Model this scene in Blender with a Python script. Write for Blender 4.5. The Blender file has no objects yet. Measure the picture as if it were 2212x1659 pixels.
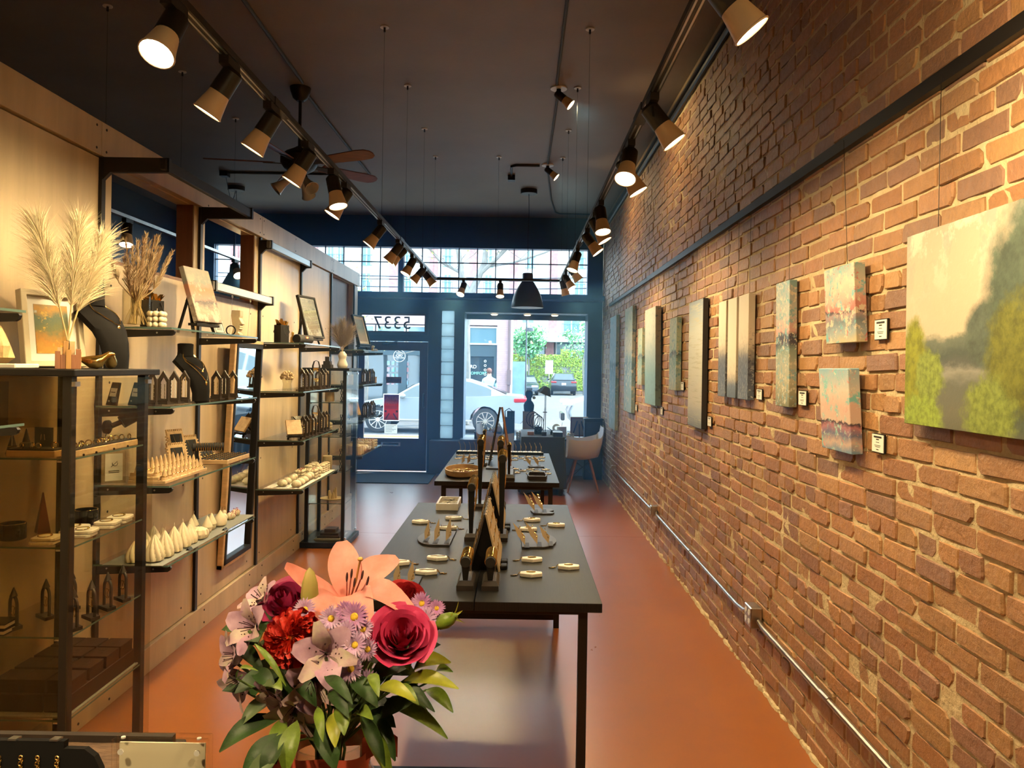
import bpy, bmesh, math, random
from mathutils import Vector, Matrix, Euler
from math import sin, cos, pi, radians as R
SC = bpy.context.scene
COL = SC.collection
rnd = random.Random(7)

# ---------------------------------------------------------------- camera
cd = bpy.data.cameras.new('camera'); cam = bpy.data.objects.new('camera', cd); COL.objects.link(cam)
cd.sensor_fit = 'HORIZONTAL'; cd.sensor_width = 36.0
cd.lens = 36.0 * 1650.0 / 2212.0
cd.shift_x = -14.0 / 2212.0; cd.shift_y = -35.5 / 2212.0
cd.clip_start = 0.05; cd.clip_end = 400
cam.matrix_world = Matrix.Translation((0, 0, 1.6)) @ Matrix.Rotation(R(90), 4, 'X') @ Matrix.Rotation(0.016, 4, 'Z')
SC.camera = cam

# ---------------------------------------------------------------- sky, sun, exposure
w = bpy.data.worlds.new('sky'); SC.world = w; w.use_nodes = True
bg = w.node_tree.nodes['Background']
bg.inputs[0].default_value = (0.56, 0.78, 1.0, 1); bg.inputs[1].default_value = 9.0
sd = bpy.data.lights.new('sun', 'SUN'); sun = bpy.data.objects.new('sun', sd); COL.objects.link(sun)
sd.energy = 11.0; sd.color = (1.0, 0.95, 0.86); sd.angle = R(0.6)
sun.rotation_euler = Vector((-.45, -.22, -.86)).to_track_quat('-Z','Y').to_euler()
vs = SC.view_settings
SC.display_settings.display_device = 'sRGB'
vs.view_transform = 'Standard'; vs.look = 'None'; vs.gamma = 1; vs.use_curve_mapping = False; vs.exposure = 0.12
SC.cycles.max_bounces = 7; SC.cycles.diffuse_bounces = 3; SC.cycles.glossy_bounces = 4
SC.cycles.transparent_max_bounces = 24; SC.cycles.transmission_bounces = 6
SC.cycles.sample_clamp_indirect = 6.0
SC.cycles.caustics_reflective = False; SC.cycles.caustics_refractive = False
SC.cycles.use_denoising = True

# ---------------------------------------------------------------- mesh helpers
class MB:
    def __init__(s):
        s.v = []; s.f = []; s.mi = []; s.m = 0; s.tint = None; s.tints = []
    def add(s, vs, fs):
        b = len(s.v); s.v += [tuple(p) for p in vs]
        for f in fs:
            s.f.append([i + b for i in f]); s.mi.append(s.m); s.tints.append(s.tint)
        return s
    def box(s, x0, x1, y0, y1, z0, z1):
        return s.add([(x0,y0,z0),(x1,y0,z0),(x1,y1,z0),(x0,y1,z0),(x0,y0,z1),(x1,y0,z1),(x1,y1,z1),(x0,y1,z1)],
                     [(3,2,1,0),(4,5,6,7),(0,1,5,4),(1,2,6,5),(2,3,7,6),(3,0,4,7)])
    def obox(s, M, sx, sy, sz):
        vs = [M @ Vector((a*sx/2, b*sy/2, c*sz/2)) for c in (-1,1) for a, b in ((-1,-1),(1,-1),(1,1),(-1,1))]
        return s.add(vs, [(3,2,1,0),(4,5,6,7),(0,1,5,4),(1,2,6,5),(2,3,7,6),(3,0,4,7)])
    def bar(s, a, b, w, h=None, up=(0,0,1)):
        a = Vector(a); b = Vector(b); h = h or w; d = (b - a); L = d.length; d = d.normalized(); u = Vector(up)
        if abs(d.dot(u)) > .98: u = Vector((1, 0, 0))
        x = d.cross(u).normalized(); z = x.cross(d)
        M = Matrix((x, d, z)).transposed().to_4x4(); M.translation = (a + b) / 2
        return s.obox(M, w, L, h)
    def cyl(s, a, b, r0, r1=None, n=12, cap=True):
        r1 = r0 if r1 is None else r1
        a = Vector(a); b = Vector(b); d = (b - a).normalized()
        u = Vector((0,0,1)) if abs(d.z) < .95 else Vector((1,0,0))
        x = d.cross(u).normalized(); y = d.cross(x)
        vs = []
        for c, r in ((a, r0), (b, r1)):
            vs += [c + (x*cos(2*pi*k/n) + y*sin(2*pi*k/n)) * r for k in range(n)]
        fs = [(k, (k+1) % n, n + (k+1) % n, n + k) for k in range(n)]
        if cap: fs += [tuple(range(n-1, -1, -1)), tuple(range(n, 2*n))]
        return s.add(vs, fs)
    def tube(s, pts, r, n=6, closed=False):
        P = [Vector(p) for p in pts]; m = len(P); rr = r if isinstance(r, (list, tuple)) else [r]*m
        t0 = (P[1]-P[0]).normalized(); u = Vector((0,0,1)) if abs(t0.z) < .9 else Vector((1,0,0))
        x = t0.cross(u).normalized(); vs = []
        for i in range(m):
            t = (P[(i+1) % m] - P[i-1]) if closed else (P[min(i+1, m-1)] - P[max(i-1, 0)])
            t = t.normalized(); x = (x - t * x.dot(t)).normalized(); y = t.cross(x)
            vs += [P[i] + (x*cos(2*pi*k/n) + y*sin(2*pi*k/n)) * rr[i] for k in range(n)]
        fs = []
        for i in range(m if closed else m-1):
            j = (i+1) % m
            fs += [(i*n+k, i*n+(k+1) % n, j*n+(k+1) % n, j*n+k) for k in range(n)]
        if not closed: fs += [tuple(range(n-1, -1, -1)), tuple(range((m-1)*n, m*n))]
        return s.add(vs, fs)
    def lathe(s, prof, n=16, c=(0,0,0), M=None, wob=None):
        c = Vector(c); vs = []; m = len(prof)
        for i, (r, z) in enumerate(prof):
            for k in range(n):
                a = 2*pi*k/n; q = r * (wob(a, i / max(1, m-1)) if wob else 1)
                p = Vector((q*cos(a), q*sin(a), z)); vs.append((M @ p if M else p) + c)
        fs = [(i*n+k, i*n+(k+1) % n, (i+1)*n+(k+1) % n, (i+1)*n+k) for i in range(m-1) for k in range(n)]
        fs += [tuple(range(n-1, -1, -1)), tuple(range((m-1)*n, m*n))]
        return s.add(vs, fs)
    def sph(s, c, r, n=12, m=8, M=None):
        rr = r if isinstance(r, (tuple, list)) else (r, r, r)
        vs = [];  c = Vector(c)
        for i in range(m+1):
            t = pi*(i+.02)/(m+.04) if 0 < i < m else (pi*.002 if i == 0 else pi*.998)
            for k in range(n):
                a = 2*pi*k/n
                p = Vector((rr[0]*sin(t)*cos(a), rr[1]*sin(t)*sin(a), rr[2]*cos(t))); vs.append((M @ p if M else p) + c)
        fs = [(i*n+k, (i+1)*n+k, (i+1)*n+(k+1) % n, i*n+(k+1) % n) for i in range(m) for k in range(n)]
        fs += [tuple(range(n)), tuple(range((m+1)*n-1, m*n-1, -1))]
        return s.add(vs, fs)
    def prism(s, pts, z0, z1, M=None):
        n = len(pts); vs = [Vector((x, y, z0)) for x, y in pts] + [Vector((x, y, z1)) for x, y in pts]
        if M: vs = [M @ p for p in vs]
        return s.add(vs, [tuple(range(n-1, -1, -1)), tuple(range(n, 2*n))] + [(k, (k+1) % n, n+(k+1) % n, n+k) for k in range(n)])
    def ring(s, pts, hole, z0, z1, M=None):   # prism with a same-count hole
        n = len(pts); vs = [Vector((x, y, z)) for z in (z0, z1) for P in (pts, hole) for x, y in P]
        if M: vs = [M @ p for p in vs]
        fs = []
        for k in range(n):
            j = (k+1) % n
            fs += [(k, n+k, n+j, j), (2*n+k, 2*n+j, 3*n+j, 3*n+k), (k, j, 2*n+j, 2*n+k), (n+k, 3*n+k, 3*n+j, n+j)]
        return s.add(vs, fs)
    def grid(s, fn, nu, nv):
        vs = [fn(i/nu, j/nv) for i in range(nu+1) for j in range(nv+1)]
        return s.add(vs, [(i*(nv+1)+j, (i+1)*(nv+1)+j, (i+1)*(nv+1)+j+1, i*(nv+1)+j+1) for i in range(nu) for j in range(nv)])
    def torus(s, c, r, t, M=None, n=20, m=6):
        pts = [Vector((r*cos(2*pi*k/n), r*sin(2*pi*k/n), 0)) for k in range(n)]
        return s.tube([(M @ p if M else p) + Vector(c) for p in pts], t, m, True)
    def mesh(s, name, mats, bevel=0, smooth=35):
        me = bpy.data.meshes.new(name); me.from_pydata(s.v, [], s.f)
        for m in (mats if isinstance(mats, (list, tuple)) else [mats]): me.materials.append(m)
        if any(s.mi): me.polygons.foreach_set('material_index', s.mi)
        if bevel:
            bm = bmesh.new(); bm.from_mesh(me)
            es = [e for e in bm.edges if len(e.link_faces) == 2 and e.calc_face_angle(0) > .5]
            bmesh.ops.bevel(bm, geom=es, offset=bevel, segments=1, affect='EDGES', clamp_overlap=True)
            bm.to_mesh(me); bm.free()
        elif any(t is not None for t in s.tints):
            at = me.attributes.new('tint', 'FLOAT_COLOR', 'FACE')
            at.data.foreach_set('color', [c for t in s.tints for c in ((t or (1,1,1)) + (1,))])
        if smooth:
            me.polygons.foreach_set('use_smooth', [True]*len(me.polygons)); me.set_sharp_from_angle(angle=R(smooth))
        me.update(); return me
    def build(s, name, mats, parent=None, bevel=0, smooth=35, loc=None):
        o = bpy.data.objects.new(name, s.mesh(name, mats, bevel, smooth)); COL.objects.link(o)
        if parent: o.parent = parent
        if loc: o.location = loc
        return o

def tag(o, label, cat, group=None, kind=None):
    o['label'] = label; o['category'] = cat
    if group: o['group'] = group
    if kind: o['kind'] = kind
    return o
def thing(name, label, cat, loc=(0,0,0), rz=0, group=None, rot=None):
    o = bpy.data.objects.new(name, None); COL.objects.link(o); o.empty_display_size = .05
    o.location = loc; o.rotation_euler = rot if rot else (0, 0, rz)
    return tag(o, label, cat, group)
KIDS = {}
def kids(o): return [c for c in COL.objects if c.parent == o]
def dup(root, loc, rz=None, label=None, group=None, scale=None):
    r = root.copy(); COL.objects.link(r); r.location = loc
    if rz is not None: r.rotation_euler = (0, 0, rz)
    if label: r['label'] = label
    if group: r['group'] = group
    if scale: r.scale = (scale, scale, scale) if isinstance(scale, (int, float)) else scale
    if root.name not in KIDS: KIDS[root.name] = [(c, list(c.children)) for c in root.children]
    for c, gs in KIDS[root.name]:
        d = c.copy(); COL.objects.link(d); d.parent = r
        for g in gs:
            e = g.copy(); COL.objects.link(e); e.parent = d
    return r
def struct(o, **k):
    o['kind'] = 'structure'
    return o
ORD = ['first','second','third','fourth','fifth','sixth','seventh','eighth','ninth','tenth','eleventh','twelfth','thirteenth','fourteenth','fifteenth','sixteenth','seventeenth','eighteenth']

# ---------------------------------------------------------------- materials
def mat(name, col, rough=.5, metal=0, var=0, scale=8, stretch=(1,1,1), bump=0, bscale=None, spec=.5, emit=0, ecol=None, tint=False, coat=0, col2=None, sheen=0, sss=0, alpha=None, trans=0):
    m = bpy.data.materials.new(name); m.use_nodes = True; nt = m.node_tree; N = nt.nodes; L = nt.links
    b = N['Principled BSDF']; b.inputs['Base Color'].default_value = (*col, 1); b.inputs['Roughness'].default_value = rough
    b.inputs['Metallic'].default_value = metal; b.inputs['Specular IOR Level'].default_value = spec
    if coat: b.inputs['Coat Weight'].default_value = coat; b.inputs['Coat Roughness'].default_value = .1
    if sheen: b.inputs['Sheen Weight'].default_value = sheen
    if trans: b.inputs['Transmission Weight'].default_value = trans
    if sss:
        b.inputs['Subsurface Weight'].default_value = sss; b.inputs['Subsurface Radius'].default_value = (.02, .012, .006)
    if emit:
        b.inputs['Emission Color'].default_value = (*(ecol or col), 1); b.inputs['Emission Strength'].default_value = emit
    src = None
    if var or bump:
        tc = N.new('ShaderNodeTexCoord'); mp = N.new('ShaderNodeMapping'); mp.inputs['Scale'].default_value = stretch
        L.new(tc.outputs['Object'], mp.inputs['Vector'])
    if var:
        nz = N.new('ShaderNodeTexNoise'); nz.inputs['Scale'].default_value = scale; nz.inputs['Detail'].default_value = 6
        nz.inputs['Roughness'].default_value = .6
        L.new(mp.outputs[0], nz.inputs['Vector'])
        cr = N.new('ShaderNodeValToRGB'); L.new(nz.outputs['Fac'], cr.inputs[0])
        c2 = col2 or tuple(max(0, c*(1-var)) for c in col); c1 = tuple(min(1, c*(1+var*.6)) for c in col) if not col2 else col
        cr.color_ramp.elements[0].position = .32; cr.color_ramp.elements[1].position = .68
        cr.color_ramp.elements[0].color = (*c2, 1); cr.color_ramp.elements[1].color = (*c1, 1)
        src = cr.outputs[0]; L.new(src, b.inputs['Base Color'])
    if tint:
        at = N.new('ShaderNodeAttribute'); at.attribute_name = 'tint'; mx = N.new('ShaderNodeMix'); mx.data_type = 'RGBA'; mx.blend_type = 'MULTIPLY'
        mx.inputs[0].default_value = 1
        if src: L.new(src, mx.inputs[6])
        else: mx.inputs[6].default_value = (*col, 1)
        L.new(at.outputs['Color'], mx.inputs[7]); L.new(mx.outputs[2], b.inputs['Base Color'])
    if bump:
        n2 = N.new('ShaderNodeTexNoise'); n2.inputs['Scale'].default_value = bscale or scale*3; n2.inputs['Detail'].default_value = 8
        L.new(mp.outputs[0], n2.inputs['Vector'])
        bp = N.new('ShaderNodeBump'); bp.inputs['Strength'].default_value = bump; bp.inputs['Distance'].default_value = .01
        L.new(n2.outputs['Fac'], bp.inputs['Height']); L.new(bp.outputs[0], b.inputs['Normal'])
    return m
def glass(name, tint=(1,1,1), refl=.5, rough=0.02, ior=1.45):
    m = bpy.data.materials.new(name); m.use_nodes = True; nt = m.node_tree; N = nt.nodes; L = nt.links
    N.remove(N['Principled BSDF']); out = N['Material Output']
    t = N.new('ShaderNodeBsdfTransparent'); t.inputs[0].default_value = (*tint, 1)
    g = N.new('ShaderNodeBsdfGlossy'); g.inputs['Roughness'].default_value = rough
    fr = N.new('ShaderNodeFresnel'); ge = N.new('ShaderNodeNewGeometry'); mi = N.new('ShaderNodeMath'); mi.operation = 'MULTIPLY_ADD'
    mi.inputs[1].default_value = 1/ior - ior; mi.inputs[2].default_value = ior; L.new(ge.outputs['Backfacing'], mi.inputs[0]); L.new(mi.outputs[0], fr.inputs[0])
    ml = N.new('ShaderNodeMath'); ml.operation = 'MULTIPLY'; ml.inputs[1].default_value = refl; L.new(fr.outputs[0], ml.inputs[0])
    mx = N.new('ShaderNodeMixShader'); L.new(ml.outputs[0], mx.inputs[0]); L.new(t.outputs[0], mx.inputs[1]); L.new(g.outputs[0], mx.inputs[2])
    L.new(mx.outputs[0], out.inputs[0]); return m
def translucent(name, col, amt=.6, gloss=.06, rough=.15):
    m = bpy.data.materials.new(name); m.use_nodes = True; nt = m.node_tree; N = nt.nodes; L = nt.links; b = N['Principled BSDF']; b.inputs['Base Color'].default_value = (*col, 1); b.inputs['Roughness'].default_value = rough
    t = N.new('ShaderNodeBsdfTranslucent'); t.inputs[0].default_value = (*col, 1); mx = N.new('ShaderNodeMixShader'); mx.inputs[0].default_value = amt
    L.new(b.outputs[0], mx.inputs[1]); L.new(t.outputs[0], mx.inputs[2]); L.new(mx.outputs[0], N['Material Output'].inputs[0]); return m
def node_mat(name, rough=.6):
    m = bpy.data.materials.new(name); m.use_nodes = True; nt = m.node_tree
    nt.nodes['Principled BSDF'].inputs['Roughness'].default_value = rough
    return m, nt.nodes, nt.links, nt.nodes['Principled BSDF']

M = {}
M['black'] = mat('black_paint', (.010,.009,.009), .5, spec=.25)
M['black_metal'] = mat('black_metal', (.013,.011,.010), .42, 0, spec=.35)
M['black_gloss'] = mat('black_gloss', (.012,.011,.011), .16)
M['velvet'] = mat('black_velvet', (.011,.010,.010), .8, spec=.12)
M['ply'] = mat('birch_plywood', (.60,.46,.29), .42, var=.18, scale=2.2, stretch=(3,3,.35), bump=.05, bscale=30)
M['ply_edge'] = mat('red_brown_jamb', (.22,.09,.045), .5, var=.2, scale=5, stretch=(4,4,.4))
M['slate'] = mat('glare_blue_frame_paint', (.020,.070,.150), .42, var=.15, scale=3)  # near-black frame paint with the blue of the window glare put into its colour
M['dark_wall'] = mat('dark_grey_wall', (.045,.05,.05), .6, var=.12, scale=2)
M['ceiling'] = mat('dark_ceiling_paint', (.22,.185,.15), .55, var=.14, scale=1.2, bump=.1, bscale=40)
M['door'] = mat('brown_door_paint', (.075,.036,.034), .45, var=.15, scale=4)
M['glass'] = glass('clear_glass', (.97,.985,.98), .55)
M['case_glass'] = glass('case_glass', (.93,.92,.86), .75)
M['window_glass'] = glass('window_glass', (.95,.98,1.0), .5)
M['glass_edge'] = mat('glass_edge', (.10,.16,.14), .15)
M['white'] = mat('white_plastic', (.75,.73,.7), .4)
M['paper'] = mat('white_paper', (.8,.77,.7), .7)
M['gold'] = mat('polished_gold', (.83,.58,.20), .18, 1)
M['brass'] = mat('thin_gold_chain', (.75,.52,.2), .3, 1)
M['silver'] = mat('silver_metal', (.62,.62,.62), .28, 1)
M['steel'] = mat('galvanised_conduit', (.55,.52,.48), .3, 1, var=.2, scale=14)
M['bulb'] = mat('tan_lamp_reflector', (.62,.47,.32), .45)
M['lens'] = mat('lamp_lens', (1,.86,.62), .3, emit=14, ecol=(1.0,.80,.50))
M['cream'] = mat('cream_wax', (.80,.66,.42), .45, var=.08, scale=20, sss=.15)
M['wax'] = mat('pale_wax', (.80,.70,.50), .5, var=.06, scale=18, sss=.15)
M['wick'] = mat('cotton_wick', (.75,.68,.55), .8)
M['red'] = mat('red_ribbon', (.42,.02,.03), .6)
M['wood'] = mat('light_wood', (.62,.42,.22), .5, var=.2, scale=6, stretch=(1,6,6))
M['wood2'] = mat('reddish_wood', (.33,.14,.07), .5, var=.22, scale=6, stretch=(6,6,1))
M['wood3'] = mat('honey_wood', (.5,.27,.09), .45, var=.2, scale=6, stretch=(6,6,1))
M['darkwood'] = mat('dark_stained_wood', (.035,.026,.022), .42, var=.3, scale=9, stretch=(1,8,1))
M['table'] = mat('black_brown_table', (.012,.011,.011), .42, spec=.28, var=.35, scale=14, stretch=(14,.7,1), bump=.04, bscale=60)
M['marble'] = mat('cream_stone', (.84,.79,.70), .35, var=.06, scale=30)
M['card'] = mat('kraft_card', (.48,.36,.22), .7)
M['grey_cloth'] = mat('grey_cloth', (.26,.27,.26), .85, bump=.2, bscale=200)
M['mirror'] = mat('mirror_glass', (.86,.88,.88), .02, 1)
M['rubber'] = mat('black_rubber', (.02,.02,.02), .8)
M['wall_paint'] = mat('tan_paint', (.30,.22,.13), .8)
# ================================================================ ROOM SHELL
XR, XL, FY, CZ = 1.252, -1.9, 11.5, 3.86
# floor: stained concrete in two pours with a saw-cut joint
mf, N, L, b = node_mat('stained_concrete', .3)
tc = N.new('ShaderNodeTexCoord')
def noise(N, L, tc, scale, detail=6, rough=.6, st=(1,1,1)):
    mp = N.new('ShaderNodeMapping'); mp.inputs['Scale'].default_value = st; L.new(tc.outputs['Object'], mp.inputs[0])
    n = N.new('ShaderNodeTexNoise'); n.inputs['Scale'].default_value = scale; n.inputs['Detail'].default_value = detail; n.inputs['Roughness'].default_value = rough
    L.new(mp.outputs[0], n.inputs['Vector']); return n
def ramp(N, L, fac, stops):
    r = N.new('ShaderNodeValToRGB'); e = r.color_ramp.elements
    while len(e) < len(stops): e.new(.5)
    for i, (p, c) in enumerate(stops): e[i].position = p; e[i].color = (*c, 1)
    L.new(fac, r.inputs[0]); return r
n1 = noise(N, L, tc, .9); r1 = ramp(N, L, n1.outputs[0], [(.25,(.27,.080,.018)),(.55,(.32,.098,.020)),(.8,(.36,.117,.024))])
n2 = noise(N, L, tc, 3, 9, .6, (1,.5,1)); r2 = ramp(N, L, n2.outputs[0], [(.2,(.86,.86,.86)),(.8,(1,1,1))])
mx = N.new('ShaderNodeMix'); mx.data_type = 'RGBA'; mx.blend_type = 'MULTIPLY'; mx.inputs[0].default_value = .6
L.new(r1.outputs[0], mx.inputs[6]); L.new(r2.outputs[0], mx.inputs[7]); L.new(mx.outputs[2], b.inputs['Base Color'])
r3 = ramp(N, L, n2.outputs[0], [(.2,(.26,.26,.26)),(.8,(.34,.34,.34))]); L.new(r3.outputs[0], b.inputs['Roughness'])
b.inputs['Coat Weight'].default_value = .32; b.inputs['Coat Roughness'].default_value = .30
M['floor'] = mf
fl = MB(); fl.box(-5.3, 1.5, -1.7, 7.288, -.1, 0); fl.box(-5.3, 1.5, 7.292, 11.9, -.1, 0)
struct(fl.build('floor', mf, smooth=0))
ce = MB(); ce.box(-5.3, 1.5, -1.7, 11.9, CZ, CZ+.15)
struct(ce.build('ceiling', M['ceiling'], smooth=0))

# ---- right wall: mortar bed, bricks one by one
mm, N, L, b = node_mat('sandy_mortar', .9)
tc = N.new('ShaderNodeTexCoord'); n1 = noise(N, L, tc, 9, 10, .7)
r1 = ramp(N, L, n1.outputs[0], [(.3,(.42,.32,.18)),(.5,(.56,.44,.26)),(.7,(.64,.52,.33))]); L.new(r1.outputs[0], b.inputs['Base Color'])
n2 = noise(N, L, tc, 60, 8); bp = N.new('ShaderNodeBump'); bp.inputs['Strength'].default_value = .8; bp.inputs['Distance'].default_value = .01
L.new(n2.outputs[0], bp.inputs['Height']); L.new(bp.outputs[0], b.inputs['Normal'])
M['mortar'] = mm
mb_, N, L, b = node_mat('old_red_brick', .42)
tc = N.new('ShaderNodeTexCoord'); n1 = noise(N, L, tc, 16, 12, .75)
r1 = ramp(N, L, n1.outputs[0], [(.25,(.70,.68,.66)),(.5,(.95,.95,.95)),(.75,(1.12,1.08,1.0))])
at = N.new('ShaderNodeAttribute'); at.attribute_name = 'tint'
mx = N.new('ShaderNodeMix'); mx.data_type = 'RGBA'; mx.blend_type = 'MULTIPLY'; mx.inputs[0].default_value = 1
L.new(r1.outputs[0], mx.inputs[6]); L.new(at.outputs['Color'], mx.inputs[7]); L.new(mx.outputs[2], b.inputs['Base Color'])
n2 = noise(N, L, tc, 45, 10, .65); bp = N.new('ShaderNodeBump'); bp.inputs['Strength'].default_value = .75; bp.inputs['Distance'].default_value = .010
L.new(n2.outputs[0], bp.inputs['Height']); L.new(bp.outputs[0], b.inputs['Normal'])
r3 = ramp(N, L, n2.outputs[0], [(.3,(.30,.30,.30)),(.7,(.52,.52,.52))]); L.new(r3.outputs[0], b.inputs['Roughness'])
M['brick'] = mb_
BTOP = 3.645
wr = MB(); wr.box(1.274, 1.5, -1.7, 11.9, BTOP, CZ); wr.box(1.29, 1.5, -1.7, 11.9, -.05, BTOP)
wr.m = 1
ny, nz = 170, 62
def mort(i, j):
    y = 1.3 + 10.2*i; z = BTOP*j
    return (1.2555 + rnd.uniform(-.003, .0035) - (.001 if z < .9 else 0), y, z)
wr.grid(mort, ny, nz)
wr.box(1.25, 1.29, -1.7, 1.3, 0, BTOP)
wall_r = struct(wr.build('wall_right', [M['wall_paint'], M['mortar']], smooth=0))
PAL = [(.38,.190,.082),(.37,.180,.076),(.40,.206,.088),(.36,.170,.074),(.38,.198,.094),(.33,.165,.088),(.42,.225,.098),(.28,.150,.095)]
def brick_mesh(mb, c, L_, H_, r):
    xf = 1.249 + r.uniform(-.004, .005); y0, y1, z0, z1 = c[0]-L_/2, c[0]+L_/2, c[1]-H_/2, c[1]+H_/2
    out = []
    for (cy, cz, sy, sz) in ((y0,z0,1,1),(y1,z0,-1,1),(y1,z1,-1,-1),(y0,z1,1,-1)):
        ch = r.uniform(.002,.006) if r.random() < .75 else r.uniform(.01,.022)
        ch2 = min(ch*r.uniform(.6,1.4), H_*.4); j = lambda: r.uniform(-.003,.003)
        a = (cy + sy*ch + j(), cz + j()); d = (cy + j(), cz + sz*ch2 + j())
        out += [d, a] if (sy*sz > 0) else [a, d]
    tilt = r.uniform(-.02, .02); cy_ = c[0]
    ins = .004
    def P(p, x, k): return (x + (p[0]-cy_)*tilt, p[0] + (c[0]-p[0])*k, p[1] + (c[1]-p[1])*k*1.6)
    vs = [P(p, xf, .05) for p in out] + [P(p, xf+.005, 0) for p in out] + [P(p, xf+.04, 0) for p in out]
    g_ = r.uniform(.84,1.14); mb.tint = tuple(v*g_*r.uniform(.97,1.03) for v in r.choice(PAL))
    fs = [tuple(range(8))] + [(8+k, 8+(k+1) % 8, (k+1) % 8, k) for k in range(8)] + [(16+k, 16+(k+1) % 8, 8+(k+1) % 8, 8+k) for k in range(8)]
    mb.add(vs, [f[::-1] for f in fs])
PITCH, JO = .0695, .0115
blist = []
for k in range(int(BTOP/PITCH)):
    hdr = (k % 6 == 3)
    ln = .103 if hdr else .208
    y = 1.32 + (.054 if hdr else (.108 if k % 2 else 0)) - rnd.uniform(0, .03)
    while y < 11.44:
        l_ = ln * rnd.uniform(.96, 1.05)
        if not hdr and rnd.random() < .07: l_ = ln*.55
        if y + l_ > 11.47: break
        blist.append((y + l_/2, .004 + (k+.5)*PITCH + rnd.uniform(-.0025,.0025), l_, PITCH - JO + rnd.uniform(-.003,.003)))
        y += l_ + JO*rnd.uniform(.7,1.3)
def vis(bk):
    y, z, l_, h = bk; x = 1120 + 1250*1.65/y - .016*(1.6-z)*1650/y; yy = 794 + (1.6-z)*1650/y
    if not (0 < x < 2190 and 10 < yy < 1640): return 0
    if 1.44 < z < 2.04 and y < 2.42: return 0
    return l_*h/y**3
blist.sort(key=vis, reverse=True)
field = MB()
for i, bk in enumerate(blist):
    r = random.Random(i*13+5)
    if i < 300:
        mb = MB(); brick_mesh(mb, bk[:2], bk[2], bk[3], r); mb.build('brick', M['brick'], wall_r, smooth=0)
    else: brick_mesh(field, bk[:2], bk[2], bk[3], r)
o = field.build('brick_field', M['brick'], wall_r, smooth=0); o['kind'] = 'stuff'
# crumbly mortar foot along the floor
ft = MB()
for i in range(420):
    y = rnd.uniform(1.4, 11.4); s_ = rnd.choice((.006,.009,.012,.018,.024))*rnd.uniform(.7,1.2)
    ft.sph((1.249, y, .002), (s_*rnd.uniform(.5,.9), s_*rnd.uniform(1,3.5), s_*rnd.uniform(.4,1.1)), 6, 4)
o = ft.build('mortar_crust', M['mortar'], wall_r); o['kind'] = 'stuff'

# ---- other shell walls
struct(MB().box(-5.3, -5.15, -1.7, 11.9, 0, CZ).build('wall_left_far', M['dark_wall'], smooth=0)).name = 'wall_far_left'
struct(MB().box(-5.3, 1.5, -1.7, -1.55, 0, CZ).build('wall_back', mat('warm_back_wall', (.45,.33,.2), .7, var=.1), smooth=0))

# ---- front wall with openings
def holes_wall(mb, x0, x1, z0, z1, y0, y1, holes):
    xs = sorted({x0, x1, *[h[0] for h in holes], *[h[1] for h in holes]}); zs = sorted({z0, z1, *[h[2] for h in holes], *[h[3] for h in holes]})
    for a, b_ in zip(xs, xs[1:]):
        run = None
        for c, d in zip(zs, zs[1:]):
            hole = any(h[0]-1e-6 <= a and b_ <= h[1]+1e-6 and h[2]-1e-6 <= c and d <= h[3]+1e-6 for h in holes)
            if hole:
                if run: mb.box(a, b_, y0, y1, *run); run = None
            else: run = (run[0], d) if run else (c, d)
        if run: mb.box(a, b_, y0, y1, *run)
TR = (-4.6, 1.015, 2.71, 3.385); NT = (-2.40, -1.40, 2.095, 2.385); DR = (-2.43, -1.365, 0, 1.968)
GB = (-1.168, -.976, .515, 2.44); DW = (-.818, 1.033, .53, 2.42)
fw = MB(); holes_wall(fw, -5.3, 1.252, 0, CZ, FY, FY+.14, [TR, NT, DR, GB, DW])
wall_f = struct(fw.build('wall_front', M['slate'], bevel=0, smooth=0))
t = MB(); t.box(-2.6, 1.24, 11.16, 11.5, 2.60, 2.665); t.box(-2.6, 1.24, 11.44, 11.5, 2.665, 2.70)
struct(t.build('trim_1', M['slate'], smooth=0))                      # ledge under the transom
t = MB()
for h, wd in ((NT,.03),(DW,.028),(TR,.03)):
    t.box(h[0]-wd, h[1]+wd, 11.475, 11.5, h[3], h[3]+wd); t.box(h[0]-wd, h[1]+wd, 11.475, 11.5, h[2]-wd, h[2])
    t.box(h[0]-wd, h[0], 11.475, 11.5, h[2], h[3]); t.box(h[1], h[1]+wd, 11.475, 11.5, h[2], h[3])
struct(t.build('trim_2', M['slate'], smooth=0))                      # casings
# transom: lead bars and panes
ts = MB(); n = 20; pw = (TR[1]-TR[0]-.08)/n
xs = []
x = TR[0]
for i in range(n):
    if i == 10: ts.box(x, x+.08, FY-.02, FY+.06, TR[2], TR[3]); x += .08
    xs.append(x); x += pw
for x in xs: ts.box(x-.008, x+.008, FY+.02, FY+.045, TR[2], TR[3])
ts.box(TR[0], TR[1], FY+.022, FY+.043, 3.155, 3.170); ts.box(TR[0], TR[1], FY+.022, FY+.043, 2.90, 2.908)
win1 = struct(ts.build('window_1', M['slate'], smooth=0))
for x in xs:
    for z0, z1 in ((TR[2], 2.90), (2.908, 3.155), (3.17, TR[3])):
        MB().box(x+.008, x+pw-.008, FY+.03, FY+.034, z0, z1).build('pane', M['window_glass'], win1, smooth=0)
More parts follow.
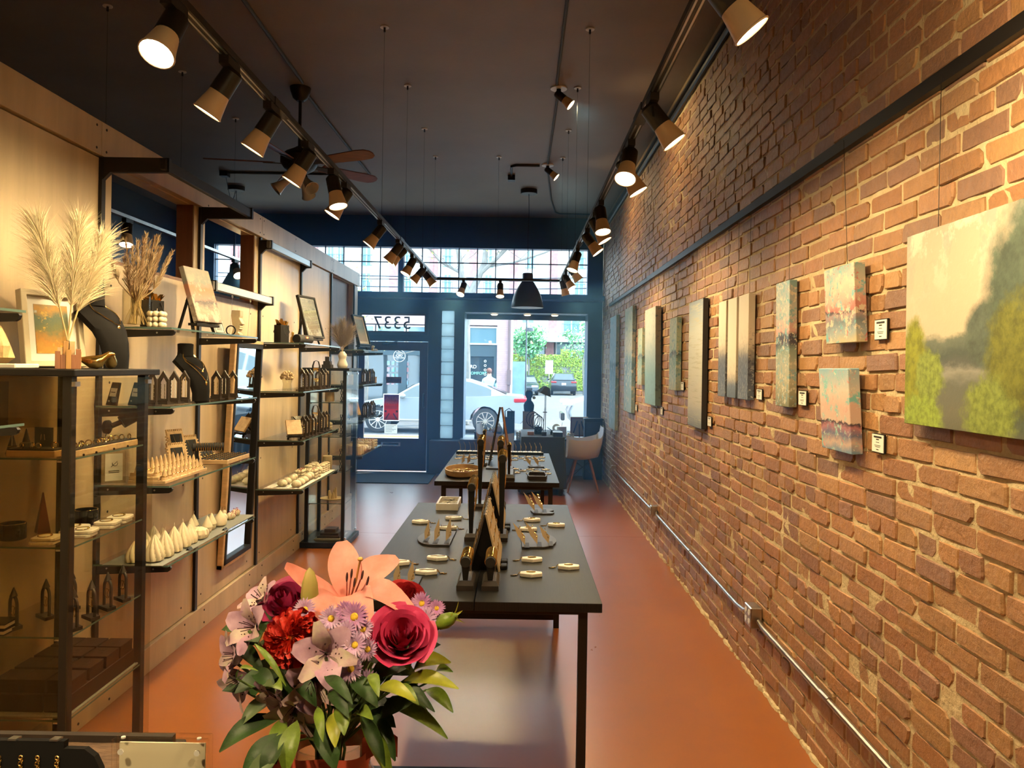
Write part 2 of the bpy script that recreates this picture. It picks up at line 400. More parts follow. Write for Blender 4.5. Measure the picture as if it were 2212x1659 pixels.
# number light over the door
nt_ = MB()
for a in ((NT[0], NT[1], NT[2], NT[2]+.025), (NT[0], NT[1], NT[3]-.025, NT[3]), (NT[0], NT[0]+.025, NT[2], NT[3]), (NT[1]-.025, NT[1], NT[2], NT[3])):
    nt_.box(a[0], a[1], FY+.01, FY+.06, a[2], a[3])
win2 = struct(nt_.build('window_2', M['door'], smooth=0))
MB().box(NT[0]+.02, NT[1]-.02, FY+.035, FY+.041, NT[2]+.02, NT[3]-.02).build('pane', M['window_glass'], win2, smooth=0)
def text(s, size, name, m, parent=None, loc=(0,0,0), rot=(0,0,0), ext=.001, align='CENTER', sp=1, shear=0):
    cu = bpy.data.curves.new(name, 'FONT'); cu.body = s; cu.size = size; cu.extrude = ext; cu.align_x = align; cu.align_y = 'CENTER'; cu.space_character = sp; cu.shear = shear
    cu.materials.append(m); o = bpy.data.objects.new(name, cu); COL.objects.link(o)
    me = bpy.data.meshes.new_from_object(o.evaluated_get(bpy.context.evaluated_depsgraph_get())); bpy.data.objects.remove(o); bpy.data.curves.remove(cu)
    o = bpy.data.objects.new(name, me); COL.objects.link(o)
    if parent: o.parent = parent
    o.location = loc; o.rotation_euler = rot; return o
M['numeral'] = mat('dark_numerals', (.03,.035,.05), .5)
text('5337', .27, 'street_number', M['numeral'], win2, (-1.915, FY+.044, 2.238), (R(90), 0, R(180)), .002, sp=1.08)
# door
d = MB(); holes_wall(d, DR[0]+.01, DR[1]-.01, .015, 1.96, FY+.03, FY+.085, [(-2.325, -1.492, .502, 1.828), (-2.055, -1.765, .385, .445)])
door = struct(d.build('door_1', M['door'], smooth=0))
MB().box(-2.33, -1.487, FY+.055, FY+.061, .497, 1.833).build('pane', M['window_glass'], door, smooth=0)
ms = MB(); ms.ring([(-.145,-.03),(.145,-.03),(.145,.03),(-.145,.03)], [(-.12,-.018),(.12,-.018),(.12,.018),(-.12,.018)], 0, .012, Matrix.Translation((-1.91, FY+.03, .415)) @ Matrix.Rotation(R(90), 4, 'X'))
ms.build('mail_slot', M['silver'], door, smooth=0)
MB().box(-2.03, -1.79, FY+.034, FY+.06, .397, .433).build('mail_flap', M['black_metal'], door, smooth=0)
cl = MB(); cl.box(-2.06, -1.83, FY-.005, FY+.03, 1.905, 1.955); cl.bar((-1.95, FY-.01, 1.93), (-1.75, FY-.06, 1.99), .02, .012); cl.build('door_closer', M['black_metal'], door, bevel=.004)
hd = MB(); hd.tube([(-1.42, FY+.03, .98), (-1.42, FY-.02, .98), (-1.42, FY-.02, 1.18), (-1.42, FY+.03, 1.18)], .01, 8); hd.build('handle', M['black_metal'], door)
# things on the door glass
pj = MB().ring([(-.125,-.205),(.125,-.205),(.125,.205),(-.125,.205)], [(-.112,-.192),(.112,-.192),(.112,.192),(-.112,.192)], -.002, .002, Matrix.Rotation(R(90),4,'X'))
pt = thing('poster', 'red and purple poster taped to the door glass', 'poster', (-1.912, FY+.046, .968))
pj.build('sheet', translucent('poster_sheet', (.9,.9,.9), .8), pt, smooth=0)
mp_, N, L, b = node_mat('poster_print', .6); tr_ = N.new('ShaderNodeBsdfTranslucent'); mx_ = N.new('ShaderNodeMixShader'); mx_.inputs[0].default_value = .7; L.new(b.outputs[0], mx_.inputs[1]); L.new(tr_.outputs[0], mx_.inputs[2]); L.new(mx_.outputs[0], N['Material Output'].inputs[0]); tc = N.new('ShaderNodeTexCoord'); sx = N.new('ShaderNodeSeparateXYZ'); L.new(tc.outputs['Object'], sx.inputs[0])
ml = N.new('ShaderNodeMath'); ml.operation = 'MULTIPLY_ADD'; ml.inputs[1].default_value = 2.6; ml.inputs[2].default_value = .5; L.new(sx.outputs[2], ml.inputs[0])
r1 = ramp(N, L, ml.outputs[0], [(.0,(.30,.03,.02)),(.3,(.55,.07,.04)),(.62,(.45,.06,.06)),(.8,(.20,.05,.14)),(1,(.14,.05,.18))]); L.new(r1.outputs[0], b.inputs['Base Color']); L.new(r1.outputs[0], tr_.inputs[0])
M['thin_paper'] = translucent('thin_white_paper', (.85,.85,.82), .6)
pp = MB().box(-.112, .112, -.002, .002, -.192, .192); pp.build('print', mp_, pt, smooth=0)
M['ink'] = mat('black_ink', (.02,.02,.02), .6); M['pale_ink'] = mat('pale_pink_ink', (.75,.5,.6), .6)
text('AI IA', .085, 'lettering', M['pale_ink'], pt, (0, -.003, .13), (R(90),0,0), .0004); text('MAMA', .06, 'lettering', M['pale_ink'], pt, (0, -.003, .065), (R(90),0,0), .0004)
pl = MB()
for s in (-1, 1):
    pl.bar((s*.03, -.0035, -.09), (s*.085, -.0035, -.175), .018, .001, (0,1,0)); pl.box(s*.085-.015, s*.085+.015, -.0038, -.003, -.075, -.045)
for z in (.02, .008, -.004, -.016): pl.box(-.09, .09, -.0038, -.003, z-.002, z+.002)
pl.build('drawing', M['ink'], pt, smooth=0)
pt = thing('notice_sheet', 'pale printed notice under the red poster on the door', 'notice', (-1.915, FY+.046, .642))
MB().box(-.097, .097, -.002, .002, -.07, .07).build('sheet', M['thin_paper'], pt, smooth=0)
ln = MB()
for i in range(6): ln.box(-.08, .08-.03*(i % 3), -.003, -.002, .05-i*.019, .055-i*.019)
ln.build('text_lines', M['ink'], pt, smooth=0)
pt = thing('closed_sign', 'small brown sign with script lettering on the door glass', 'sign', (-1.882, FY+.04, 1.382))
MB().box(-.116, .116, -.006, .006, -.047, .047).build('board', M['wood2'], pt, smooth=0)
text('Closed', .075, 'lettering', M['ink'], pt, (0, -.0075, 0), (R(90),0,0), .0006, shear=.3)
# glass block column
M['block'] = translucent('glass_block_face', (.70,.82,.86), .85)
g = MB()
for i in range(11): g.box(GB[0], GB[1], FY+.035, FY+.105, max(GB[2], GB[2]-.006+i*.1925), GB[2]+.0035+i*.1925)
gb = struct(g.build('window_3', mat('block_grout', (.25,.3,.33), .8), smooth=0))
for i in range(10):
    z = GB[2] + .0035 + i*.1925
    q = MB(); q.box(GB[0]+.003, GB[1]-.003, FY+.008, FY+.13, z, z+.184); q.build('glass_block', M['block'], gb, bevel=.012)
# display window bay
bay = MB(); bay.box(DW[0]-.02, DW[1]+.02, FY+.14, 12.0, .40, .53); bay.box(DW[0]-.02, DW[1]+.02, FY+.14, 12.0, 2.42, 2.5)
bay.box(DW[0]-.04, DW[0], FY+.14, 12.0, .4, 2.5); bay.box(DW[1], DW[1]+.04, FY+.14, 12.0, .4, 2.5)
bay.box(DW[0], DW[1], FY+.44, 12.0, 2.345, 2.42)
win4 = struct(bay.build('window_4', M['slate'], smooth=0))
MB().box(DW[0], DW[1], 11.955, 11.963, .53, 2.345).build('pane', M['window_glass'], win4, smooth=0)
sl = MB(); sl.box(DW[0]-.03, 1.24, 11.2, 11.95, .505, .531); sl.box(-1.3, 1.24, 11.25, 11.5, .02, .5)
struct(sl.build('trim_3', mat('sill_paint', (.09,.12,.14), .3), smooth=0))
for i, x in enumerate((-.385, .125, .545)):
    t = thing('downlight', ['recessed downlight over the left of the display window', 'recessed downlight over the middle of the display window', 'recessed downlight over the right of the display window'][i], 'ceiling light', (x, 11.74, 2.42))
    MB().lathe([(.065,-.006),(.065,0),(.05,0),(.05,-.006)], 20).build('trim_ring', M['white'], t)
    MB().lathe([(.05,-.012),(.04,-.02),(.01,-.024)], 16).build('lens', M['lens'], t)
# floor mat
tag(MB().box(-2.75, -1.2, 10.35, 11.4, 0, .012).build('door_mat', mat('charcoal_mat', (.03,.035,.038), .95, bump=.5, bscale=160), smooth=0), 'charcoal door mat on the floor before the brown door', 'mat')

# ---- left partition: plywood panels, headers, uprights
STD = [2.376, 3.446, 4.516, 5.56, 6.615, 7.675, 8.735]
PT = 2.515
wl = MB(); wl.box(-2.0, -1.925, .2, 8.97, PT, 2.66)
wall_l = struct(wl.build('wall_left', M['ply'], smooth=0))
def panel(y0, y1, z0, z1, x0=-2.0, m='ply', name='panel'):
    return MB().box(x0, XL, y0+.002, y1-.002, z0+.002, z1-.002).build(name, M[m], wall_l, bevel=.0015, smooth=0)
panel(.2, STD[0], .135, PT); panel(STD[0], STD[1], .135, PT)
for y0, y1, o0, o1, z in ((STD[1], STD[2], 3.545, 4.44, 2.055), (STD[2], STD[3], 4.60, 5.46, 2.02)):
    panel(y0, y1, .135, z); panel(y0, o0, z, PT); panel(o1, y1, z, PT)
    j = MB(); j.box(-2.0, -1.905, o1-.004, o1+.02, z, PT); j.build('jamb', M['ply_edge'], wall_l, smooth=0)
    j = MB(); j.box(-2.0, -1.905, o0, o1, z-.004, z+.016); j.build('sill_board', M['ply_edge'], wall_l, smooth=0)
panel(STD[3], STD[4], .135, PT); panel(STD[4], STD[5], .135, PT)
panel(STD[5], 8.97, .135, 1.70); panel(STD[5], 7.76, 1.70, PT); panel(8.70, 8.97, 1.70, PT)
MB().box(-1.99, -1.95, 7.76, 8.70, 1.70, PT).build('recess_board', M['ply_edge'], wall_l, smooth=0)
for y0, y1 in ((.2, 3.421), (3.421, 5.56), (5.56, 7.675), (7.675, 8.985)):
    MB().box(-1.924, -1.882, y0+.0015, y1-.0015, 2.52, 2.672).build('header_board', M['ply'], wall_l, bevel=.0015, smooth=0)
for y in STD[1:]:
    MB().box(-1.899, -1.884, y-.016, y+.016, .135, 2.515).build('shelf_standard', M['black_metal'], wall_l, smooth=0)
sc = MB()
for y in (3.38,3.46,5.52,5.60,7.64,7.71,2.2,4.6,6.4,8.9):
    for z in (2.545, 2.645): sc.cyl((-1.883, y, z), (-1.8805, y, z), .006, n=8)
for y in (2.5,3.3,3.55,4.35,4.62,5.4,5.66,6.45,6.72,7.5,7.8):
    for z in (.2, .9, 1.5, 1.95): sc.cyl((-1.901, y, z), (-1.8985, y, z), .006, n=8)
    for z in (.03, .105): sc.cyl((-1.878, y, z), (-1.8755, y, z), .006, n=8)
o = sc.build('screw', M['black_metal'], wall_l); o['kind'] = 'stuff'
bb = MB().box(-1.93, -1.925, .2, 8.97, 0, .13).build('baseboard_left', M['ply'], smooth=0); struct(bb)
for y0, y1 in ((.2, 2.9), (2.9, 5.56), (5.56, 7.675), (7.675, 8.985)):
    MB().box(-1.925, -1.878, y0+.001, y1-.001, 0, .133).build('board', M['ply'], bb, bevel=.0015, smooth=0)
# black conduit along the top of the brick wall
t = MB(); t.cyl((1.235, 1.3, 3.66), (1.235, 11.4, 3.66), .022, n=10); t.box(1.2, 1.28, 1.3, 11.4, 3.685, 3.70)
struct(t.build('trim_4', M['black_metal']))
# ================================================================ CEILING: TRACKS, LAMPS, FAN
LAMP_W = 54.0
LAMP_C = (1.0, .75, .385)
t = thing('lighting_track', 'U shaped black lighting track hung on wires under the ceiling', 'track', (0, 0, 2.57))
for a, b_ in (((-.93, -.6, 0), (-.93, 8.45, 0)), ((.455, -.6, 0), (.455, 8.45, 0)), ((-.93, 8.45, 0), (.455, 8.45, 0))):
    MB().bar(a, b_, .036, .022).build('rail', M['black_metal'], t, smooth=0)
for x in (-.93, .455):
    s = MB(); s.box(x-.012, x-.006, -.6, 8.45, -.0125, -.011); s.box(x+.006, x+.012, -.6, 8.45, -.0125, -.011); s.build('slot', M['silver'], t, smooth=0)
for x in (-.93, .455):
    for y in (2.9, 5.9): MB().box(x-.021, x+.021, y-.09, y+.09, -.014, .014).build('joiner', M['black_metal'], t, smooth=0)
t3 = thing('lighting_track', 'black lighting track beyond the plywood partition', 'track', (0, 0, 2.57))
MB().bar((-2.65, 3, 0), (-2.65, 9.5, 0), .036, .022).build('rail', M['steel'], t3, smooth=0)
def track_lamp(label, x, y, d, z=2.558, power=1.0, mono=False, group='spot lamps on the tracks'):
    d = Vector(d).normalized(); t = thing('track_lamp' if not mono else 'ceiling_spotlight', label, 'spotlight', (x, y, z), group=group)
    a = MB()
    if mono: a.lathe([(.075,-.012),(.075,0),(.02,0),(.02,-.012)], 20).build('canopy', M['white'], t); a = MB(); a.cyl((0,0,0),(0,0,-.05), .02)
    else: a.box(-.017, .017, -.055, .055, -.03, 0); a.cyl((0,0,-.03), (0,0,-.055), .012)
    a.build('adapter', M['black_metal'], t)
    p = Vector((0, 0, -.062)); s_ = MB()
    ang = Vector((d.y, -d.x, 0)); ang = ang.normalized() if ang.length > .05 else Vector((1,0,0))
    s_.tube([p + ang*.03*c + Vector((0,0,.03*q)) for c, q in ((0,1),(1,.6),(1.35,0),(1.3,-1))], .004, 6); s_.build('yoke', M['black_metal'], t)
    h = MB(); q = p - d*.02; h.cyl(q, q + d*.085, .036, .038, 16); h.cyl(q - d*.012, q, .026, .036, 16); h.build('housing', M['black_metal'], t)
    b_ = MB(); b_.cyl(q + d*.085, q + d*.115, .036, .041, 20, False); b_.cyl(q + d*.115, q + d*.165, .041, .05, 20, False); b_.torus(q + d*.165, .0495, .003, d.to_track_quat('Z','Y').to_matrix(), 20, 5); b_.build('reflector', M['bulb'], t)
    l_ = MB(); l_.cyl(q + d*.160, q + d*.164, .047, .047, 20); l_.build('lens', M['lens'], t)
    t.scale = (.9, .9, .9)
    if power:
        ld = bpy.data.lights.new('beam', 'SPOT'); ld.energy = LAMP_W*power; ld.color = LAMP_C; ld.spot_size = R(136); ld.spot_blend = 1.0; ld.shadow_soft_size = .045
        lo = bpy.data.objects.new('beam', ld); COL.objects.link(lo); lo.parent = t; lo.location = q + d*.18; lo.rotation_euler = d.to_track_quat('-Z','Y').to_euler()
    return t
LT = [(1.98,(-.10,-.55,-.9)),(2.37,(-.52,-.02,-.85)),(2.78,(-.52,-.02,-.85)),(3.27,(-.52,-.04,-.85)),(3.72,(.25,-.15,-.95)),(4.0,(-.52,-.12,-.85)),
      (5.03,(-.6,-.08,-.8)),(5.78,(-.6,-.02,-.8)),(5.98,(-.65,-.25,-.75)),(6.55,(-.45,-.25,-.9)),(7.2,(-.6,-.1,-.75)),(7.45,(.6,.0,-.75))]
for i, (y, d) in enumerate(LT):
    track_lamp('spot lamp on the left run of track, %s from the camera end' % ORD[i], -.93, y+.05, d)
RT = [(1.80,(.60,-.03,-.76)),(2.68,(.58,-.04,-.78)),(3.22,(-.2,-.45,-.88)),(3.40,(.5,-.05,-.88)),(4.38,(.1,-.3,-.95)),(4.72,(.5,-.1,-.88)),(5.25,(.6,-.1,-.8)),(6.1,(-.3,-.2,-.9)),(6.9,(.6,.05,-.8)),(7.6,(.5,-.3,-.85)),(8.1,(.25,.1,-.9))]
for i, (y, d) in enumerate(RT):
    track_lamp('spot lamp on the track run beside the brick wall, %s from the camera end' % ORD[i], .455, y, d)
for i, (x, d) in enumerate(((-.62,(-.25,-.5,-.85)),(-.215,(0,-.35,-.95)))):
    tl = track_lamp('spot lamp hanging from the far cross run of track, %s of two' % ('left' if i == 0 else 'right'), x, 8.45, d)
for y, d, lb in ((1.3,(-.65,.2,-.7),'just ahead of'),(.85,(-.5,.25,-.8),'level with'),(.25,(.27,.47,-.85),'behind')): track_lamp('unseen added spot lamp on the left run of track %s the photographer' % lb, -.93, y, d, power=1.4 if y < .3 else 1)  # out-of-view lamps added to brighten the bouquet, counter and near left
for y, d, lb in ((1.30,(.88,.28,-.28),'just ahead of'),(.75,(.86,.42,-.22),'level with'),(.2,(-.40,.55,-.75),'behind')): track_lamp('unseen added spot lamp on the brick side track %s the photographer' % lb, .455, y, d)  # unseen lamps, added to brighten the upper brick and the counter
track_lamp('spot lamp glimpsed beyond the partition through its first opening', -2.65, 5.15, (.1,-.3,-.9), power=.5, group='spot lamps beyond the partition')
track_lamp('lit spot lamp glimpsed beyond the partition through the opening with the window', -2.65, 7.1, (.45,-.5,-.75), power=.5, group='spot lamps beyond the partition')
track_lamp('nearer of the two small spotlights fixed to the bare ceiling', .289, 6.16, (.75,-.1,-.65), CZ, 1, True, 'spotlights fixed to the ceiling')
track_lamp('farther of the two small spotlights fixed to the bare ceiling', .289, 8.5, (.75,-.1,-.65), CZ, 1, True, 'spotlights fixed to the ceiling')
# suspension hooks and wires
HK = [(-.93,5.1),(-.93,6.16),(-.93,7.27),(-.93,8.23),(.44,5.08),(.44,6.15),(.44,7.25),(.44,8.2),(-.245,8.21),(-2.65,4.86),(-2.65,5.94),(-2.65,7.06),(-4.0,5.95)]
HN = ['white ceiling hook with wire over the left track, %s from the camera'%ORD[i] for i in range(4)] + ['white ceiling hook with wire over the right track, %s from the camera'%ORD[i] for i in range(4)] + \
     ['white ceiling hook over the middle of the far cross track'] + ['white ceiling hook above the plywood partition, %s from the camera'%ORD[i] for i in range(3)] + ['white ceiling hook farthest left over the far room']
for (x, y), lb in zip(HK, HN):
    t = thing('ceiling_hook', lb, 'hook', (x, y, CZ), group='ceiling hooks')
    MB().lathe([(.03,-.006),(.03,0),(.01,0),(.01,-.006)], 16).build('disc', M['white'], t)
    MB().lathe([(.007,-.035),(.007,-.006),(.003,-.006)], 8).build('eye_screw', M['black_metal'], t)
    if x > -3 : MB().cyl((0,0,-.03), (0,0,-(CZ-2.582) if y < 8.3 else -1.27), .0009, n=5).build('wire', M['black_metal'], t)
# conduits on the ceiling
t = thing('ceiling_conduit', 'thin dark conduit along the ceiling joining the two small spotlights', 'conduit', (0,0,CZ-.012))
c = MB(); c.tube([(.25,2.5,0),(.27,6.05,0)], .011, 8); c.tube([(.289,6.25,0),(.289,8.4,0)], .011, 8); c.tube([(.29,8.6,0),(.40,10.2,0),(.49,11.0,0),(.56,11.12,0),(1.2,11.14,0)], .011, 8); c.build('pipe', M['dark_wall'], t)
c = MB(); c.tube([(.2,8.5,0),(-.06,8.5,0),(-.115,8.55,0),(-.118,8.95,0)], .013, 8); c.build('branch', M['black_metal'], t)
t.name = 'ceiling_conduit'
MB().box(-.16,-.076,8.95,9.05,-.05,.01).build('junction_box', M['black_metal'], t, smooth=0)
t = thing('ceiling_conduit', 'dark conduit along the ceiling passing behind the fan', 'conduit', (0,0,CZ-.012))
c = MB(); c.tube([(-1.70,2.2,0),(-1.76,6.1,0)], .013, 8); c.tube([(-1.8,6.4,0),(-1.79,9.0,0),(-1.82,9.02,0),(-3.46,9.02,0)], .013, 8); c.build('pipe', M['dark_wall'], t)
MB().box(-3.55,-3.46,8.97,9.07,-.05,.01).build('junction_box', M['black_metal'], t, smooth=0)
# ceiling fan
M['blade'] = mat('mahogany_blade', (.17,.055,.042), .4, var=.25, scale=7, stretch=(1,5,5))
f = thing('ceiling_fan', 'dark ceiling fan with five red brown blades and white shades', 'fan', (-1.82, 6.25, CZ))
MB().lathe([(.03,-.11),(.06,-.085),(.08,-.03),(.085,0)], 20).build('canopy', M['black_metal'], f)
MB().cyl((0,0,-.10),(0,0,-.50), .013).build('downrod', M['black_metal'], f)
MB().lathe([(.02,-.70),(.07,-.695),(.12,-.665),(.15,-.62),(.15,-.57),(.11,-.53),(.05,-.50),(.02,-.48)], 24).build('motor', M['black_metal'], f)
MB().lathe([(.02,-.77),(.06,-.765),(.075,-.74),(.06,-.70),(.02,-.69)], 16).build('light_fitter', M['black_metal'], f)
for k in range(5):
    a = R(45 + 72*k); Mx = Matrix.Rotation(a, 4, 'Z') @ Matrix.Translation((0,0,-.62)) @ Matrix.Rotation(R(-16), 4, 'X')
    q = MB(); pts = [(.2,-.05),(.62,-.068),(.70,-.062),(.74,-.035),(.75,0),(.74,.035),(.70,.062),(.62,.068),(.2,.05)]
    q.prism(pts, -.004, .004, Mx); bl = q.build('blade', M['blade'], f, smooth=0)
    q = MB(); q.prism([(.12,-.02),(.28,-.035),(.28,.035),(.12,.02)], -.009, -.004, Mx); q.build('blade_iron', M['black_metal'], bl, smooth=0)
M['shade'] = mat('white_glass_shade', (.62,.62,.62), .25)
for k in range(3):
    a = R(200 + 120*k); dx = Vector((cos(a)*.75, sin(a)*.75, -.66)); Mx = dx.to_track_quat('Z','Y').to_matrix().to_4x4()
    MB().lathe([(.02,0),(.028,.03),(.035,.08),(.05,.13),(.06,.15),(.055,.15),(.03,.08)], 14, (cos(a)*.07, sin(a)*.07, -.75), Mx).build('glass_shade', M['shade'], f)
# pendants
def pendant(label, x, y, drop, shade=True):
    t = thing('pendant_lamp', label, 'pendant lamp', (x, y, CZ))
    MB().lathe([(.10,-.055),(.105,-.05),(.105,0),(.02,0)], 24).build('ceiling_cup', M['black_metal'], t)
    z = -(CZ-2.80)
    MB().tube([(0,0,-.05),(.006,0,-.3),(-.004,.003,-.6),(0,0,z+.02)], .004, 6).build('cord', M['black_metal'], t)
    MB().lathe([(.068,z-.10),(.068,z-.01),(.058,z),(.01,z+.002)], 28).build('neck', M['pend'], t)
    MB().lathe([(.203,z-.44),(.206,z-.432),(.195,z-.36),(.172,z-.28),(.135,z-.2),(.085,z-.12),(.068,z-.10),(.064,z-.10),(.08,z-.125),(.13,z-.205),(.168,z-.285),(.19,z-.36),(.199,z-.432)], 36).build('dome', M['pend'], t)
    MB().sph((0,0,z-.24), .045, 14, 9).build('bulb', M['white'], t)
    return t
M['pend'] = mat('grey_enamel', (.045,.055,.062), .4)
pendant('large dark industrial pendant lamp hanging before the transom window', .098, 9.7, 1)
t = thing('pendant_lamp', 'dark round ceiling cup with hanging cords beyond the partition', 'pendant lamp', (-3.65, 9.78, CZ))
MB().lathe([(.10,-.055),(.105,-.05),(.105,0),(.02,0)], 24).build('ceiling_cup', M['black_metal'], t)
MB().tube([(0,0,-.05),(.01,0,-.35),(-.005,0,-.8),(0,0,-1.0)], .004, 6).build('cord', M['black_metal'], t)
MB().lathe([(.2,-1.44),(.17,-1.28),(.085,-1.12),(.068,-1.10),(.06,-1.0),(.01,-.99)], 24).build('dome', M['pend'], t)
MB().tube([(.15,-.76,-.02),(.12,-.5,-.28),(.04,-.2,-.2),(.0,-.02,-.06)], .004, 6).build('swag_cord', M['black_metal'], t)

# ================================================================ RIGHT WALL
def tree_mix(N, L, fac, c1, c2):
    mx = N.new('ShaderNodeMix'); mx.data_type = 'RGBA'; L.new(fac, mx.inputs[0]); L.new(c1, mx.inputs[6])
    if isinstance(c2, tuple): mx.inputs[7].default_value = (*c2, 1)
    else: L.new(c2, mx.inputs[7])
    return mx.outputs[2]
def painting(name, h, stops, amp=.12, scale=9, st=(1,1,1), fleck=None, blobs=(), fine=34, fst=(1,1,1), horizon=None):
    """painted canvas: colour by height plus brushwork, object space y = along the wall, z = up"""
    m, N, L, b = node_mat(name, .55); tc = N.new('ShaderNodeTexCoord'); sx = N.new('ShaderNodeSeparateXYZ'); L.new(tc.outputs['Object'], sx.inputs[0])
    n1 = noise(N, L, tc, scale, 7, .65, st)
    def math_(op, a, c, c2=None):
        q = N.new('ShaderNodeMath'); q.operation = op
        for i, v in enumerate((a, c, c2)):
            if v is None: continue
            if isinstance(v, (int, float)): q.inputs[i].default_value = v
            else: L.new(v, q.inputs[i])
        return q.outputs[0]
    zf = math_('MULTIPLY', sx.outputs[2], 1/h)
    v = math_('ADD', zf, math_('MULTIPLY', math_('SUBTRACT', n1.outputs[0], .5), amp*3.2))
    col = ramp(N, L, v, stops).outputs[0]
    for c in (fleck or []):
        nf = noise(N, L, tc, c[1], 5, .7, c[3] if len(c) > 3 else fst); f = ramp(N, L, nf.outputs[0], [(c[2]-.075,(0,0,0)),(c[2]-.02,(1,1,1))]).outputs[0]
        if len(c) > 4:
            lo, hi = c[4]; g = N.new('ShaderNodeMapRange'); L.new(v, g.inputs[0]); g.inputs[1].default_value = hi; g.inputs[2].default_value = lo
            f = math_('MULTIPLY', f, g.outputs[0])
        col = tree_mix(N, L, f, col, c[0])
    for (by, bz, ry, rz, c, s, amt) in blobs:
        nb = noise(N, L, tc, s, 8, .7)
        dy = math_('MULTIPLY', math_('SUBTRACT', sx.outputs[1], by), 1/ry); dz = math_('MULTIPLY', math_('SUBTRACT', sx.outputs[2], bz), 1/rz)
        dd = math_('SQRT', math_('ADD', math_('MULTIPLY', dy, dy), math_('MULTIPLY', dz, dz)), 0)
        f = math_('ADD', math_('SUBTRACT', 1.0, dd), math_('MULTIPLY', math_('SUBTRACT', nb.outputs[0], .5), amt))
        f2 = ramp(N, L, f, [(.0,(0,0,0)),(.28,(1,1,1))]).outputs[0]
        nc = noise(N, L, tc, s*2.2, 6, .7); c2 = tuple(x*.55 for x in c)
        col = tree_mix(N, L, f2, col, ramp(N, L, nc.outputs[0], [(.38,c2),(.6,c)]).outputs[0])
    dk = N.new('ShaderNodeMix'); dk.data_type = 'RGBA'; dk.blend_type = 'MULTIPLY'; dk.inputs[0].default_value = 1; L.new(col, dk.inputs[6]); dk.inputs[7].default_value = (.95,.95,.98,1); L.new(dk.outputs[2], b.inputs['Base Color'])
    bp = N.new('ShaderNodeBump'); bp.inputs['Strength'].default_value = .2; bp.inputs['Distance'].default_value = .003; nz = noise(N, L, tc, 60, 6); L.new(nz.outputs[0], bp.inputs['Height']); L.new(bp.outputs[0], b.inputs['Normal'])
    return m
CANV = []
def canvas(label, y0, y1, z0, z1, m, th=.038, lean=0, group=None, wires=True, xoff=0):
    t = thing('canvas_painting', label, 'painting', (1.243-xoff, (y0+y1)/2, z0), group=group, rot=(0, -lean, 0)); w_, h = y1-y0, z1-z0
    q = MB(); q.box(-th, 0, -w_/2, w_/2, 0, h); q.build('canvas', m, t, bevel=.002, smooth=0)
    if wires:
        q = MB()
        for yy in ((-w_*.3, w_*.3) if w_ > .4 else (0,)): q.cyl((-.006, yy, h-.01), (-.004 + 0, yy, 2.47-z0), .0011, n=5)
        q.build('hanging_wire', M['black_metal'], t)
    return t
P1 = painting('sunset_sea_a', .287, [(0,(.50,.42,.25)),(.12,(.30,.36,.36)),(.26,(.16,.20,.22)),(.36,(.35,.25,.24)),(.40,(.03,.035,.05)),(.43,(.5,.16,.13)),(.56,(.58,.35,.28)),(.75,(.56,.50,.38)),(1,(.22,.36,.36))], .10, 14, fleck=[((.62,.52,.38),30,.60),((.55,.16,.14),26,.66),((.18,.42,.44),22,.64)])
P2 = painting('sunset_sea_b', .31, [(0,(.16,.26,.36)),(.1,(.55,.40,.33)),(.2,(.14,.16,.25)),(.3,(.42,.18,.2)),(.355,(.02,.022,.04)),(.375,(.6,.45,.36)),(.55,(.62,.42,.34)),(.72,(.60,.53,.44)),(1,(.25,.42,.48))], .09, 13, fleck=[((.20,.50,.48),20,.62),((.62,.30,.24),24,.66),((.66,.60,.48),40,.66)])
P3 = painting('tall_seascape', .57, [(0,(.20,.20,.12)),(.2,(.42,.40,.27)),(.34,(.36,.38,.30)),(.46,(.20,.27,.22)),(.51,(.05,.05,.075)),(.57,(.055,.06,.09)),(.60,(.55,.32,.27)),(.75,(.42,.43,.38)),(1,(.28,.36,.37))], .05, 13, fleck=[((.20,.36,.38),28,.60),((.60,.55,.40),44,.62),((.5,.24,.22),26,.70)])
P4 = painting('dark_fringe_on_cream', .565, [(0,(.10,.13,.17)),(.13,(.15,.18,.22)),(.19,(.46,.41,.32)),(.26,(.66,.57,.43)),(.6,(.70,.60,.45)),(1,(.66,.58,.45))], .05, 22, (1,6,1), fleck=[((.06,.07,.10),40,.615,(1,6,1.2),(.12,.42))])
P4b = painting('dark_fringe_edge', .565, [(0,(.10,.13,.18)),(.28,(.09,.11,.15)),(.40,(.12,.13,.15)),(.47,(.42,.37,.28)),(.56,(.66,.56,.42)),(1,(.68,.60,.46))], .09, 18, (1,7,1), fleck=[((.05,.055,.085),36,.61,(1,6,1.2),(.3,.72)),((.45,.46,.44),40,.63,(1,6,1.2),(.1,.5))])
P5 = painting('pale_grey_bands', .864, [(0,(.16,.18,.19)),(.1,(.30,.31,.29)),(.2,(.46,.43,.34)),(.5,(.46,.45,.36)),(.75,(.42,.43,.37)),(.9,(.28,.32,.33)),(1,(.2,.24,.27))], .04, 5, (1,.6,5), fleck=[((.38,.36,.26),10,.62,(1,.4,9))])
P5s = mat('black_canvas_edge', (.022,.024,.028), .6)
P6 = painting('green_sea', .564, [(0,(.32,.34,.25)),(.2,(.30,.40,.38)),(.4,(.16,.28,.24)),(.5,(.06,.09,.11)),(.53,(.03,.05,.06)),(.56,(.28,.40,.30)),(.8,(.38,.46,.34)),(1,(.30,.38,.30))], .06, 11, fleck=[((.44,.46,.36),22,.6),((.14,.28,.32),30,.62)])
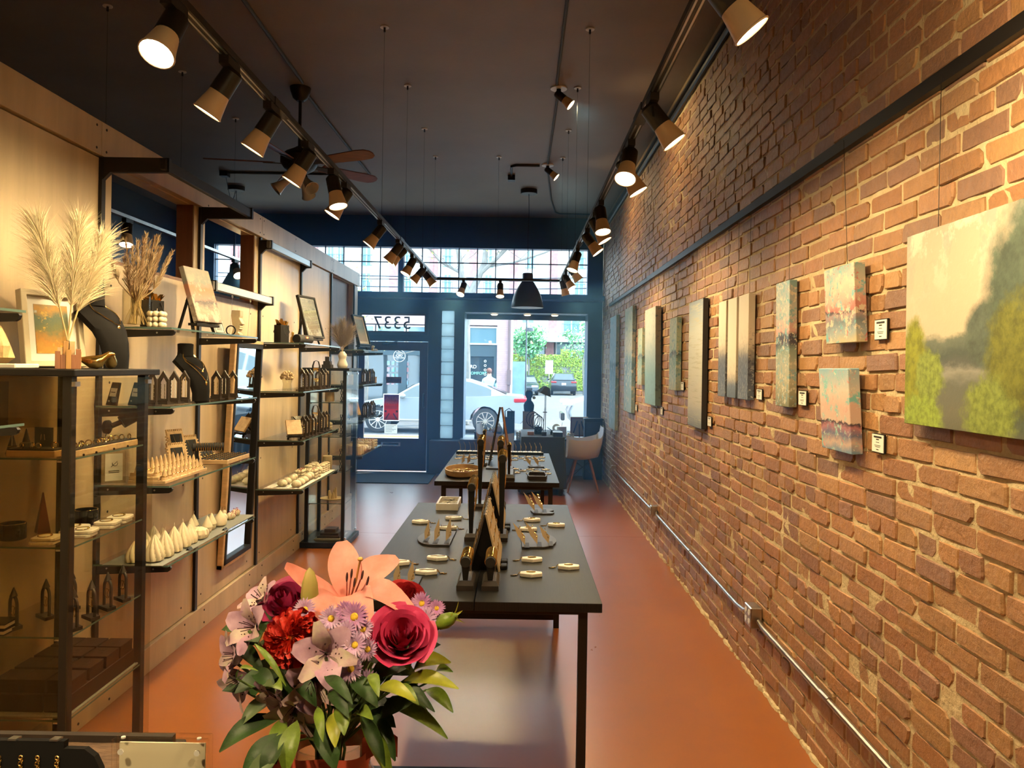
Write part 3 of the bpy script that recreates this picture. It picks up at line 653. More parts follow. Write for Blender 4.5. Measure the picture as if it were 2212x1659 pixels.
P7 = painting('blue_mist', .87, [(0,(.20,.35,.40)),(.3,(.18,.32,.36)),(.5,(.26,.34,.35)),(.7,(.38,.40,.36)),(1,(.42,.41,.34))], .08, 9, (1,4,1), fleck=[((.12,.22,.26),18,.62,(1,5,1))])
P8 = painting('teal_wave', 1.147, [(0,(.22,.33,.35)),(.3,(.18,.32,.40)),(.47,(.09,.19,.26)),(.52,(.20,.30,.32)),(.6,(.40,.42,.34)),(1,(.24,.38,.32))], .06, 8, fleck=[((.46,.48,.42),14,.6),((.10,.18,.26),20,.64)])
P9 = painting('turquoise_wave', 1.434, [(0,(.26,.34,.31)),(.3,(.20,.36,.42)),(.5,(.12,.24,.30)),(.58,(.08,.16,.18)),(.61,(.26,.40,.42)),(1,(.28,.44,.46))], .05, 7, fleck=[((.42,.48,.46),12,.6),((.10,.2,.26),17,.66)])
PB = painting('green_valley', .58, [(0,(.12,.12,.08)),(.10,(.14,.14,.10)),(.2,(.12,.13,.105)),(.27,(.26,.26,.22)),(.31,(.09,.10,.09)),(.36,(.07,.09,.075)),(.42,(.13,.155,.12)),(.46,(.50,.44,.32)),(.7,(.52,.42,.30)),(1,(.42,.37,.27))], .07, 5, (1,1,2),
    fleck=[((.62,.54,.42),5,.56,(1,1,1),(.95,.5)),((.34,.33,.27),4,.58,(1,1.5,1),(1.0,.6))],
    blobs=[(-.02,.26,.10,.10,(.10,.13,.10),6,.9),(.33,.16,.10,.17,(.27,.29,.02),14,1.0),(.24,.14,.085,.09,(.26,.33,.06),22,1.2),(.28,.02,.13,.08,(.30,.40,.06),22,1.2),(-.20,.30,.20,.36,(.08,.115,.08),5,.9),(-.14,.20,.12,.17,(.17,.18,.025),12,1.1),(-.05,.05,.12,.12,(.24,.30,.06),20,1.2)])
t = canvas('large landscape of a misty river between bright green bushes', 1.62, 2.378, 1.446, 2.026, PB, .02, xoff=.02)
t.children[0].location.y = 0
canvas('small pink and teal seascape canvas, upper of two on the brick', 2.72, 2.985, 1.712, 1.998, P1, .042, .05)
canvas('small pink sky seascape canvas, lower of two on the brick', 2.743, 3.01, 1.308, 1.618, P2, .042, .06, wires=False)
canvas('tall narrow seascape canvas just left of the two small ones', 3.405, 3.58, 1.442, 2.012, P3, .036, .01)
TG = 'three panel dark and cream triptych'
canvas('left panel of the cream triptych with dark blue brushwork below', 4.46, 4.62, 1.448, 2.012, P4b, .036, group=TG)
canvas('middle panel of the cream triptych', 4.244, 4.418, 1.448, 2.012, P4, .036, group=TG)
canvas('right panel of the cream triptych with a dark painted edge', 4.022, 4.202, 1.448, 2.012, P4b, .036, group=TG)
t = canvas('tall pale grey canvas with black sides next to the triptych', 5.02, 5.43, 1.214, 2.078, P5, .036)
me = t.children[0].data; me.materials.append(P5s)
for p in me.polygons:
    if p.normal.x > -.9: p.material_index = 1
canvas('small green sea canvas right of a tall blue one', 5.834, 6.1, 1.443, 2.007, P6, .04)
canvas('tall misty blue and cream canvas, fourth from the far end', 6.637, 7.19, 1.286, 2.156, P7, .05, .012)
canvas('short narrow brown and blue canvas hidden between taller ones', 7.461, 7.72, 1.447, 2.007, P6, .04)
canvas('tall green and blue wave canvas, second from the far end', 8.121, 8.69, 1.133, 2.28, P8, .04)
canvas('tallest turquoise wave canvas, farthest along the brick wall', 9.455, 10.08, .839, 2.273, P9, .04)
# price cards
CARDS = [(2.612,1.75,.085,.066,'upper small seascape'),(2.62,1.36,.082,.06,'lower small seascape'),(3.322,1.487,.085,.06,'tall narrow seascape'),(3.918,1.482,.08,.05,'triptych'),(4.927,1.272,.085,.058,'pale grey canvas'),(5.76,1.48,.09,.06,'small green sea canvas'),(6.57,1.247,.085,.06,'misty blue canvas'),(7.99,1.20,.085,.06,'green and blue wave canvas')]
for y, z, wd, hh, nm in CARDS:
    t = thing('price_card', 'white price card with black edge beside the %s' % nm, 'card', (1.2435, y, z), group='price cards on the brick wall')
    MB().box(-.006, 0, -wd/2-.003, wd/2+.003, -hh/2-.003, hh/2+.003).build('backing', M['black'], t, smooth=0)
    MB().box(-.008, -.006, -wd/2, wd/2, -hh/2, hh/2).build('card', M['paper'], t, smooth=0)
    q = MB()
    for k, (a, b_, zz, th) in enumerate(((-.34,.34,.36,.05),(-.12,.12,.22,.03),(-.14,.14,.06,.012),(-.26,.26,-.12,.012),(-.22,.22,-.2,.012),(-.1,.1,-.36,.02))):
        q.box(-.0086, -.008, a*wd, b_*wd, (zz-th)*hh, (zz+th)*hh)
    q.build('printed_lines', M['ink'], t, smooth=0)
# picture rail
t = thing('picture_rail', 'long black hanging rail along the brick wall above the paintings', 'rail', (1.238, 0, 2.472))
MB().box(-.016, .012, 1.3, 7.35, -.022, .022).build('bar', M['black_metal'], t, smooth=0)
MB().box(-.012, .012, 7.38, 10.45, -.018, .018).build('end_bar', M['black_metal'], t, smooth=0)
# socket conduit
t = thing('wall_conduit', 'galvanised conduit with three socket boxes low on the brick wall', 'conduit', (1.225, 0, 0))
q = MB(); q.tube([(0,9.58,.335),(0,9.4,.325),(0,7.0,.335),(.012,6.86,.345),(.012,6.82,.345)], .011, 10); q.tube([(.012,6.72,.345),(0,6.66,.335),(0,4.2,.315),(0,4.08,.325),(0,3.97,.355)], .011, 10); q.tube([(0,3.83,.345),(0,3.76,.335),(0,1.3,.30)], .0125, 10); q.build('pipe', M['steel'], t)
for y in (8.2, 5.4, 3.0): MB().cyl((0,y-.04,.33 if y > 6 else .325 if y > 4 else .327), (0,y+.04,.33 if y > 6 else .325 if y > 4 else .327), .0145, n=10).build('coupling', M['steel'], t)
for y, z, wy, hz in ((9.63,.345,.06,.08),(6.77,.355,.075,.085),(3.90,.355,.11,.105)):
    bx = MB().box(-.036, .024, y-wy/2, y+wy/2, z-hz/2, z+hz/2).build('socket_box', M['steel'], t, bevel=.005, smooth=0)
    q = MB()
    for s in ((-1, 1) if wy > .1 else (0,)):
        for k in (-1, 1):
            for dz in (-.006, .006): q.box(-.0385, -.036, y+s*.026-.008, y+s*.026+.008, z+k*.022+dz-.0015, z+k*.022+dz+.0015)
            q.cyl((-.036, y+s*.026, z+k*.022), (-.038, y+s*.026, z+k*.022), .015, n=12)
    q.build('outlet', M['white'], bx, smooth=0)
# ================================================================ LEFT WALL: SHELVES
ZA, ZB, ZC, ZD = 1.755, 1.400, 1.045, .690
def shelf(label, y0, y1, z):
    t = thing('glass_shelf', label, 'shelf', (XL, y0, z), group='glass shelves on the plywood wall')
    q = MB(); q.box(.012, .345, -.03, y1-y0+.03, -.008, 0); q.build('glass_top', M['glass'], t, smooth=0)
    q = MB(); q.box(.345, .3465, -.03, y1-y0+.03, -.008, 0); q.box(.012, .345, -.0315, -.03, -.008, 0); q.build('glass_rim', M['glass_edge'], t, smooth=0)
    for y in (0, y1-y0):
        q = MB(); q.prism([(.016,-.011),(.345,-.011),(.350,-.018),(.345,-.030),(.335,-.036),(.016,-.052)], -.007, .007, Matrix.Translation((0,y,0)) @ Matrix.Rotation(R(90), 4, 'X'))
        q.build('bracket', M['black_metal'], t, smooth=0)
        q = MB()
        for x in (.06, .27): q.cyl((x,y-.0085,-.024), (x,y+.0085,-.024), .004, n=8)
        q.build('bracket_screw', M['silver'], t)
    return t
BAY = [('in the first bay from the camera', STD[1], STD[2]), ('in the bay beyond the leaning mirror', STD[3], STD[4]), ('in the last bay by the door', STD[5], STD[6])]
for bn, y0, y1 in BAY:
    for zn, z in (('top', ZA), ('second', ZB), ('third', ZC), ('lowest', ZD)):
        shelf('%s glass shelf on black brackets %s' % (zn, bn), y0, y1, z)
for zn, z in (('top', ZA), ('second', ZB)): shelf('%s glass shelf at the left edge, only its bracket tip showing' % zn, STD[0]-1.07, STD[0], z)
# hanging rails above
M['rail_grey'] = mat('grey_aluminium_rail', (.30,.31,.31), .35, .8)
def hang_rail(label, y0, y1, x, z, m):
    t = thing('hanging_rail', label, 'rail', (XL, y0, z))
    MB().box(x-.014, x+.014, -.03, y1-y0+.03, -.026, .026).build('bar', m, t, bevel=.004, smooth=0)
    for y in (0, y1-y0):
        q = MB(); q.prism([(.016,-.07),(.05,-.035),(x+.02,-.032),(x+.02,.032),(.016,.032)], -.012, .012, Matrix.Translation((0,y,0)) @ Matrix.Rotation(R(90), 4, 'X')); q.build('arm', M['black_metal'], t, smooth=0)
    return t
hang_rail('black hanging rail on long arms over the first wall opening', STD[1], STD[2], .295, 2.485, M['black_metal'])
t = hang_rail('grey rail under the opening with the window, wires hanging from it', STD[2], STD[3], .09, 2.055, M['rail_grey'])
for y in (.3, .62): MB().torus((.09, y, -.035), .01, .002, Matrix.Rotation(R(90), 3, 'Y'), 12, 5).cyl((.09, y, -.042), (.075, y, -.29), .0012, n=5).build('hook_wire', M['silver'], t)
hang_rail('grey rail high on the plywood just past the openings', STD[3], STD[4], .075, 2.465, M['rail_grey'])

# leaning mirror
t = thing('wall_mirror', 'tall wood and black framed mirror tilted out from the plywood wall', 'mirror', (-1.896, 5.11, .285), rot=(0, .045, 0))
w_, h = .53, 1.47
q = MB()
for a in ((-w_/2, -w_/2+.045, 0, h), (w_/2-.02, w_/2, 0, h), (-w_/2, w_/2, 0, .03), (-w_/2, w_/2, h-.03, h)): q.box(0, .035, a[0], a[1], a[2], a[3])
q.build('outer_frame', M['wood'], t, bevel=.003, smooth=0)
q = MB()
for a in ((-w_/2+.03, -w_/2+.06, .02, h-.02), (w_/2-.045, w_/2-.015, .02, h-.02), (-w_/2+.03, w_/2-.03, .02, .055), (-w_/2+.03, w_/2-.03, h-.055, h-.02)): q.box(.004, .040, a[0], a[1], a[2], a[3])
q.build('inner_frame', M['black'], t, bevel=.003, smooth=0)
MB().box(.01, .018, -w_/2+.04, w_/2-.03, .03, h-.03).build('glass', M['mirror'], t, smooth=0)

# ---------------------------------------------------------------- glass cabinets
CS = [1.268, .968, .665, .385]
def cabinet(label, y0, y1, front='case_glass'):
    t = thing('display_cabinet', label, 'cabinet', (-1.5, y0, 0)); d = .35; L_ = y1-y0
    MB().box(-d-.03, .03, -.035, L_+.035, 1.546, 1.57).build('top', M['black'], t, bevel=.003, smooth=0)
    MB().box(-d-.03, .03, -.035, L_+.035, .005, .05).build('base', M['black'], t, bevel=.003, smooth=0)
    for x in (-d, -.03):
        for y in (0, L_-.03): MB().box(x, x+.03, y, y+.03, .05, 1.546).build('post', M['black_metal'], t, smooth=0)
    for a, gm in (((-d+.03, -.03, .004, .009), front), ((-d+.03, -.03, L_-.009, L_-.004), 'case_glass')): MB().box(*a, .052, 1.544).build('glass_side', M[gm], t, smooth=0)
    MB().box(-d+.004, -d+.009, .03, L_-.03, .052, 1.544).build('glass_back', M['case_glass'], t, smooth=0)
    dr = MB().box(.002, .008, -.01, L_+.03, .056, 1.538).build('glass_door', M['case_glass'], t, smooth=0)
    q = MB()
    for z in (.08, 1.52):
        for y in (.0, L_-.03): q.box(-.002, .012, y, y+.03, z-.008, z+.008)
    q.build('hinge', M['silver'], dr, smooth=0)
    for z in CS:
        MB().box(-d+.012, -.004, .012, L_-.012, z-.006, z).build('shelf', M['glass'], t, smooth=0)
        q = MB(); q.box(-d+.012, -.004, .0112, .012, z-.006, z); q.box(-.004, -.0032, .012, L_-.012, z-.006, z); q.build('shelf_rim', M['glass_edge'], t, smooth=0)
        q = MB()
        for x in (-d+.03, -.05):
            for y in (.012, L_-.03): q.cyl((x, y, z-.010), (x+.02, y, z-.010), .004, n=8)
        q.build('shelf_pin', M['silver'], t)
    return t
C1, C2 = 2.566, 3.10
M['amber_glass'] = glass('amber_tinted_glass', (.70,.62,.45), .9)
cabinet('near black framed glass display cabinet at the left edge', C1, C2, 'amber_glass')
cabinet('far black framed glass display cabinet standing past the mirror', 6.67, 7.12)

# ---------------------------------------------------------------- reusable small goods
def house_stand(label, loc, rz, kind=0, h=.135, w=.062, group=None):
    t = thing('earring_stand', label, 'stand', loc, rz, group)
    q = MB(); q.box(-w*.7, w*.7, -.02, .02, 0, .006); q.box(-w*.5, w*.5, -.008, .008, .006, .016)
    q.build('base', M['darkwood'], t, smooth=0)
    o_ = [(-w/2,0),(w/2,0),(w/2,h*.72),(.010,h*.9),(0,h),(-.010,h*.9),(-w/2,h*.72)]; i_ = [(-w/2+.012,.012),(w/2-.012,.012),(w/2-.012,h*.62),(.006,h*.76),(0,h*.78),(-.006,h*.76),(-w/2+.012,h*.62)]
    q = MB(); q.ring(o_, i_, -.004, .004, Matrix.Translation((0,0,.014)) @ Matrix.Rotation(R(90),4,'X')); q.build('frame', M['darkwood'], t, smooth=0)
    q = MB()
    for k in range(4 + kind):
        zz = .03 + k*h*.12
        for sx_ in (-1, 1): q.tube([(sx_*.011, -.005, zz+.012), (sx_*.013, -.006, zz+.004), (sx_*.011, -.005, zz-.004)], .0018, 5)
    q.build('earrings', [M['gold'], M['white'], M['brass']][kind % 3], t)
    return t
def arch_stand(label, loc, rz, h=.14, w=.055, m='black_metal', group=None):
    t = thing('earring_stand', label, 'stand', loc, rz, group)
    q = MB(); q.prism([(-w*.7,-.018),(w*.7,-.018),(w*.55,.018),(-w*.55,.018)], 0, .012); q.build('base', M['darkwood'], t, smooth=0)
    pts = [(-w/2,0,.01),(-w/2,0,h*.6)] + [(-w/2*cos(a), 0, h*.6 + w/2*sin(a)) for a in [pi*k/8 for k in range(1,8)]] + [(w/2,0,h*.6),(w/2,0,.01)]
    MB().tube(pts, .006, 6).build('arch', M['darkwood'], t)
    MB().lathe([(.014,h*.6+w/2),(.009,h*.6+w/2+.012),(.002,h*.6+w/2+.03)], 8).build('finial', M['darkwood'], t)
    q = MB(); q.torus((-.004,0,h*.42), .017, .0012, Matrix.Rotation(R(90),3,'X'), 18, 5); q.torus((.006,.004,h*.42), .015, .0012, Matrix.Rotation(R(80),3,'X'), 18, 5); q.build('hoops', M['gold'], t)
    return t
def bust(label, loc, rz, s=1.0, chain=2):
    t = thing('necklace_bust', label, 'bust', loc, rz); t.scale = (s, s, s)
    prof = [(-.03,.30,.040),(-.032,.262,.042),(-.02,.243,.060),(.012,.222,.098),(.045,.19,.094),(.072,.15,.080),(.088,.10,.066),(.094,.05,.058),(.092,0,.056)]
    def srf(off):
        def fn(u, v):
            k = u*(len(prof)-1); i = min(int(k), len(prof)-2); f = k-i
            a = [prof[i][j]*(1-f)+prof[i+1][j]*f for j in range(3)]; y = (v*2-1)
            return (a[0] - (y*y)*.045*(a[2]/.09) - off, y*a[2], a[1] - off*.5)
        return fn
    q = MB(); nu, nv = 24, 12
    q.grid(srf(0), nu, nv); b0 = len(q.v); q.grid(srf(.02), nu, nv)
    q.f[nu*nv:] = [f[::-1] for f in q.f[nu*nv:]]
    for i in range(nu): q.f.append([i*(nv+1), b0+i*(nv+1), b0+(i+1)*(nv+1), (i+1)*(nv+1)]); q.f.append([i*(nv+1)+nv, (i+1)*(nv+1)+nv, b0+(i+1)*(nv+1)+nv, b0+i*(nv+1)+nv])
    for j in range(nv): q.f.append([j, j+1, b0+j+1, b0+j]); q.f.append([nu*(nv+1)+j, b0+nu*(nv+1)+j, b0+nu*(nv+1)+j+1, nu*(nv+1)+j+1])
    q.mi = [0]*len(q.f); q.tints = [None]*len(q.f); q.build('torso', M['velvet'], t, smooth=50)
    MB().lathe([(.043,.245),(.041,.27),(.042,.312),(.03,.316)], 20, (-.055,0,0)).build('neck', M['velvet'], t)
    for k in range(chain):
        dp = .09 + .06*k; pts = []
        for i in range(21):
            a = -1 + i/10; zz = .262 - (1-abs(a)**1.6)*dp
            kk = min(max((.31-zz)/.31*8, 0), 7.999)
            u = next((ii/60 for ii in range(61) if srf(0)(ii/60, .5)[2] <= zz), 1)
            p = srf(0)(u, .5 + a*.40); pts.append((p[0]+.005, p[1], p[2]))
        q = MB(); q.tube(pts, .0019, 5); q.sph((pts[10][0], 0, pts[10][2]-.012), (.003,.007,.012), 8, 6); q.build('necklace', M['gold'], t)
    return t
def strand(mb, p, d, L_, droop, wd, rr):
    d = d.normalized(); side = d.cross(Vector((rr.uniform(-1,1), rr.uniform(-1,1), rr.uniform(-1,1)))).normalized()*wd
    vs = []; p = Vector(p)
    for i in range(4):
        f = i/3; c = p + d*L_*f + Vector((0,0,-droop*L_*f*f)); k = side*(1-f*.85); vs += [c-k, c+k]
    mb.add(vs, [(0,1,3,2),(2,3,5,4),(4,5,7,6)])
def plume(t, base, tip, n, rad, L_, m, stem_m, seed, bare=.42, droop=.5, wd=.0011):
    rr = random.Random(seed); base = Vector(base); tip = Vector(tip); q = MB(); ax = (tip-base); s_ = MB()
    mid = base + ax*.5 + Vector((0,0,.02)); s_.tube([base, mid, tip], [.003,.0025,.0012], 5)
    for i in range(n):
        f = bare + (1-bare)*rr.random()**.85; c = base + ax*f; a = rr.uniform(0, 2*pi)
        out = Vector((cos(a), sin(a), 0)); d = ax.normalized()*1.25 + out*rad*(1.15-f*.55)*rr.uniform(.4,1)
        strand(q, c, d, L_*rr.uniform(.6,1.1)*(1.15-f*.45), droop*rr.uniform(.3,1), wd, rr)
    o = q.build('plume', m, t, smooth=0); o['kind'] = 'stuff'; s_.build('stem', stem_m, t)
M['pampas'] = mat('cream_pampas', (.84,.73,.48), .8, sss=.1)
M['pampas_b'] = mat('brown_dried_grass', (.36,.24,.14), .85); M['pampas_c'] = mat('tan_dried_grass', (.50,.37,.22), .85); M['straw'] = mat('straw_stem', (.50,.37,.18), .7)
M['pampas_g'] = mat('taupe_pampas', (.42,.35,.28), .85)

# ---------------------------------------------------------------- on top of the near cabinet
T1 = 1.57
t = thing('rock_lamp', 'cream crystal rock at the left edge on top of the near cabinet', 'crystal', (-1.815, 2.61, T1+.016))
def wob(a, f): return 1 + .12*sin(3*a+f*5) + .09*sin(7*a-f*9)
MB().lathe([(.05,0),(.07,.02),(.068,.06),(.055,.10),(.038,.13),(.012,.15)], 18, wob=wob).build('rock', mat('salt_crystal', (.66,.46,.22), .5, var=.15, scale=25, bump=.5, bscale=50, sss=.2), t, smooth=20)
tag(MB().box(-1.87,-1.68,2.55,2.68,T1,T1+.016).build('stone_slab', M['marble'], bevel=.003, smooth=0), 'thin cream slab under the crystal rock', 'slab')
def frame_art(label, loc, rz, w_, h, lean, fm, pm, mat_w=.0, fw_=.02, th=.025, name='framed_print', glassy=False):
    t = thing(name, label, 'picture', loc, rot=Euler((0, -lean, rz)))
    if fw_:
        q = MB(); hw, hh = w_/2, h
        q.ring([(-hw,0),(hw,0),(hw,hh),(-hw,hh)], [(-hw+fw_,fw_),(hw-fw_,fw_),(hw-fw_,hh-fw_),(-hw+fw_,hh-fw_)], 0, th, Matrix(((0,0,1,0),(1,0,0,0),(0,1,0,0),(0,0,0,1))))
        q.build('frame', fm, t, bevel=.002, smooth=0)
        if mat_w:
            MB().box(.002, th*.5, -hw+fw_, hw-fw_, fw_, hh-fw_).build('mount_board', M['paper'], t, smooth=0)
        k = fw_ + mat_w; MB().box(.003 if mat_w else .004, th*.55, -hw+k, hw-k, k, hh-k).build('print', pm, t, smooth=0)
        if glassy: MB().box(th*.7, th*.75, -hw+fw_, hw-fw_, fw_, hh-fw_).build('glass', glass('picture_glass', (1,1,1), 3.5, .01), t, smooth=0)
    else: MB().box(0, th, -w_/2, w_/2, 0, h).build('canvas', pm, t, bevel=.002, smooth=0)
    return t
def easel(label, loc, rz, h, lean, w_=.2, foot=.05):
    """small black display easel, front faces +X"""
    t = thing('table_easel', label, 'easel', loc, rot=Euler((0, 0, rz)))
    k = math.tan(lean)
    q = MB()
    for s in (-1, 1): q.bar((.05, s*w_*.42, 0), (.05-k*h*.95, s*w_*.12, h*.95), .014, .012)
    q.build('front_legs', M['black'], t, smooth=0)
    MB().box(.025, .075, -w_*.46, w_*.46, foot-.014, foot-.001).build('tray', M['black'], t, smooth=0)
    MB().bar((.05-k*h*.8, 0, h*.8), (-.10, 0, .003), .013, .011).build('rear_leg', M['black'], t, smooth=0)
    return t
PA = painting('gold_green_abstract', .26, [(0,(.16,.12,.03)),(.15,(.55,.30,.03)),(.35,(.50,.22,.02)),(.5,(.16,.16,.05)),(.7,(.10,.14,.08)),(.85,(.50,.26,.04)),(1,(.25,.22,.12))], .22, 10, fleck=[((.62,.38,.05),12,.6),((.5,.5,.4),16,.68)])
frame_art('cream framed gold and green abstract leaning behind the pampas plumes', (-1.77, 2.90, T1+.001), R(-28), .23, .29, R(9), mat('cream_frame', (.66,.56,.38), .5), PA, .03, .022, .035)
# wooden block vase
t = thing('block_vase', 'vase of upright wooden blocks in mixed browns holding the cream pampas', 'vase', (-1.60, 2.71, T1), R(30)); t.scale = (.66, .66, 1)
mw = [M['wood2'], M['wood3'], M['wood'], M['wood2']]
for i, (x, y, hh, k) in enumerate(((-.045,-.04,.062,0),(-.02,-.04,.05,0),(.005,-.045,.068,1),(.03,-.04,.05,0),(.05,-.035,.07,3),(-.035,-.012,.075,2),(-.008,-.014,.098,1),(.022,-.012,.098,2),(.052,-.01,.062,1),(-.04,.016,.05,1),(-.01,.016,.08,0),(.022,.016,.075,3),(.05,.018,.055,0))):
    MB().box(x-.0122, x+.0122, y-.0122, y+.0122, 0, hh).build('block', mw[k], t, bevel=.001, smooth=0)
MB().cyl((0,.002,.02),(0,.002,.10),.008).build('tube', M['darkwood'], t)
for i, (x, y, z) in enumerate(((-.085,-.05,.40),(.005,.05,.42),(.05,.12,.37))):
    t = thing('pampas_stem', ['cream pampas plume leaning left in the block vase', 'cream pampas plume upright in the block vase', 'cream pampas plume leaning right in the block vase'][i], 'dried grass', (-1.60, 2.71, T1+.095), group='cream pampas plumes')
    plume(t, (0,0,0), (x, y, z), 1500, 1.05, .20, M['pampas'], M['straw'], 11+i, .30, .55, .0010)
# birds
def bird(label, loc, rz):
    t = thing('bird_figurine', label, 'figurine', loc, rz)
    q = MB()
    secs = [(-.062,.040,.003),(-.045,.033,.010),(-.02,.026,.022),(.005,.025,.026),(.022,.032,.023),(.034,.045,.017),(.042,.052,.014),(.052,.055,.008),(.064,.054,.002)]
    n = 14; vs = []
    for x, z, r in secs: vs += [(x, r*.85*cos(2*pi*k/n), max(0,z + r*sin(2*pi*k/n))) for k in range(n)]
    q.add(vs, [(i*n+k, (i+1)*n+k, (i+1)*n+(k+1) % n, i*n+(k+1) % n) for i in range(len(secs)-1) for k in range(n)] + [tuple(range(n)), tuple(range(len(secs)*n-1, (len(secs)-1)*n-1, -1))])
    q.build('body', M['gold'], t, smooth=80); return t
bird('gold bird figurine beside the block vase, tail to the left', (-1.55, 2.80, T1), R(20))
bird('gold bird figurine nearer the black necklace bust, facing the camera', (-1.56, 2.925, T1), R(-65))
bust('large black necklace bust with a gold chain on top of the near cabinet', (-1.66, 3.06, T1), R(-12), 1.02, 1)

# ---------------------------------------------------------------- top shelf, first bay
t = thing('glass_vase', 'clear glass cylinder vase of brown dried grasses on the top shelf', 'vase', (-1.72, 3.43, ZA))
MB().lathe([(.055,.003),(.058,.01),(.058,.165),(.055,.165),(.055,.012),(.01,.010)], 24).build('cylinder', M['case_glass'], t)
rr = random.Random(5)
t = thing('dried_grasses', 'bunch of brown and tan bunny tail grasses in the glass vase', 'dried grass', (-1.72, 3.43, ZA+.012))
st = MB()
for i in range(26): st.tube([(rr.uniform(-.04,.04), rr.uniform(-.04,.04), 0), (rr.uniform(-.02,.02), rr.uniform(-.02,.02), .12), (rr.uniform(-.05,.05), rr.uniform(-.06,.06), .2)], .0018, 5)
st.build('stems', M['straw'], t)['kind'] = 'stuff'
for i in range(17):
    a = -1.25 + 2.5*i/16 + rr.uniform(-.1,.1); dv = Vector((rr.uniform(-.3,.3), sin(a*.6)*.95, .95)).normalized(); q = MB()
    b0 = dv*rr.uniform(.15,.2); L_ = rr.uniform(.17,.25)
    for k in range(170):
        f = rr.random(); p = b0 + dv*L_*f; aa = rr.uniform(0,2*pi)
        strand(q, p, dv*1.1 + Vector((cos(aa), sin(aa), 0))*.6, .034*(1.25-f*.6), .0, .0016, rr)
    q.tube([(0,0,.1), b0, b0+dv*L_], .003, 5)
    q.build('grass_spike', [M['pampas_b'], M['pampas_c']][i % 3 == 0 or i % 5 == 2], t, smooth=0)
def bubble_cube(label, loc, m='wax', s=1, group=None, n=3):
    t = thing('bubble_candle', label, 'candle', loc, .2, group); q = MB(); r = .0135*s
    for i in range(n):
        for j in range(n):
            for k in range(n):
                if 0 < i < n-1 and 0 < j < n-1 and k < n-1: continue
                q.sph(((i-(n-1)/2)*r*1.85, (j-(n-1)/2)*r*1.85, r + k*r*1.85), r, 10, 7)
    q.build('wax_body', M[m], t); MB().cyl((0,0,r*2*n*.95), (.001,0,r*2*n*.95+.012), .0012, n=5).build('wick', M['wick'], t); return t
bubble_cube('pale bubble cube candle in front of the black gift bag', (-1.66, 3.50, ZA), s=1.0)
def gift_bag(label, loc, rz, w_=.085, h=.135):
    t = thing('gift_bag', label, 'gift bag', loc, rz)
    MB().box(-.03, .03, -w_/2, w_/2, 0, h).build('bag', M['black'], t, bevel=.002, smooth=0)
    for s in (-1, 1): MB().tube([(s*.031,-w_*.25,h-.01),(s*.045,-w_*.35,h-.05),(s*.047,0,h-.085),(s*.045,w_*.35,h-.05),(s*.031,w_*.25,h-.01)], .0025, 6).build('handle', M['black'], t)
    rr = random.Random(3); q = MB()
    for k in range(9):
        a = 2*pi*k/9; p = Vector((.018*cos(a), w_*.32*sin(a), h-.005)); tip = p*1.0 + Vector((.02*cos(a)*rr.uniform(.2,1), .03*sin(a)*rr.uniform(.3,1.2), rr.uniform(.025,.055))); s_ = Vector((-sin(a), cos(a), 0))*.022
        q.add([p-s_, p+s_, tip+s_*.25, tip-s_*.5], [(0,1,2,3)])
    q.build('tissue', M['gold'], t, smooth=0); return t
gift_bag('black gift bag with gold tissue on the top shelf, beside the grasses', (-1.74, 3.62, ZA), R(-30))
PE = painting('sunset_dunes', .30, [(0,(.22,.19,.16)),(.2,(.46,.38,.28)),(.33,(.14,.13,.15)),(.42,(.48,.30,.24)),(.6,(.62,.28,.17)),(.75,(.34,.38,.34)),(1,(.50,.47,.40))], .16, 7, (1,1,2), fleck=[((.55,.48,.38),14,.6)])
easel('black easel holding the sunset canvas on the top shelf', (-1.72, 4.06, ZA), R(-8), .31, .30, .24)
frame_art('sunset dunes canvas standing on a black easel, first bay', (-1.664, 4.06, ZA+.051), R(-8), .24, .30, .30, None, PE, fw_=0, th=.028, name='canvas_painting')
t = thing('sign_card', 'small cream card with a black border beside the sunset canvas', 'card', (-1.68, 4.30, ZA+.001), rot=Euler((0, -.35, R(-20))))
MB().box(0, .004, -.04, .04, 0, .085).build('card', M['paper'], t, smooth=0)
q = MB(); q.ring([(-.034,.012),(.034,.012),(.034,.07),(-.034,.07)], [(-.031,.015),(.031,.015),(.031,.067),(-.031,.067)], .0041, .0048, Matrix(((0,0,1,0),(1,0,0,0),(0,1,0,0),(0,0,0,1))))
for z in (.03,.038,.046,.054): q.box(.0041,.0046,-.02,.02,z,z+.003)
q.build('printed_border', M['ink'], t, smooth=0)
t = thing('glass_disc', 'small round black rimmed glass disc before the face candle', 'ornament', (-1.66, 4.40, ZA))
MB().torus((0,0,.033), .026, .004, Matrix.Rotation(R(90),3,'X'), 22, 6).build('rim', M['black'], t); MB().lathe([(.012,0),(.008,.004),(.004,.008)],12).build('foot', M['black'], t)
# face candle
t = thing('face_candle', 'tall cream candle shaped as a face in profile on the top shelf', 'candle', (-1.67, 4.53, ZA))
q = MB(); fp = [(-.028,0),(.022,0),(.024,.012),(.012,.02),(.016,.035),(.026,.04),(.020,.046),(.027,.053),(.020,.06),(.022,.064),(.036,.07),(.022,.098),(.018,.106),(.024,.116),(.024,.15),(-.026,.15),(-.030,.12),(-.022,.07),(-.016,.04)]
q.prism(fp, -.026, .026, Matrix.Translation((0,0,.006)) @ Matrix.Rotation(R(90),4,'X')); q.build('wax_body', M['cream'], t, bevel=.005); MB().box(-.035,.035,-.032,.032,0,.006).build('foot', M['cream'], t, smooth=0)
MB().cyl((0,0,.155),(.002,0,.176),.0015,n=5).build('wick', M['wick'], t)

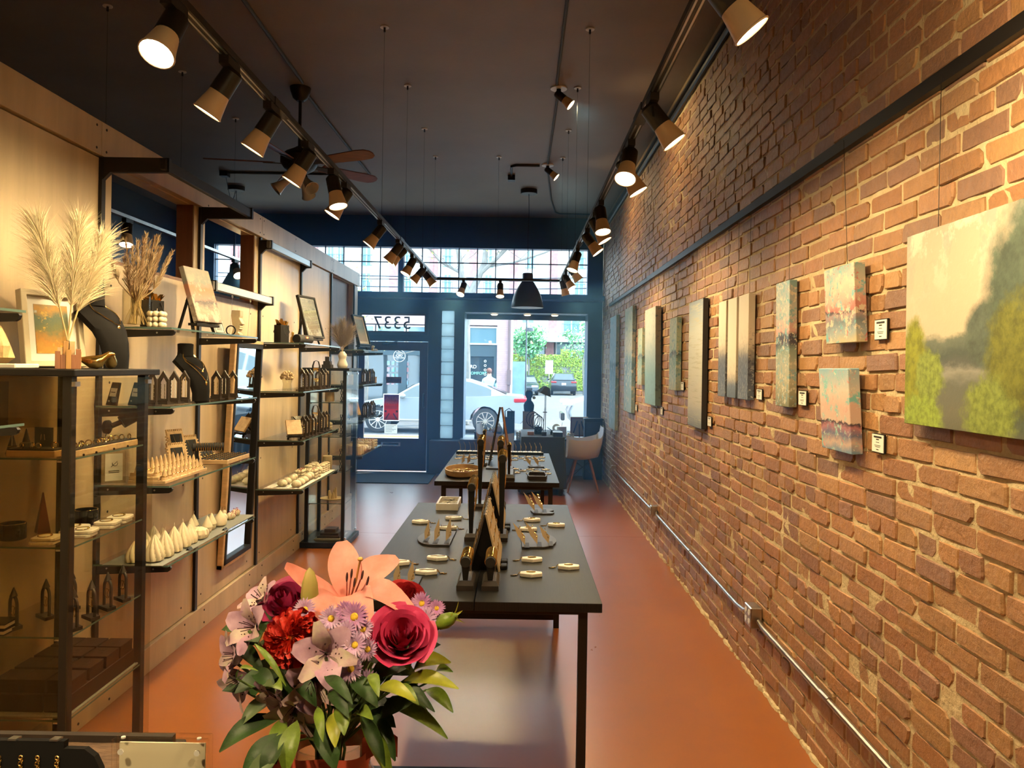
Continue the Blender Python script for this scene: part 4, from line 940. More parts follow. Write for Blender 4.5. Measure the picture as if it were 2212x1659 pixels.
# ---------------------------------------------------------------- second shelf, first bay
house_stand('diamond earring stand just right of the near cabinet post, second shelf', (-1.66, 3.47, ZB), R(-20), 0, .15, .05)
G = 'earring stands on the first bay second shelf'
for i, y in enumerate((3.62, 3.71, 3.80)): house_stand('dark house shaped earring stand left of the small bust, %s of three' % ORD[i], (-1.68+.01*i, y, ZB), R(-22), i, .145, .066, G)
bust('small black necklace bust hung with gold necklaces on the second shelf', (-1.72, 4.04, ZB), R(-18), .95, 2)
for i, y in enumerate((4.20, 4.29, 4.38)): house_stand('dark house shaped earring stand right of the small bust, %s of three' % ORD[i], (-1.66+.012*i, y, ZB), R(-22), i, .145, .066, G)
for i, y in enumerate((3.50, 3.58)):
    t = thing('necklace_pad', '%s black necklace pad with a cream name card seen through the cabinet' % ['left','right'][i], 'stand', (-1.835+.085*i, 3.45+.03*i, ZB), R(-38))
    MB().prism([(-.05,0),(.05,0),(.036,.105),(-.036,.105)], -.004, .004, Matrix.Rotation(R(78),4,'X')).build('pad', M['velvet'], t, smooth=0)
    MB().prism([(-.03,.04),(.03,.04),(.03,.078),(-.03,.078)], .0045, .0055, Matrix.Rotation(R(78),4,'X')).build('card', M['paper'], t, smooth=0)
    MB().prism([(-.02,.057),(.02,.057),(.02,.061),(-.02,.061)], .0056, .006, Matrix.Rotation(R(78),4,'X')).build('printed_line', M['ink'], t, smooth=0)
    MB().sph((0,-.012,.02), .004, 8, 6).build('pendant', M['silver'], t)
# clip-on spotlight on the first standard
t = thing('clip_spotlight', 'small black spotlight clipped under the second shelf with its cable', 'spotlight', (-1.875, 3.47, 1.30))
MB().lathe([(.001,-.0),(.03,.002),(.032,.018),(.02,.026),(.001,.027)], 16, (0,0,0), Matrix.Rotation(R(90),4,'Y')).build('mount', M['black'], t)
q = MB(); q.cyl((.03,.0,.005),(.075,.04,.03),.012); q.cyl((.06,.03,.02),(.13,.09,.075),.030,.034,16); q.build('head', M['black'], t)
MB().tube([(.02,-.01,.0),(-.0,-.02,-.1),(-.01,-.05,-.13),(-.015,-.06,.1),(-.01,-.05,.2)], .0022, 5).build('cable', M['black'], t)
t = thing('acrylic_sign', 'clear acrylic sign with a leaf drawing on the third shelf', 'sign', (-1.835, 3.475, ZC), R(-50))
MB().box(-.008,.008,-.05,.05,0,.145).build('block', M['case_glass'], t, smooth=0); MB().box(.0082,.0088,-.036,.036,.012,.135).build('sheet', M['paper'], t, smooth=0)
q = MB(); q.torus((.0095,.004,.09), .011, .0012, Matrix.Rotation(R(70),3,'Y'), 14, 4); q.bar((.0095,-.012,.075),(.0095,.014,.1),.0018)
for z in (.055,.048): q.box(.0088,.0094,-.022,.022,z,z+.003)
q.build('leaf_drawing', M['ink'], t, smooth=0)

# ---------------------------------------------------------------- third shelf, first bay
t = thing('ring_cone_tray', 'stepped pale wood tray of ring cones on the third shelf', 'tray', (-1.68, 3.70, ZC))
q = MB(); q.box(-.085,.085,-.235,.235,0,.014); q.box(-.085,.05,-.225,.225,.014,.030); q.box(-.085,.01,-.215,.215,.030,.046); q.build('steps', M['wood'], t, bevel=.0015, smooth=0)
cone = MB(); cone.lathe([(.0165,0),(.012,.02),(.0035,.052),(.001,.056)], 12); cme = cone.mesh('cone', M['wood'])
rg = MB(); rg.torus((0,0,.017), .0132, .0016, None, 14, 5); rme = rg.mesh('ring', M['gold'])
for r_, (x, z) in enumerate(((.066,.014),(.03,.030),(-.012,.046),(-.055,.046))):
    for k in range(10 if r_ < 3 else 9):
        o = bpy.data.objects.new('cone', cme); COL.objects.link(o); o.parent = t; o.location = (x, -.20+k*.044, z)
        p = bpy.data.objects.new('ring', rme); COL.objects.link(p); p.parent = o
M['pad'] = mat('black_pad', (.016,.016,.017), .8)
for i, (y, x, h, lb) in enumerate(((3.93,-1.74,.13,'left'),(4.06,-1.79,.19,'tallest middle'),(4.15,-1.76,.15,'right'))):
    t = thing('necklace_board', '%s slatted wood necklace board with a black pad behind the bangle bar' % lb, 'stand', (x, y, ZC+.001), rot=Euler((0,-.3,R(-25))), group='slatted necklace boards')
    q = MB(); q.box(0,.012,-.05,.05,0,h)
    for k in range(9): q.box(0,.012,-.05+k*.0118,-.05+k*.0118+.006,h,h+.012)
    for k in range(int(h/.016)): q.box(0,.012,-.058,-.05,k*.016,k*.016+.008); q.box(0,.012,.05,.058,k*.016,k*.016+.008)
    q.build('board', M['wood'], t, smooth=0); MB().box(.012,.018,-.036,.036,.01,h-.016).build('pad', M['pad'], t, bevel=.002, smooth=0)
    q = MB(); q.tube([(.0195,-.022,h-.02),(.0205,-.01,h*.55),(.0205,0,h*.3),(.0205,.01,h*.55),(.0195,.022,h-.02)], .0012, 5); q.sph((.021,0,h*.27), (.002,.005,.008), 8, 5); q.build('necklace', M['gold'], t)
def t_bar(label, loc, rz, h, L_, r=.02, base=(.068,.17,.035), rings=8, tags=True, group=None, tilt=0, chains=0):
    """padded bangle bar on a post; the bar runs along local Y, root at base centre"""
    t = thing('bangle_bar', label, 'stand', loc, rz, group)
    bx, by, bz = base; q = MB(); a = [(-bx/2,-by/2),(bx/2,-by/2),(bx/2,by/2),(-bx/2,by/2)]; k = .7
    q.add([(x,y,0) for x,y in a]+[(x,y,bz*.55) for x,y in a]+[(x*k,y*.8,bz) for x,y in a], [(3,2,1,0),(8,9,10,11)]+[(i+4*j,(i+1)%4+4*j,(i+1)%4+4*j+4,i+4*j+4) for j in (0,1) for i in range(4)])
    q.build('base', M['darkwood'], t, smooth=0)
    y0 = -by*.36
    q = MB(); q.add([(-.009,y0,bz*.9),(.009,y0,bz*.9),(.009,y0+.018,bz*.9),(-.009,y0+.018,bz*.9),(-r*.85,y0,h-.004),(r*.85,y0,h-.004),(r*.85,y0+.018,h-.004),(-r*.85,y0+.018,h-.004)], [(3,2,1,0),(4,5,6,7),(0,1,5,4),(1,2,6,5),(2,3,7,6),(3,0,4,7)]) ; q.build('post', M['black'], t, smooth=0)
    ya = y0 - .012; yb = ya + L_
    MB().cyl((0,ya,h),(0,yb,h+tilt),r,n=20).build('bar', M['pad'], t)
    rr = random.Random(int(h*1000)); q = MB()
    for i in range(rings):
        f = .12 + .8*i/max(1,rings-1); q.torus((0, ya+L_*f, h+tilt*f - .001), r+.002, .0017, Matrix.Rotation(R(90+rr.uniform(-5,5)),3,'X'), 20, 5)
    q.build('bangles', M['gold'], t)
    if tags:
        q = MB()
        for i in range(5):
            x = rr.uniform(-.02,.02); y = ya + L_*rr.uniform(.05,.5); z = h - r - .035 - rr.uniform(0,.03); q.bar((x,y,h-r),(x,y,z+.012),.0008); q.obox(Matrix.Translation((x,y,z)) @ Matrix.Rotation(rr.uniform(-1,1),4,'Z') @ Matrix.Rotation(.3,4,'Y'), .012, .001, .022)
        q.build('price_tags', M['card'], t, smooth=0)
    if chains:
        q = MB()
        for i in range(chains):
            y = ya + L_*(.15+.75*i/max(1,chains-1)); dz = rr.uniform(.14,.24) if h > .2 else .05
            q.tube([(-r-.001,y,h),(-r*.8,y,h-dz*.6),(0,y,h-dz),(r*.8,y,h-dz*.6),(r+.001,y,h)], .0011, 4)
        q.build('chains', M['brass'], t)
    return t
t_bar('black bangle bar with gold bracelets on the front of the third shelf', (-1.635, 3.93, ZC), R(-62), .12, .15, .02, (.055,.06,.02), 12, False)
t = thing('stud_tray', 'flat pale wood tray of stud earrings on the third shelf', 'tray', (-1.665, 4.34, ZC), R(0))
MB().box(-.085,.085,-.17,.17,0,.024).build('tray', M['wood'], t, bevel=.002, smooth=0)
q = MB(); s_ = MB()
for i in range(5):
    for k in range(11):
        x, y = .068-i*.034, -.15+k*.03; q.box(x-.012,x+.012,y-.012,y+.012,.024,.027); s_.sph((x,y,.030), .0042, 6, 4)
q.build('pads', M['pad'], t, smooth=0)['kind'] = 'stuff'; s_.build('studs', M['gold'], t)['kind'] = 'stuff'
t = thing('ring_card', 'row of black ring cards standing behind the stud tray', 'stand', (-1.775, 4.3, ZC), 0)
q = MB()
for k in range(8): q.obox(Matrix.Translation((0,-.15+k*.042,.028)) @ Matrix.Rotation(-.5,4,'Y'), .004, .034, .05)
q.build('cards', M['pad'], t, smooth=0); s_ = MB()
for k in range(8): s_.torus((.006,-.15+k*.042,.03), .008, .0012, Matrix.Rotation(R(60),3,'Y'), 12, 4)
s_.build('rings', M['gold'], t)

# ---------------------------------------------------------------- lowest shelf, first bay: candles
tag(MB().box(-1.84,-1.57,3.40,4.58,ZD,ZD+.003).build('cloth_runner', M['grey_cloth'], smooth=0), 'grey cloth runner under the candles on the lowest shelf', 'cloth')
def lobed(n, tw, dep):
    return lambda a, f: 1 + dep*abs(sin(n*a/2 + tw*f))
CAND = {}
def candle_proto(kind):
    q = MB(); top = .06; rib = None
    if kind == 'swirl': q.lathe([(.020,0),(.030,.006),(.032,.018),(.031,.03),(.027,.045),(.021,.06),(.013,.076),(.004,.094)], 56, wob=lobed(8,2.6,.30)); top = .094
    elif kind == 'swirl_tall': q.lathe([(.020,0),(.031,.008),(.033,.022),(.031,.04),(.027,.06),(.020,.082),(.012,.102),(.003,.122)], 56, wob=lobed(8,2.8,.30)); top = .122
    elif kind == 'pumpkin': q.lathe([(.018,0),(.033,.008),(.040,.028),(.034,.05),(.018,.06),(.005,.060)], 60, wob=lobed(9,1.2,.22)); top = .06
    elif kind == 'gnome':
        q.sph((0,0,.022), (.024,.024,.024), 14, 8); q.sph((-.008,.016,.026), .010, 8, 6); q.sph((-.008,-.016,.026), .010, 8, 6); q.sph((.018,0,.034), .008, 8, 6); q.lathe([(.027,.034),(.024,.046),(.014,.068),(.005,.088),(.002,.092)], 18); top = .092
    elif kind == 'onion': q.lathe([(.016,0),(.030,.010),(.033,.03),(.025,.05),(.010,.068),(.003,.082)], 24); top = .082
    elif kind == 'egg': q.sph((0,0,.028), (.024,.024,.028), 16, 10); q.sph((.0,.012,.056), (.014,.014,.016), 12, 8); top = .07
    elif kind == 'heart':
        q.sph((0,-.012,.024), (.02,.02,.024), 12, 8); q.sph((0,.012,.024), (.02,.02,.024), 12, 8); top = .046
    elif kind == 'peony':
        rr = random.Random(4); q.sph((0,0,.018), (.030,.030,.018), 14, 8)
        for k in range(34):
            a = k*2.4; e = .1+k/34*1.25; d = Vector((cos(a)*cos(e), sin(a)*cos(e), sin(e))); q.sph(Vector((0,0,.014)) + d*.026, (.011,.011,.004), 8, 5, d.to_track_quat('Z','Y').to_matrix())
        top = .042
    elif kind == 'ball': q.sph((0,0,.030), .030, 18, 12); q.lathe([(.02,0),(.014,.004)],12); top = .06
    elif kind == 'pillar': q.lathe([(.024,0),(.025,.002),(.025,.068),(.022,.07)], 20); top = .07
    elif kind == 'bubble':
        r = .0125
        for i in range(3):
            for j in range(3):
                for k in range(3): q.sph(((i-1)*r*1.8,(j-1)*r*1.8,r+k*r*1.8), r, 8, 6)
        top = .065
    elif kind == 'stack':
        for k in range(4): q.torus((0,0,.010+k*.016), .020, .010, None, 18, 8)
        q.cyl((0,0,.002),(0,0,.07),.018); top = .07
    me = q.mesh('wax_body', M['wax']); wk = MB(); wk.tube([(0,0,top-.004),(.001,0,top+.008),(.003,.001,top+.018)], .0013, 5); wm = wk.mesh('wick', M['wick'])
    rb = None
    if kind in ('heart', 'bubble', 'onion_red'):
        b_ = MB()
        for s in (-1, 1): b_.torus((0, s*.010, top+.003), .008, .0016, Matrix.Rotation(R(60*s),3,'X'), 12, 4); b_.tube([(.012,0,top+.001),(.02,s*.016,top-.006),(.026,s*.02,top-.02)], .0015, 4)
        rb = b_.mesh('ribbon', M['red'])
    CAND[kind] = (me, wm, rb)
def candle(kind, label, loc, rz=0, s=1, group=None, m=None, ribbon=False):
    if kind not in CAND: candle_proto(kind)
    me, wm, rb = CAND[kind]; t = thing('wax_candle', label, 'candle', loc, rz, group); t.scale = (s, s, s)
    o = bpy.data.objects.new('wax_body', me); COL.objects.link(o); o.parent = t
    o = bpy.data.objects.new('wick', wm); COL.objects.link(o); o.parent = t
    if rb: o = bpy.data.objects.new('ribbon', rb); COL.objects.link(o); o.parent = t
    return t
G = 'swirl candles on the lowest shelf'
row = [(3.47,-1.64,'swirl_tall'),(3.45,-1.72,'swirl'),(3.55,-1.63,'swirl_tall'),(3.56,-1.73,'swirl_tall'),(3.645,-1.63,'swirl_tall'),(3.65,-1.73,'swirl_tall'),(3.74,-1.63,'swirl_tall'),(3.74,-1.73,'swirl'),(3.83,-1.635,'swirl')]
row = sorted(row); 
fr = [r for r in row if r[1] > -1.68]; bk = [r for r in row if r[1] <= -1.68]
for nm, rs in (('front', fr), ('back', bk)):
    for i, (y, x, k) in enumerate(rs): candle(k, 'pale swirled cone candle in the %s row, %s from the camera' % (nm, ORD[i]), (x, y, ZD+.003), i*.7, 1.0, G)
candle('pumpkin', 'round ribbed pumpkin candle on the lowest shelf', (-1.625, 3.925, ZD+.003))
G = 'gnome candles on the lowest shelf'
for i, (y, x) in enumerate(((4.00,-1.70),(4.06,-1.64),(4.10,-1.73),(4.14,-1.65))): candle('gnome', 'pale gnome candle on the lowest shelf, %s from the camera' % ORD[i], (x, y, ZD+.003), R(-60), 1.0, G)
candle('onion', 'pointed onion shaped candle past the gnome candles', (-1.64, 4.235, ZD+.003), 0, 1.1)
candle('egg', 'egg shaped figure candle near the far end of the lowest shelf', (-1.66, 4.33, ZD+.003))
candle('heart', 'small heart candle tied with red ribbon, nearer of two on the lowest shelf', (-1.65, 4.42, ZD+.003), R(-30), .9)
candle('heart', 'small heart candle tied with red ribbon, farther of two on the lowest shelf', (-1.66, 4.52, ZD+.003), R(-30), .9)
for i, (y, x) in enumerate(((3.70,-1.58),(4.15,-1.582))):
    t = thing('shelf_tag', '%s small black price tag on the lowest shelf edge' % ['nearer','farther'][i], 'tag', (x, y, ZD)); MB().prism([(-.012,0),(.012,0),(.0,.014)], -.02, .02, Matrix.Rotation(R(90),4,'X')).build('tent', M['black'], t, smooth=0)

# ---------------------------------------------------------------- bay beyond the mirror
gift_bag('black gift bag with gold tissue left of the cylinder speaker', (-1.75, 5.63, ZA), R(-20), .10, .13)
t = thing('speaker', 'black cylinder speaker with a red lit display on the top shelf', 'speaker', (-1.64, 5.80, ZA), R(-15))
MB().cyl((0,-.09,.034),(0,.10,.034),.034,n=22).build('body', mat('speaker_mesh', (.016,.016,.018), .75, bump=.4, bscale=300), t)
MB().box(.028,.0345,-.006,.018,.04,.052).build('display', mat('red_led', (1,.12,.04), .4, emit=5, ecol=(1,.14,.05)), t, smooth=0)
t = thing('perfume_bottle', 'small gold capped bottle behind the speaker', 'bottle', (-1.76, 5.94, ZA))
MB().lathe([(.016,0),(.018,.005),(.018,.05),(.008,.06),(.008,.065)],14).build('bottle', M['brass'], t); MB().lathe([(.009,.065),(.011,.085),(.007,.095)],12).build('cap', M['gold'], t)
PF = painting('pale_winter_print', .36, [(0,(.42,.36,.26)),(.25,(.30,.28,.2)),(.45,(.45,.48,.42)),(.6,(.35,.42,.26)),(.75,(.62,.68,.7)),(1,(.5,.62,.7))], .14, 9, fleck=[((.75,.78,.76),14,.58)])
easel('black easel holding the glazed print, bay past the mirror', (-1.70, 6.14, ZA), R(-14), .34, .28, .26)
frame_art('black framed glazed print shining with window light on an easel', (-1.645, 6.14, ZA+.051), R(-14), .27, .35, .28, M['black'], PF, fw_=.016, glassy=True)
t = thing('dried_posy', 'small bronze dried flower posy in a glass on the second shelf', 'dried flowers', (-1.70, 5.62, ZB))
MB().lathe([(.032,0),(.036,.004),(.03,.05),(.04,.1),(.038,.1),(.028,.05),(.03,.008),(.003,.006)],18).build('glass', M['case_glass'], t)
rr = random.Random(9); q = MB()
for k in range(60):
    a, e = rr.uniform(0,2*pi), rr.uniform(-.2,1.4); q.sph((.042*cos(a)*cos(e), .042*sin(a)*cos(e), .10+.04*sin(e)), rr.uniform(.008,.014), 6, 4)
q.build('flower_heads', M['pampas_c'], t)
G = 'earring stands past the mirror'
for i, y in enumerate((5.80, 5.885, 5.97)): house_stand('dark house earring stand, second shelf past the mirror, %s of the left three' % ORD[i], (-1.64+.006*i, y, ZB), R(-20), i, .15, .062, G)
def tall_arch(label, loc, rz, h=.235, w=.085):
    t = thing('earring_stand', label, 'stand', loc, rz); q = MB()
    o_ = [(-w*.45,0),(w*.45,0),(w*.45,h*.35),(w*.36,h*.55),(w*.42,h*.8),(w*.25,h*.97),(0,h),(-w*.25,h*.97),(-w*.42,h*.8),(-w*.36,h*.55),(-w*.45,h*.35)]
    i_ = [(x*.72, .02+y*.9) for x, y in o_]
    q.ring(o_, i_, -.005, .005, Matrix.Translation((0,0,.006)) @ Matrix.Rotation(R(90),4,'X')); q.build('frame', M['darkwood'], t, smooth=0)
    MB().box(-w*.7,w*.7,-.03,.03,0,.007).build('base', M['darkwood'], t, smooth=0)
    q = MB()
    for z in (.35,.72): q.box(-w*.3,w*.3,-.004,.004,h*z,h*z+.008)
    for k in range(6):
        for z in (.35,.72): q.torus((-w*.25+k*w*.1,-.004,h*z-.010), .008, .001, Matrix.Rotation(R(90),3,'X'), 10, 4)
    q.build('hoop_rows', M['gold'], t); return t
tall_arch('tall bottle shaped earring stand on the second shelf past the mirror', (-1.62, 6.12, ZB), R(-20), .225, .09)
for i, y in enumerate((6.27, 6.36, 6.45)): house_stand('dark house earring stand, second shelf past the mirror, %s of the right three' % ORD[i], (-1.64+.006*i, y, ZB), R(-20), i, .15, .062, G)
easel('small dark easel with the wooden panel on the third shelf', (-1.66, 5.42+.24, ZC), R(-60), .11, .55, .12, .03)
frame_art('small pale wooden panel tilted on an easel, third shelf', (-1.640, 5.62, ZC+.031), R(-60), .11, .12, .55, None, M['wood'], fw_=0, th=.016, name='wood_panel')
for i, y in enumerate((5.80, 5.88, 5.96, 6.04)): house_stand('dark house earring stand on the third shelf past the mirror, %s of four' % ORD[i], (-1.63+.005*i, y, ZC), R(-20), i, .15, .06, G)
tall_arch('tall arched earring stand before glass squares on the third shelf', (-1.63, 6.16, ZC), R(-20), .22, .09)
t = thing('art_tile', 'pale crossed square art tile leaning on the third shelf', 'picture', (-1.74, 6.13, ZC), rot=Euler((0,-.25,R(-30)))); MB().box(0,.01,-.07,.07,0,.14).build('tile', PF, t, smooth=0)
q = MB(); q.bar((.0115,-.065,.005),(.0115,.065,.135),.012,.002); q.bar((.0115,-.065,.135),(.0115,.065,.005),.012,.002); q.build('cross_strips', M['darkwood'], t, smooth=0)
for i, y in enumerate((6.32, 6.40, 6.48)): house_stand('dark house earring stand on the third shelf past the mirror, %s of the last three' % ORD[i], (-1.63+.005*i, y, ZC), R(-20), i, .15, .06, G)
# candles on the lowest shelf past the mirror
tag(MB().box(-1.84,-1.57,5.56,6.6,ZD,ZD+.003).build('cloth_runner', M['paper'], smooth=0), 'white runner under the cream candles past the mirror', 'cloth')
G = 'cream candles on the lowest shelf past the mirror'
def rows(kind, ys, x, word, s=1, z=ZD+.003):
    for i, y in enumerate(ys): candle(kind, '%s, %s from the near end' % (word, ORD[i]), (x, y, z), i*.9, s, G)
rows('peony', (5.62,5.72,5.82), -1.62, 'cream peony candle in the front row past the mirror', 1.25)
rows('peony', (5.64,5.75), -1.73, 'cream peony candle in the back row past the mirror', 1.25)
rows('ball', (5.92,5.93+.065), -1.62, 'cream ball candle in the front row past the mirror', 1.05)
rows('ball', (5.84,5.90), -1.72, 'cream ball candle in the back row past the mirror', 1.05)
rows('bubble', (6.07,6.14), -1.62, 'cream bubble candle tied with red, past the mirror', 1.05)
rows('bubble', (6.02,6.1), -1.71, 'cream bubble candle tied with red, back row past the mirror', 1.05)
rows('egg', (6.22,6.29), -1.63, 'cream figure candle past the mirror', 1.3)
rows('stack', (6.37,6.45,6.53), -1.63, 'cream ringed candle at the far end past the mirror', 1.1)
rows('stack', (6.3,6.4,6.5), -1.72, 'cream ringed candle in the back row past the mirror', 1.1)

# ---------------------------------------------------------------- far cabinet: top and inside
T2 = 1.57
t = thing('stepped_block', 'dark stepped wooden block on top of the far cabinet', 'ornament', (-1.70, 6.80, T2))
q = MB(); q.box(-.04,.04,-.05,.05,0,.03); q.box(-.03,.03,-.036,.036,.03,.06); q.box(-.018,.018,-.02,.02,.06,.10); q.build('block', M['darkwood'], t, smooth=0)
t = thing('torso_vase', 'pale female torso vase on top of the far cabinet', 'vase', (-1.60, 6.93, T2))
MB().lathe([(.034,0),(.04,.01),(.044,.03),(.036,.055),(.028,.075),(.03,.09),(.036,.108),(.034,.125),(.022,.14),(.018,.15)], 20, wob=lambda a, f: 1+.12*cos(2*a)+.06*cos(a)).build('torso', M['marble'], t)
for i, (x, y, z) in enumerate(((-.06,-.03,.20),(.0,.0,.26),(.07,.03,.21),(-.02,.05,.22))):
    t = thing('pampas_stem', 'taupe pampas plume in the torso vase, %s' % ['leaning left','tallest','leaning right','at the back'][i], 'dried grass', (-1.60, 6.93, T2+.145), group='taupe plumes in the torso vase')
    plume(t, (0,0,0), (x, y, z), 600, 1.2, .17, M['pampas_g'], M['straw'], 31+i, .2, .4, .0011)
for z, its in ((CS[0], (('pillar',-1.70,6.9),)), (CS[1], (('stack',-1.71,6.85),)), (CS[2], (('pillar',-1.70,6.85),))):
    for k, x, y in its: candle(k, 'large pale block candle inside the far cabinet, shelf at %s' % {CS[0]:'the top',CS[1]:'the second level',CS[2]:'the third level'}[z], (x, y, z), 0, 1.7)
t = thing('head_candle', 'pale head and shoulders candle in the far cabinet', 'candle', (-1.72, 6.98, CS[0])); q = MB(); q.lathe([(.03,0),(.04,.01),(.035,.03),(.016,.045),(.014,.055)],16); q.sph((0,0,.08),(.022,.026,.032),14,10); q.build('wax_body', M['cream'], t)
def wavy(label, loc, z):
    t = thing('wavy_stand', label, 'stand', loc); q = MB()
    for s in (-1, 1):
        for k in (-.014, .014): q.tube([(k+.008*s*sin(i*.9), k*.5, .01+i*.014) for i in range(14)], .0035, 6)
    q.build('wavy_wires', M['black_metal'], t); MB().lathe([(.03,0),(.03,.008),(.005,.012)],14).build('base', M['black_metal'], t)
for i, z in enumerate((CS[0], CS[1], CS[2])): wavy('black wavy wire stand in the far cabinet, %s shelf' % ['top','second','third'][i], (-1.545, 6.76, z), z)
t = thing('marble_dish', 'round pale dish with a crystal cluster low in the far cabinet', 'dish', (-1.66, 6.88, CS[3])); MB().lathe([(.05,0),(.1,.008),(.105,.016),(.09,.014),(.01,.010)],28).build('dish', M['cream'], t)
q = MB()
for a, hh in ((0,.11),(1.2,.09),(2.6,.08),(4.1,.085),(5.2,.07)): q.cyl((.025*cos(a),.025*sin(a),.01),(.035*cos(a),.035*sin(a),hh),.022,.008,6)
q.build('crystal', M['cream'], t, smooth=0)
t = thing('stepped_riser', 'dark stepped riser on grey boards at the bottom of the far cabinet', 'riser', (-1.66, 6.88, .05)); q = MB(); q.box(-.12,.12,-.15,.15,0,.012); q.build('board', M['grey_cloth'], t, smooth=0)
q = MB(); q.box(-.1,.1,-.12,.12,.012,.03); q.box(-.08,.08,-.09,.09,.03,.05); q.box(-.05,.05,-.06,.06,.05,.08); q.build('steps', M['darkwood'], t, smooth=0)

# ---------------------------------------------------------------- last bay by the door
gift_bag('black gift bag with looped handle on the last top shelf', (-1.74, 7.80, ZA), R(-20), .10, .12)
PG = painting('pale_trees_print', .36, [(0,(.5,.42,.28)),(.3,(.42,.36,.2)),(.5,(.2,.3,.24)),(.75,(.4,.45,.38)),(1,(.6,.62,.58))], .1, 8)
easel('black easel holding the framed print on the last top shelf', (-1.70, 8.10, ZA), R(-14), .32, .28, .26)
frame_art('black framed print of pale trees on the last top shelf', (-1.645, 8.10, ZA+.051), R(-14), .27, .33, .28, M['black'], PG, .03, fw_=.014)
t = thing('ball_garland', 'garland of gold and white balls by the last print', 'ornament', (-1.62, 8.45, ZA)); q = MB(); g_ = MB()
for i, (x, y, z) in enumerate(((0,0,.016),(.01,.04,.014),(-.01,.09,.016),(.02,.13,.014),(.0,.17,.016),(0,.02,.045),(.0,.05,.05))): (q if i % 2 else g_).sph((x,y,z), .016, 12, 8)
q.build('white_balls', M['white'], t); g_.build('gold_balls', M['gold'], t)
candle('pillar', 'tall cream pillar candle on the last second shelf', (-1.70, 7.80, ZB), 0, 1.4)
G = 'earring stands in the last bay'
for i, y in enumerate((8.02,8.12,8.30,8.39,8.48)): house_stand('dark earring stand on the last second shelf, %s from the near end' % ORD[i], (-1.62, y, ZB), R(-20), i, .15, .062, G)
t = thing('mug', 'small white mug on the last second shelf', 'mug', (-1.63, 8.62, ZB)); MB().lathe([(.03,0),(.034,.004),(.034,.07),(.031,.07),(.03,.008),(.002,.007)],18).build('cup', M['white'], t); MB().torus((0,.042,.036), .02, .005, Matrix.Rotation(R(90),3,'Y'), 14, 6).build('handle', M['white'], t)
easel('small dark easel on the last third shelf', (-1.70, 7.86, ZC), R(-50), .16, .5, .14, .03)
frame_art('small yellow landscape canvas tilted on an easel, last third shelf', (-1.668, 7.83, ZC+.031), R(-50), .13, .17, .5, None, PA, fw_=0, th=.016, name='canvas_painting')
for i, y in enumerate((8.10,8.19,8.28,8.45,8.55)): house_stand('dark earring stand on the last third shelf, %s from the near end' % ORD[i], (-1.62, y, ZC), R(-20), i, .15, .062, G)
G = 'cream candles on the last lowest shelf'
kinds = ['pillar','pillar','ball','ball','stack','bubble','bubble']
for r_, x in enumerate((-1.61, -1.69, -1.77)):
    for i, y in enumerate((7.76,7.86,7.97,8.09,8.22,8.36,8.52)):
        candle(kinds[i], 'cream %s candle by the door, %s row, %s from the near end' % ({'pillar':'pillar','ball':'ball','stack':'ringed','bubble':'ribboned bubble'}[kinds[i]], ['front','middle','back'][r_], ORD[i]), (x, y+.02*r_, ZD), i, 1.25, G)

# ---------------------------------------------------------------- inside the near cabinet
t = thing('picture_canvas', 'mauve grey picture hanging behind the glass at far left', 'picture', (-1.86, 2.72, 1.30)); t['category'] = 'picture'
MB().box(-.006,.006,-.06,.06,.05,.22).build('sheet', painting('mauve_folds', .2, [(0,(.16,.12,.12)),(.5,(.22,.17,.17)),(1,(.10,.08,.08))], .2, 8, (1,3,1)), t, smooth=0)
def rcone(label, loc, h=.075, r=.022, m='darkwood'):
    t = thing('ring_cone', label, 'ring holder', loc); MB().lathe([(r,0),(r*.9,.004),(r*.1,h*.95),(.001,h)], 16).build('cone', M[m], t); MB().torus((0,0,h*.35), r*.66, .0015, None, 16, 5).build('ring', M['gold'], t)
rcone('dark ring cone at the far left of the cabinet top shelf', (-1.785, 2.70, CS[0])); rcone('dark ring cone behind the ring tray on the cabinet top shelf', (-1.80, 2.80, CS[0]), .08)
t = thing('earring_card', 'black upright earring card on the cabinet top shelf', 'card', (-1.735, 2.80, CS[0]), R(-8)); MB().box(-.035,.035,-.004,.004,0,.085).build('card', M['pad'], t, smooth=0); q = MB()
for s in (-1,1): q.bar((s*.008,-.005,.04),(s*.006,-.005,.06),.002)
q.build('earrings', M['gold'], t, smooth=0)
def ring_tray(label, x0, x1, y0, y1, z, n):
    t = thing('ring_tray', label, 'tray', ((x0+x1)/2, (y0+y1)/2, z)); a, b_ = (x1-x0)/2, (y1-y0)/2
    MB().box(-a,a,-b_,b_,0,.022).build('tray', M['wood'], t, bevel=.0015, smooth=0); MB().box(-a+.004,a-.004,-b_+.004,b_-.004,.022,.027).build('pad', M['pad'], t, smooth=0)
    rr = random.Random(n); q = MB()
    for i in range(n):
        f = (i+.5)/n; x, y = (-a+.02+2*(a-.02)*f, rr.uniform(-b_*.6,b_*.6)) if a > b_ else (rr.uniform(-a*.5,a*.5), -b_+.02+2*(b_-.02)*f)
        q.torus((x,y,.036), .010, .0022, Matrix.Rotation(R(90),3,'X') @ Matrix.Rotation(rr.uniform(-.6,.6),3,'Y'), 14, 6)
    q.build('rings', M['gold'], t); return t
ring_tray('wood ring tray with black pad at the cabinet front, top shelf', -1.74, -1.575, 2.60, 2.68, CS[0], 4)
ring_tray('long wood ring tray along the cabinet door, top shelf', -1.565, -1.515, 2.62, 3.05, CS[0], 12)
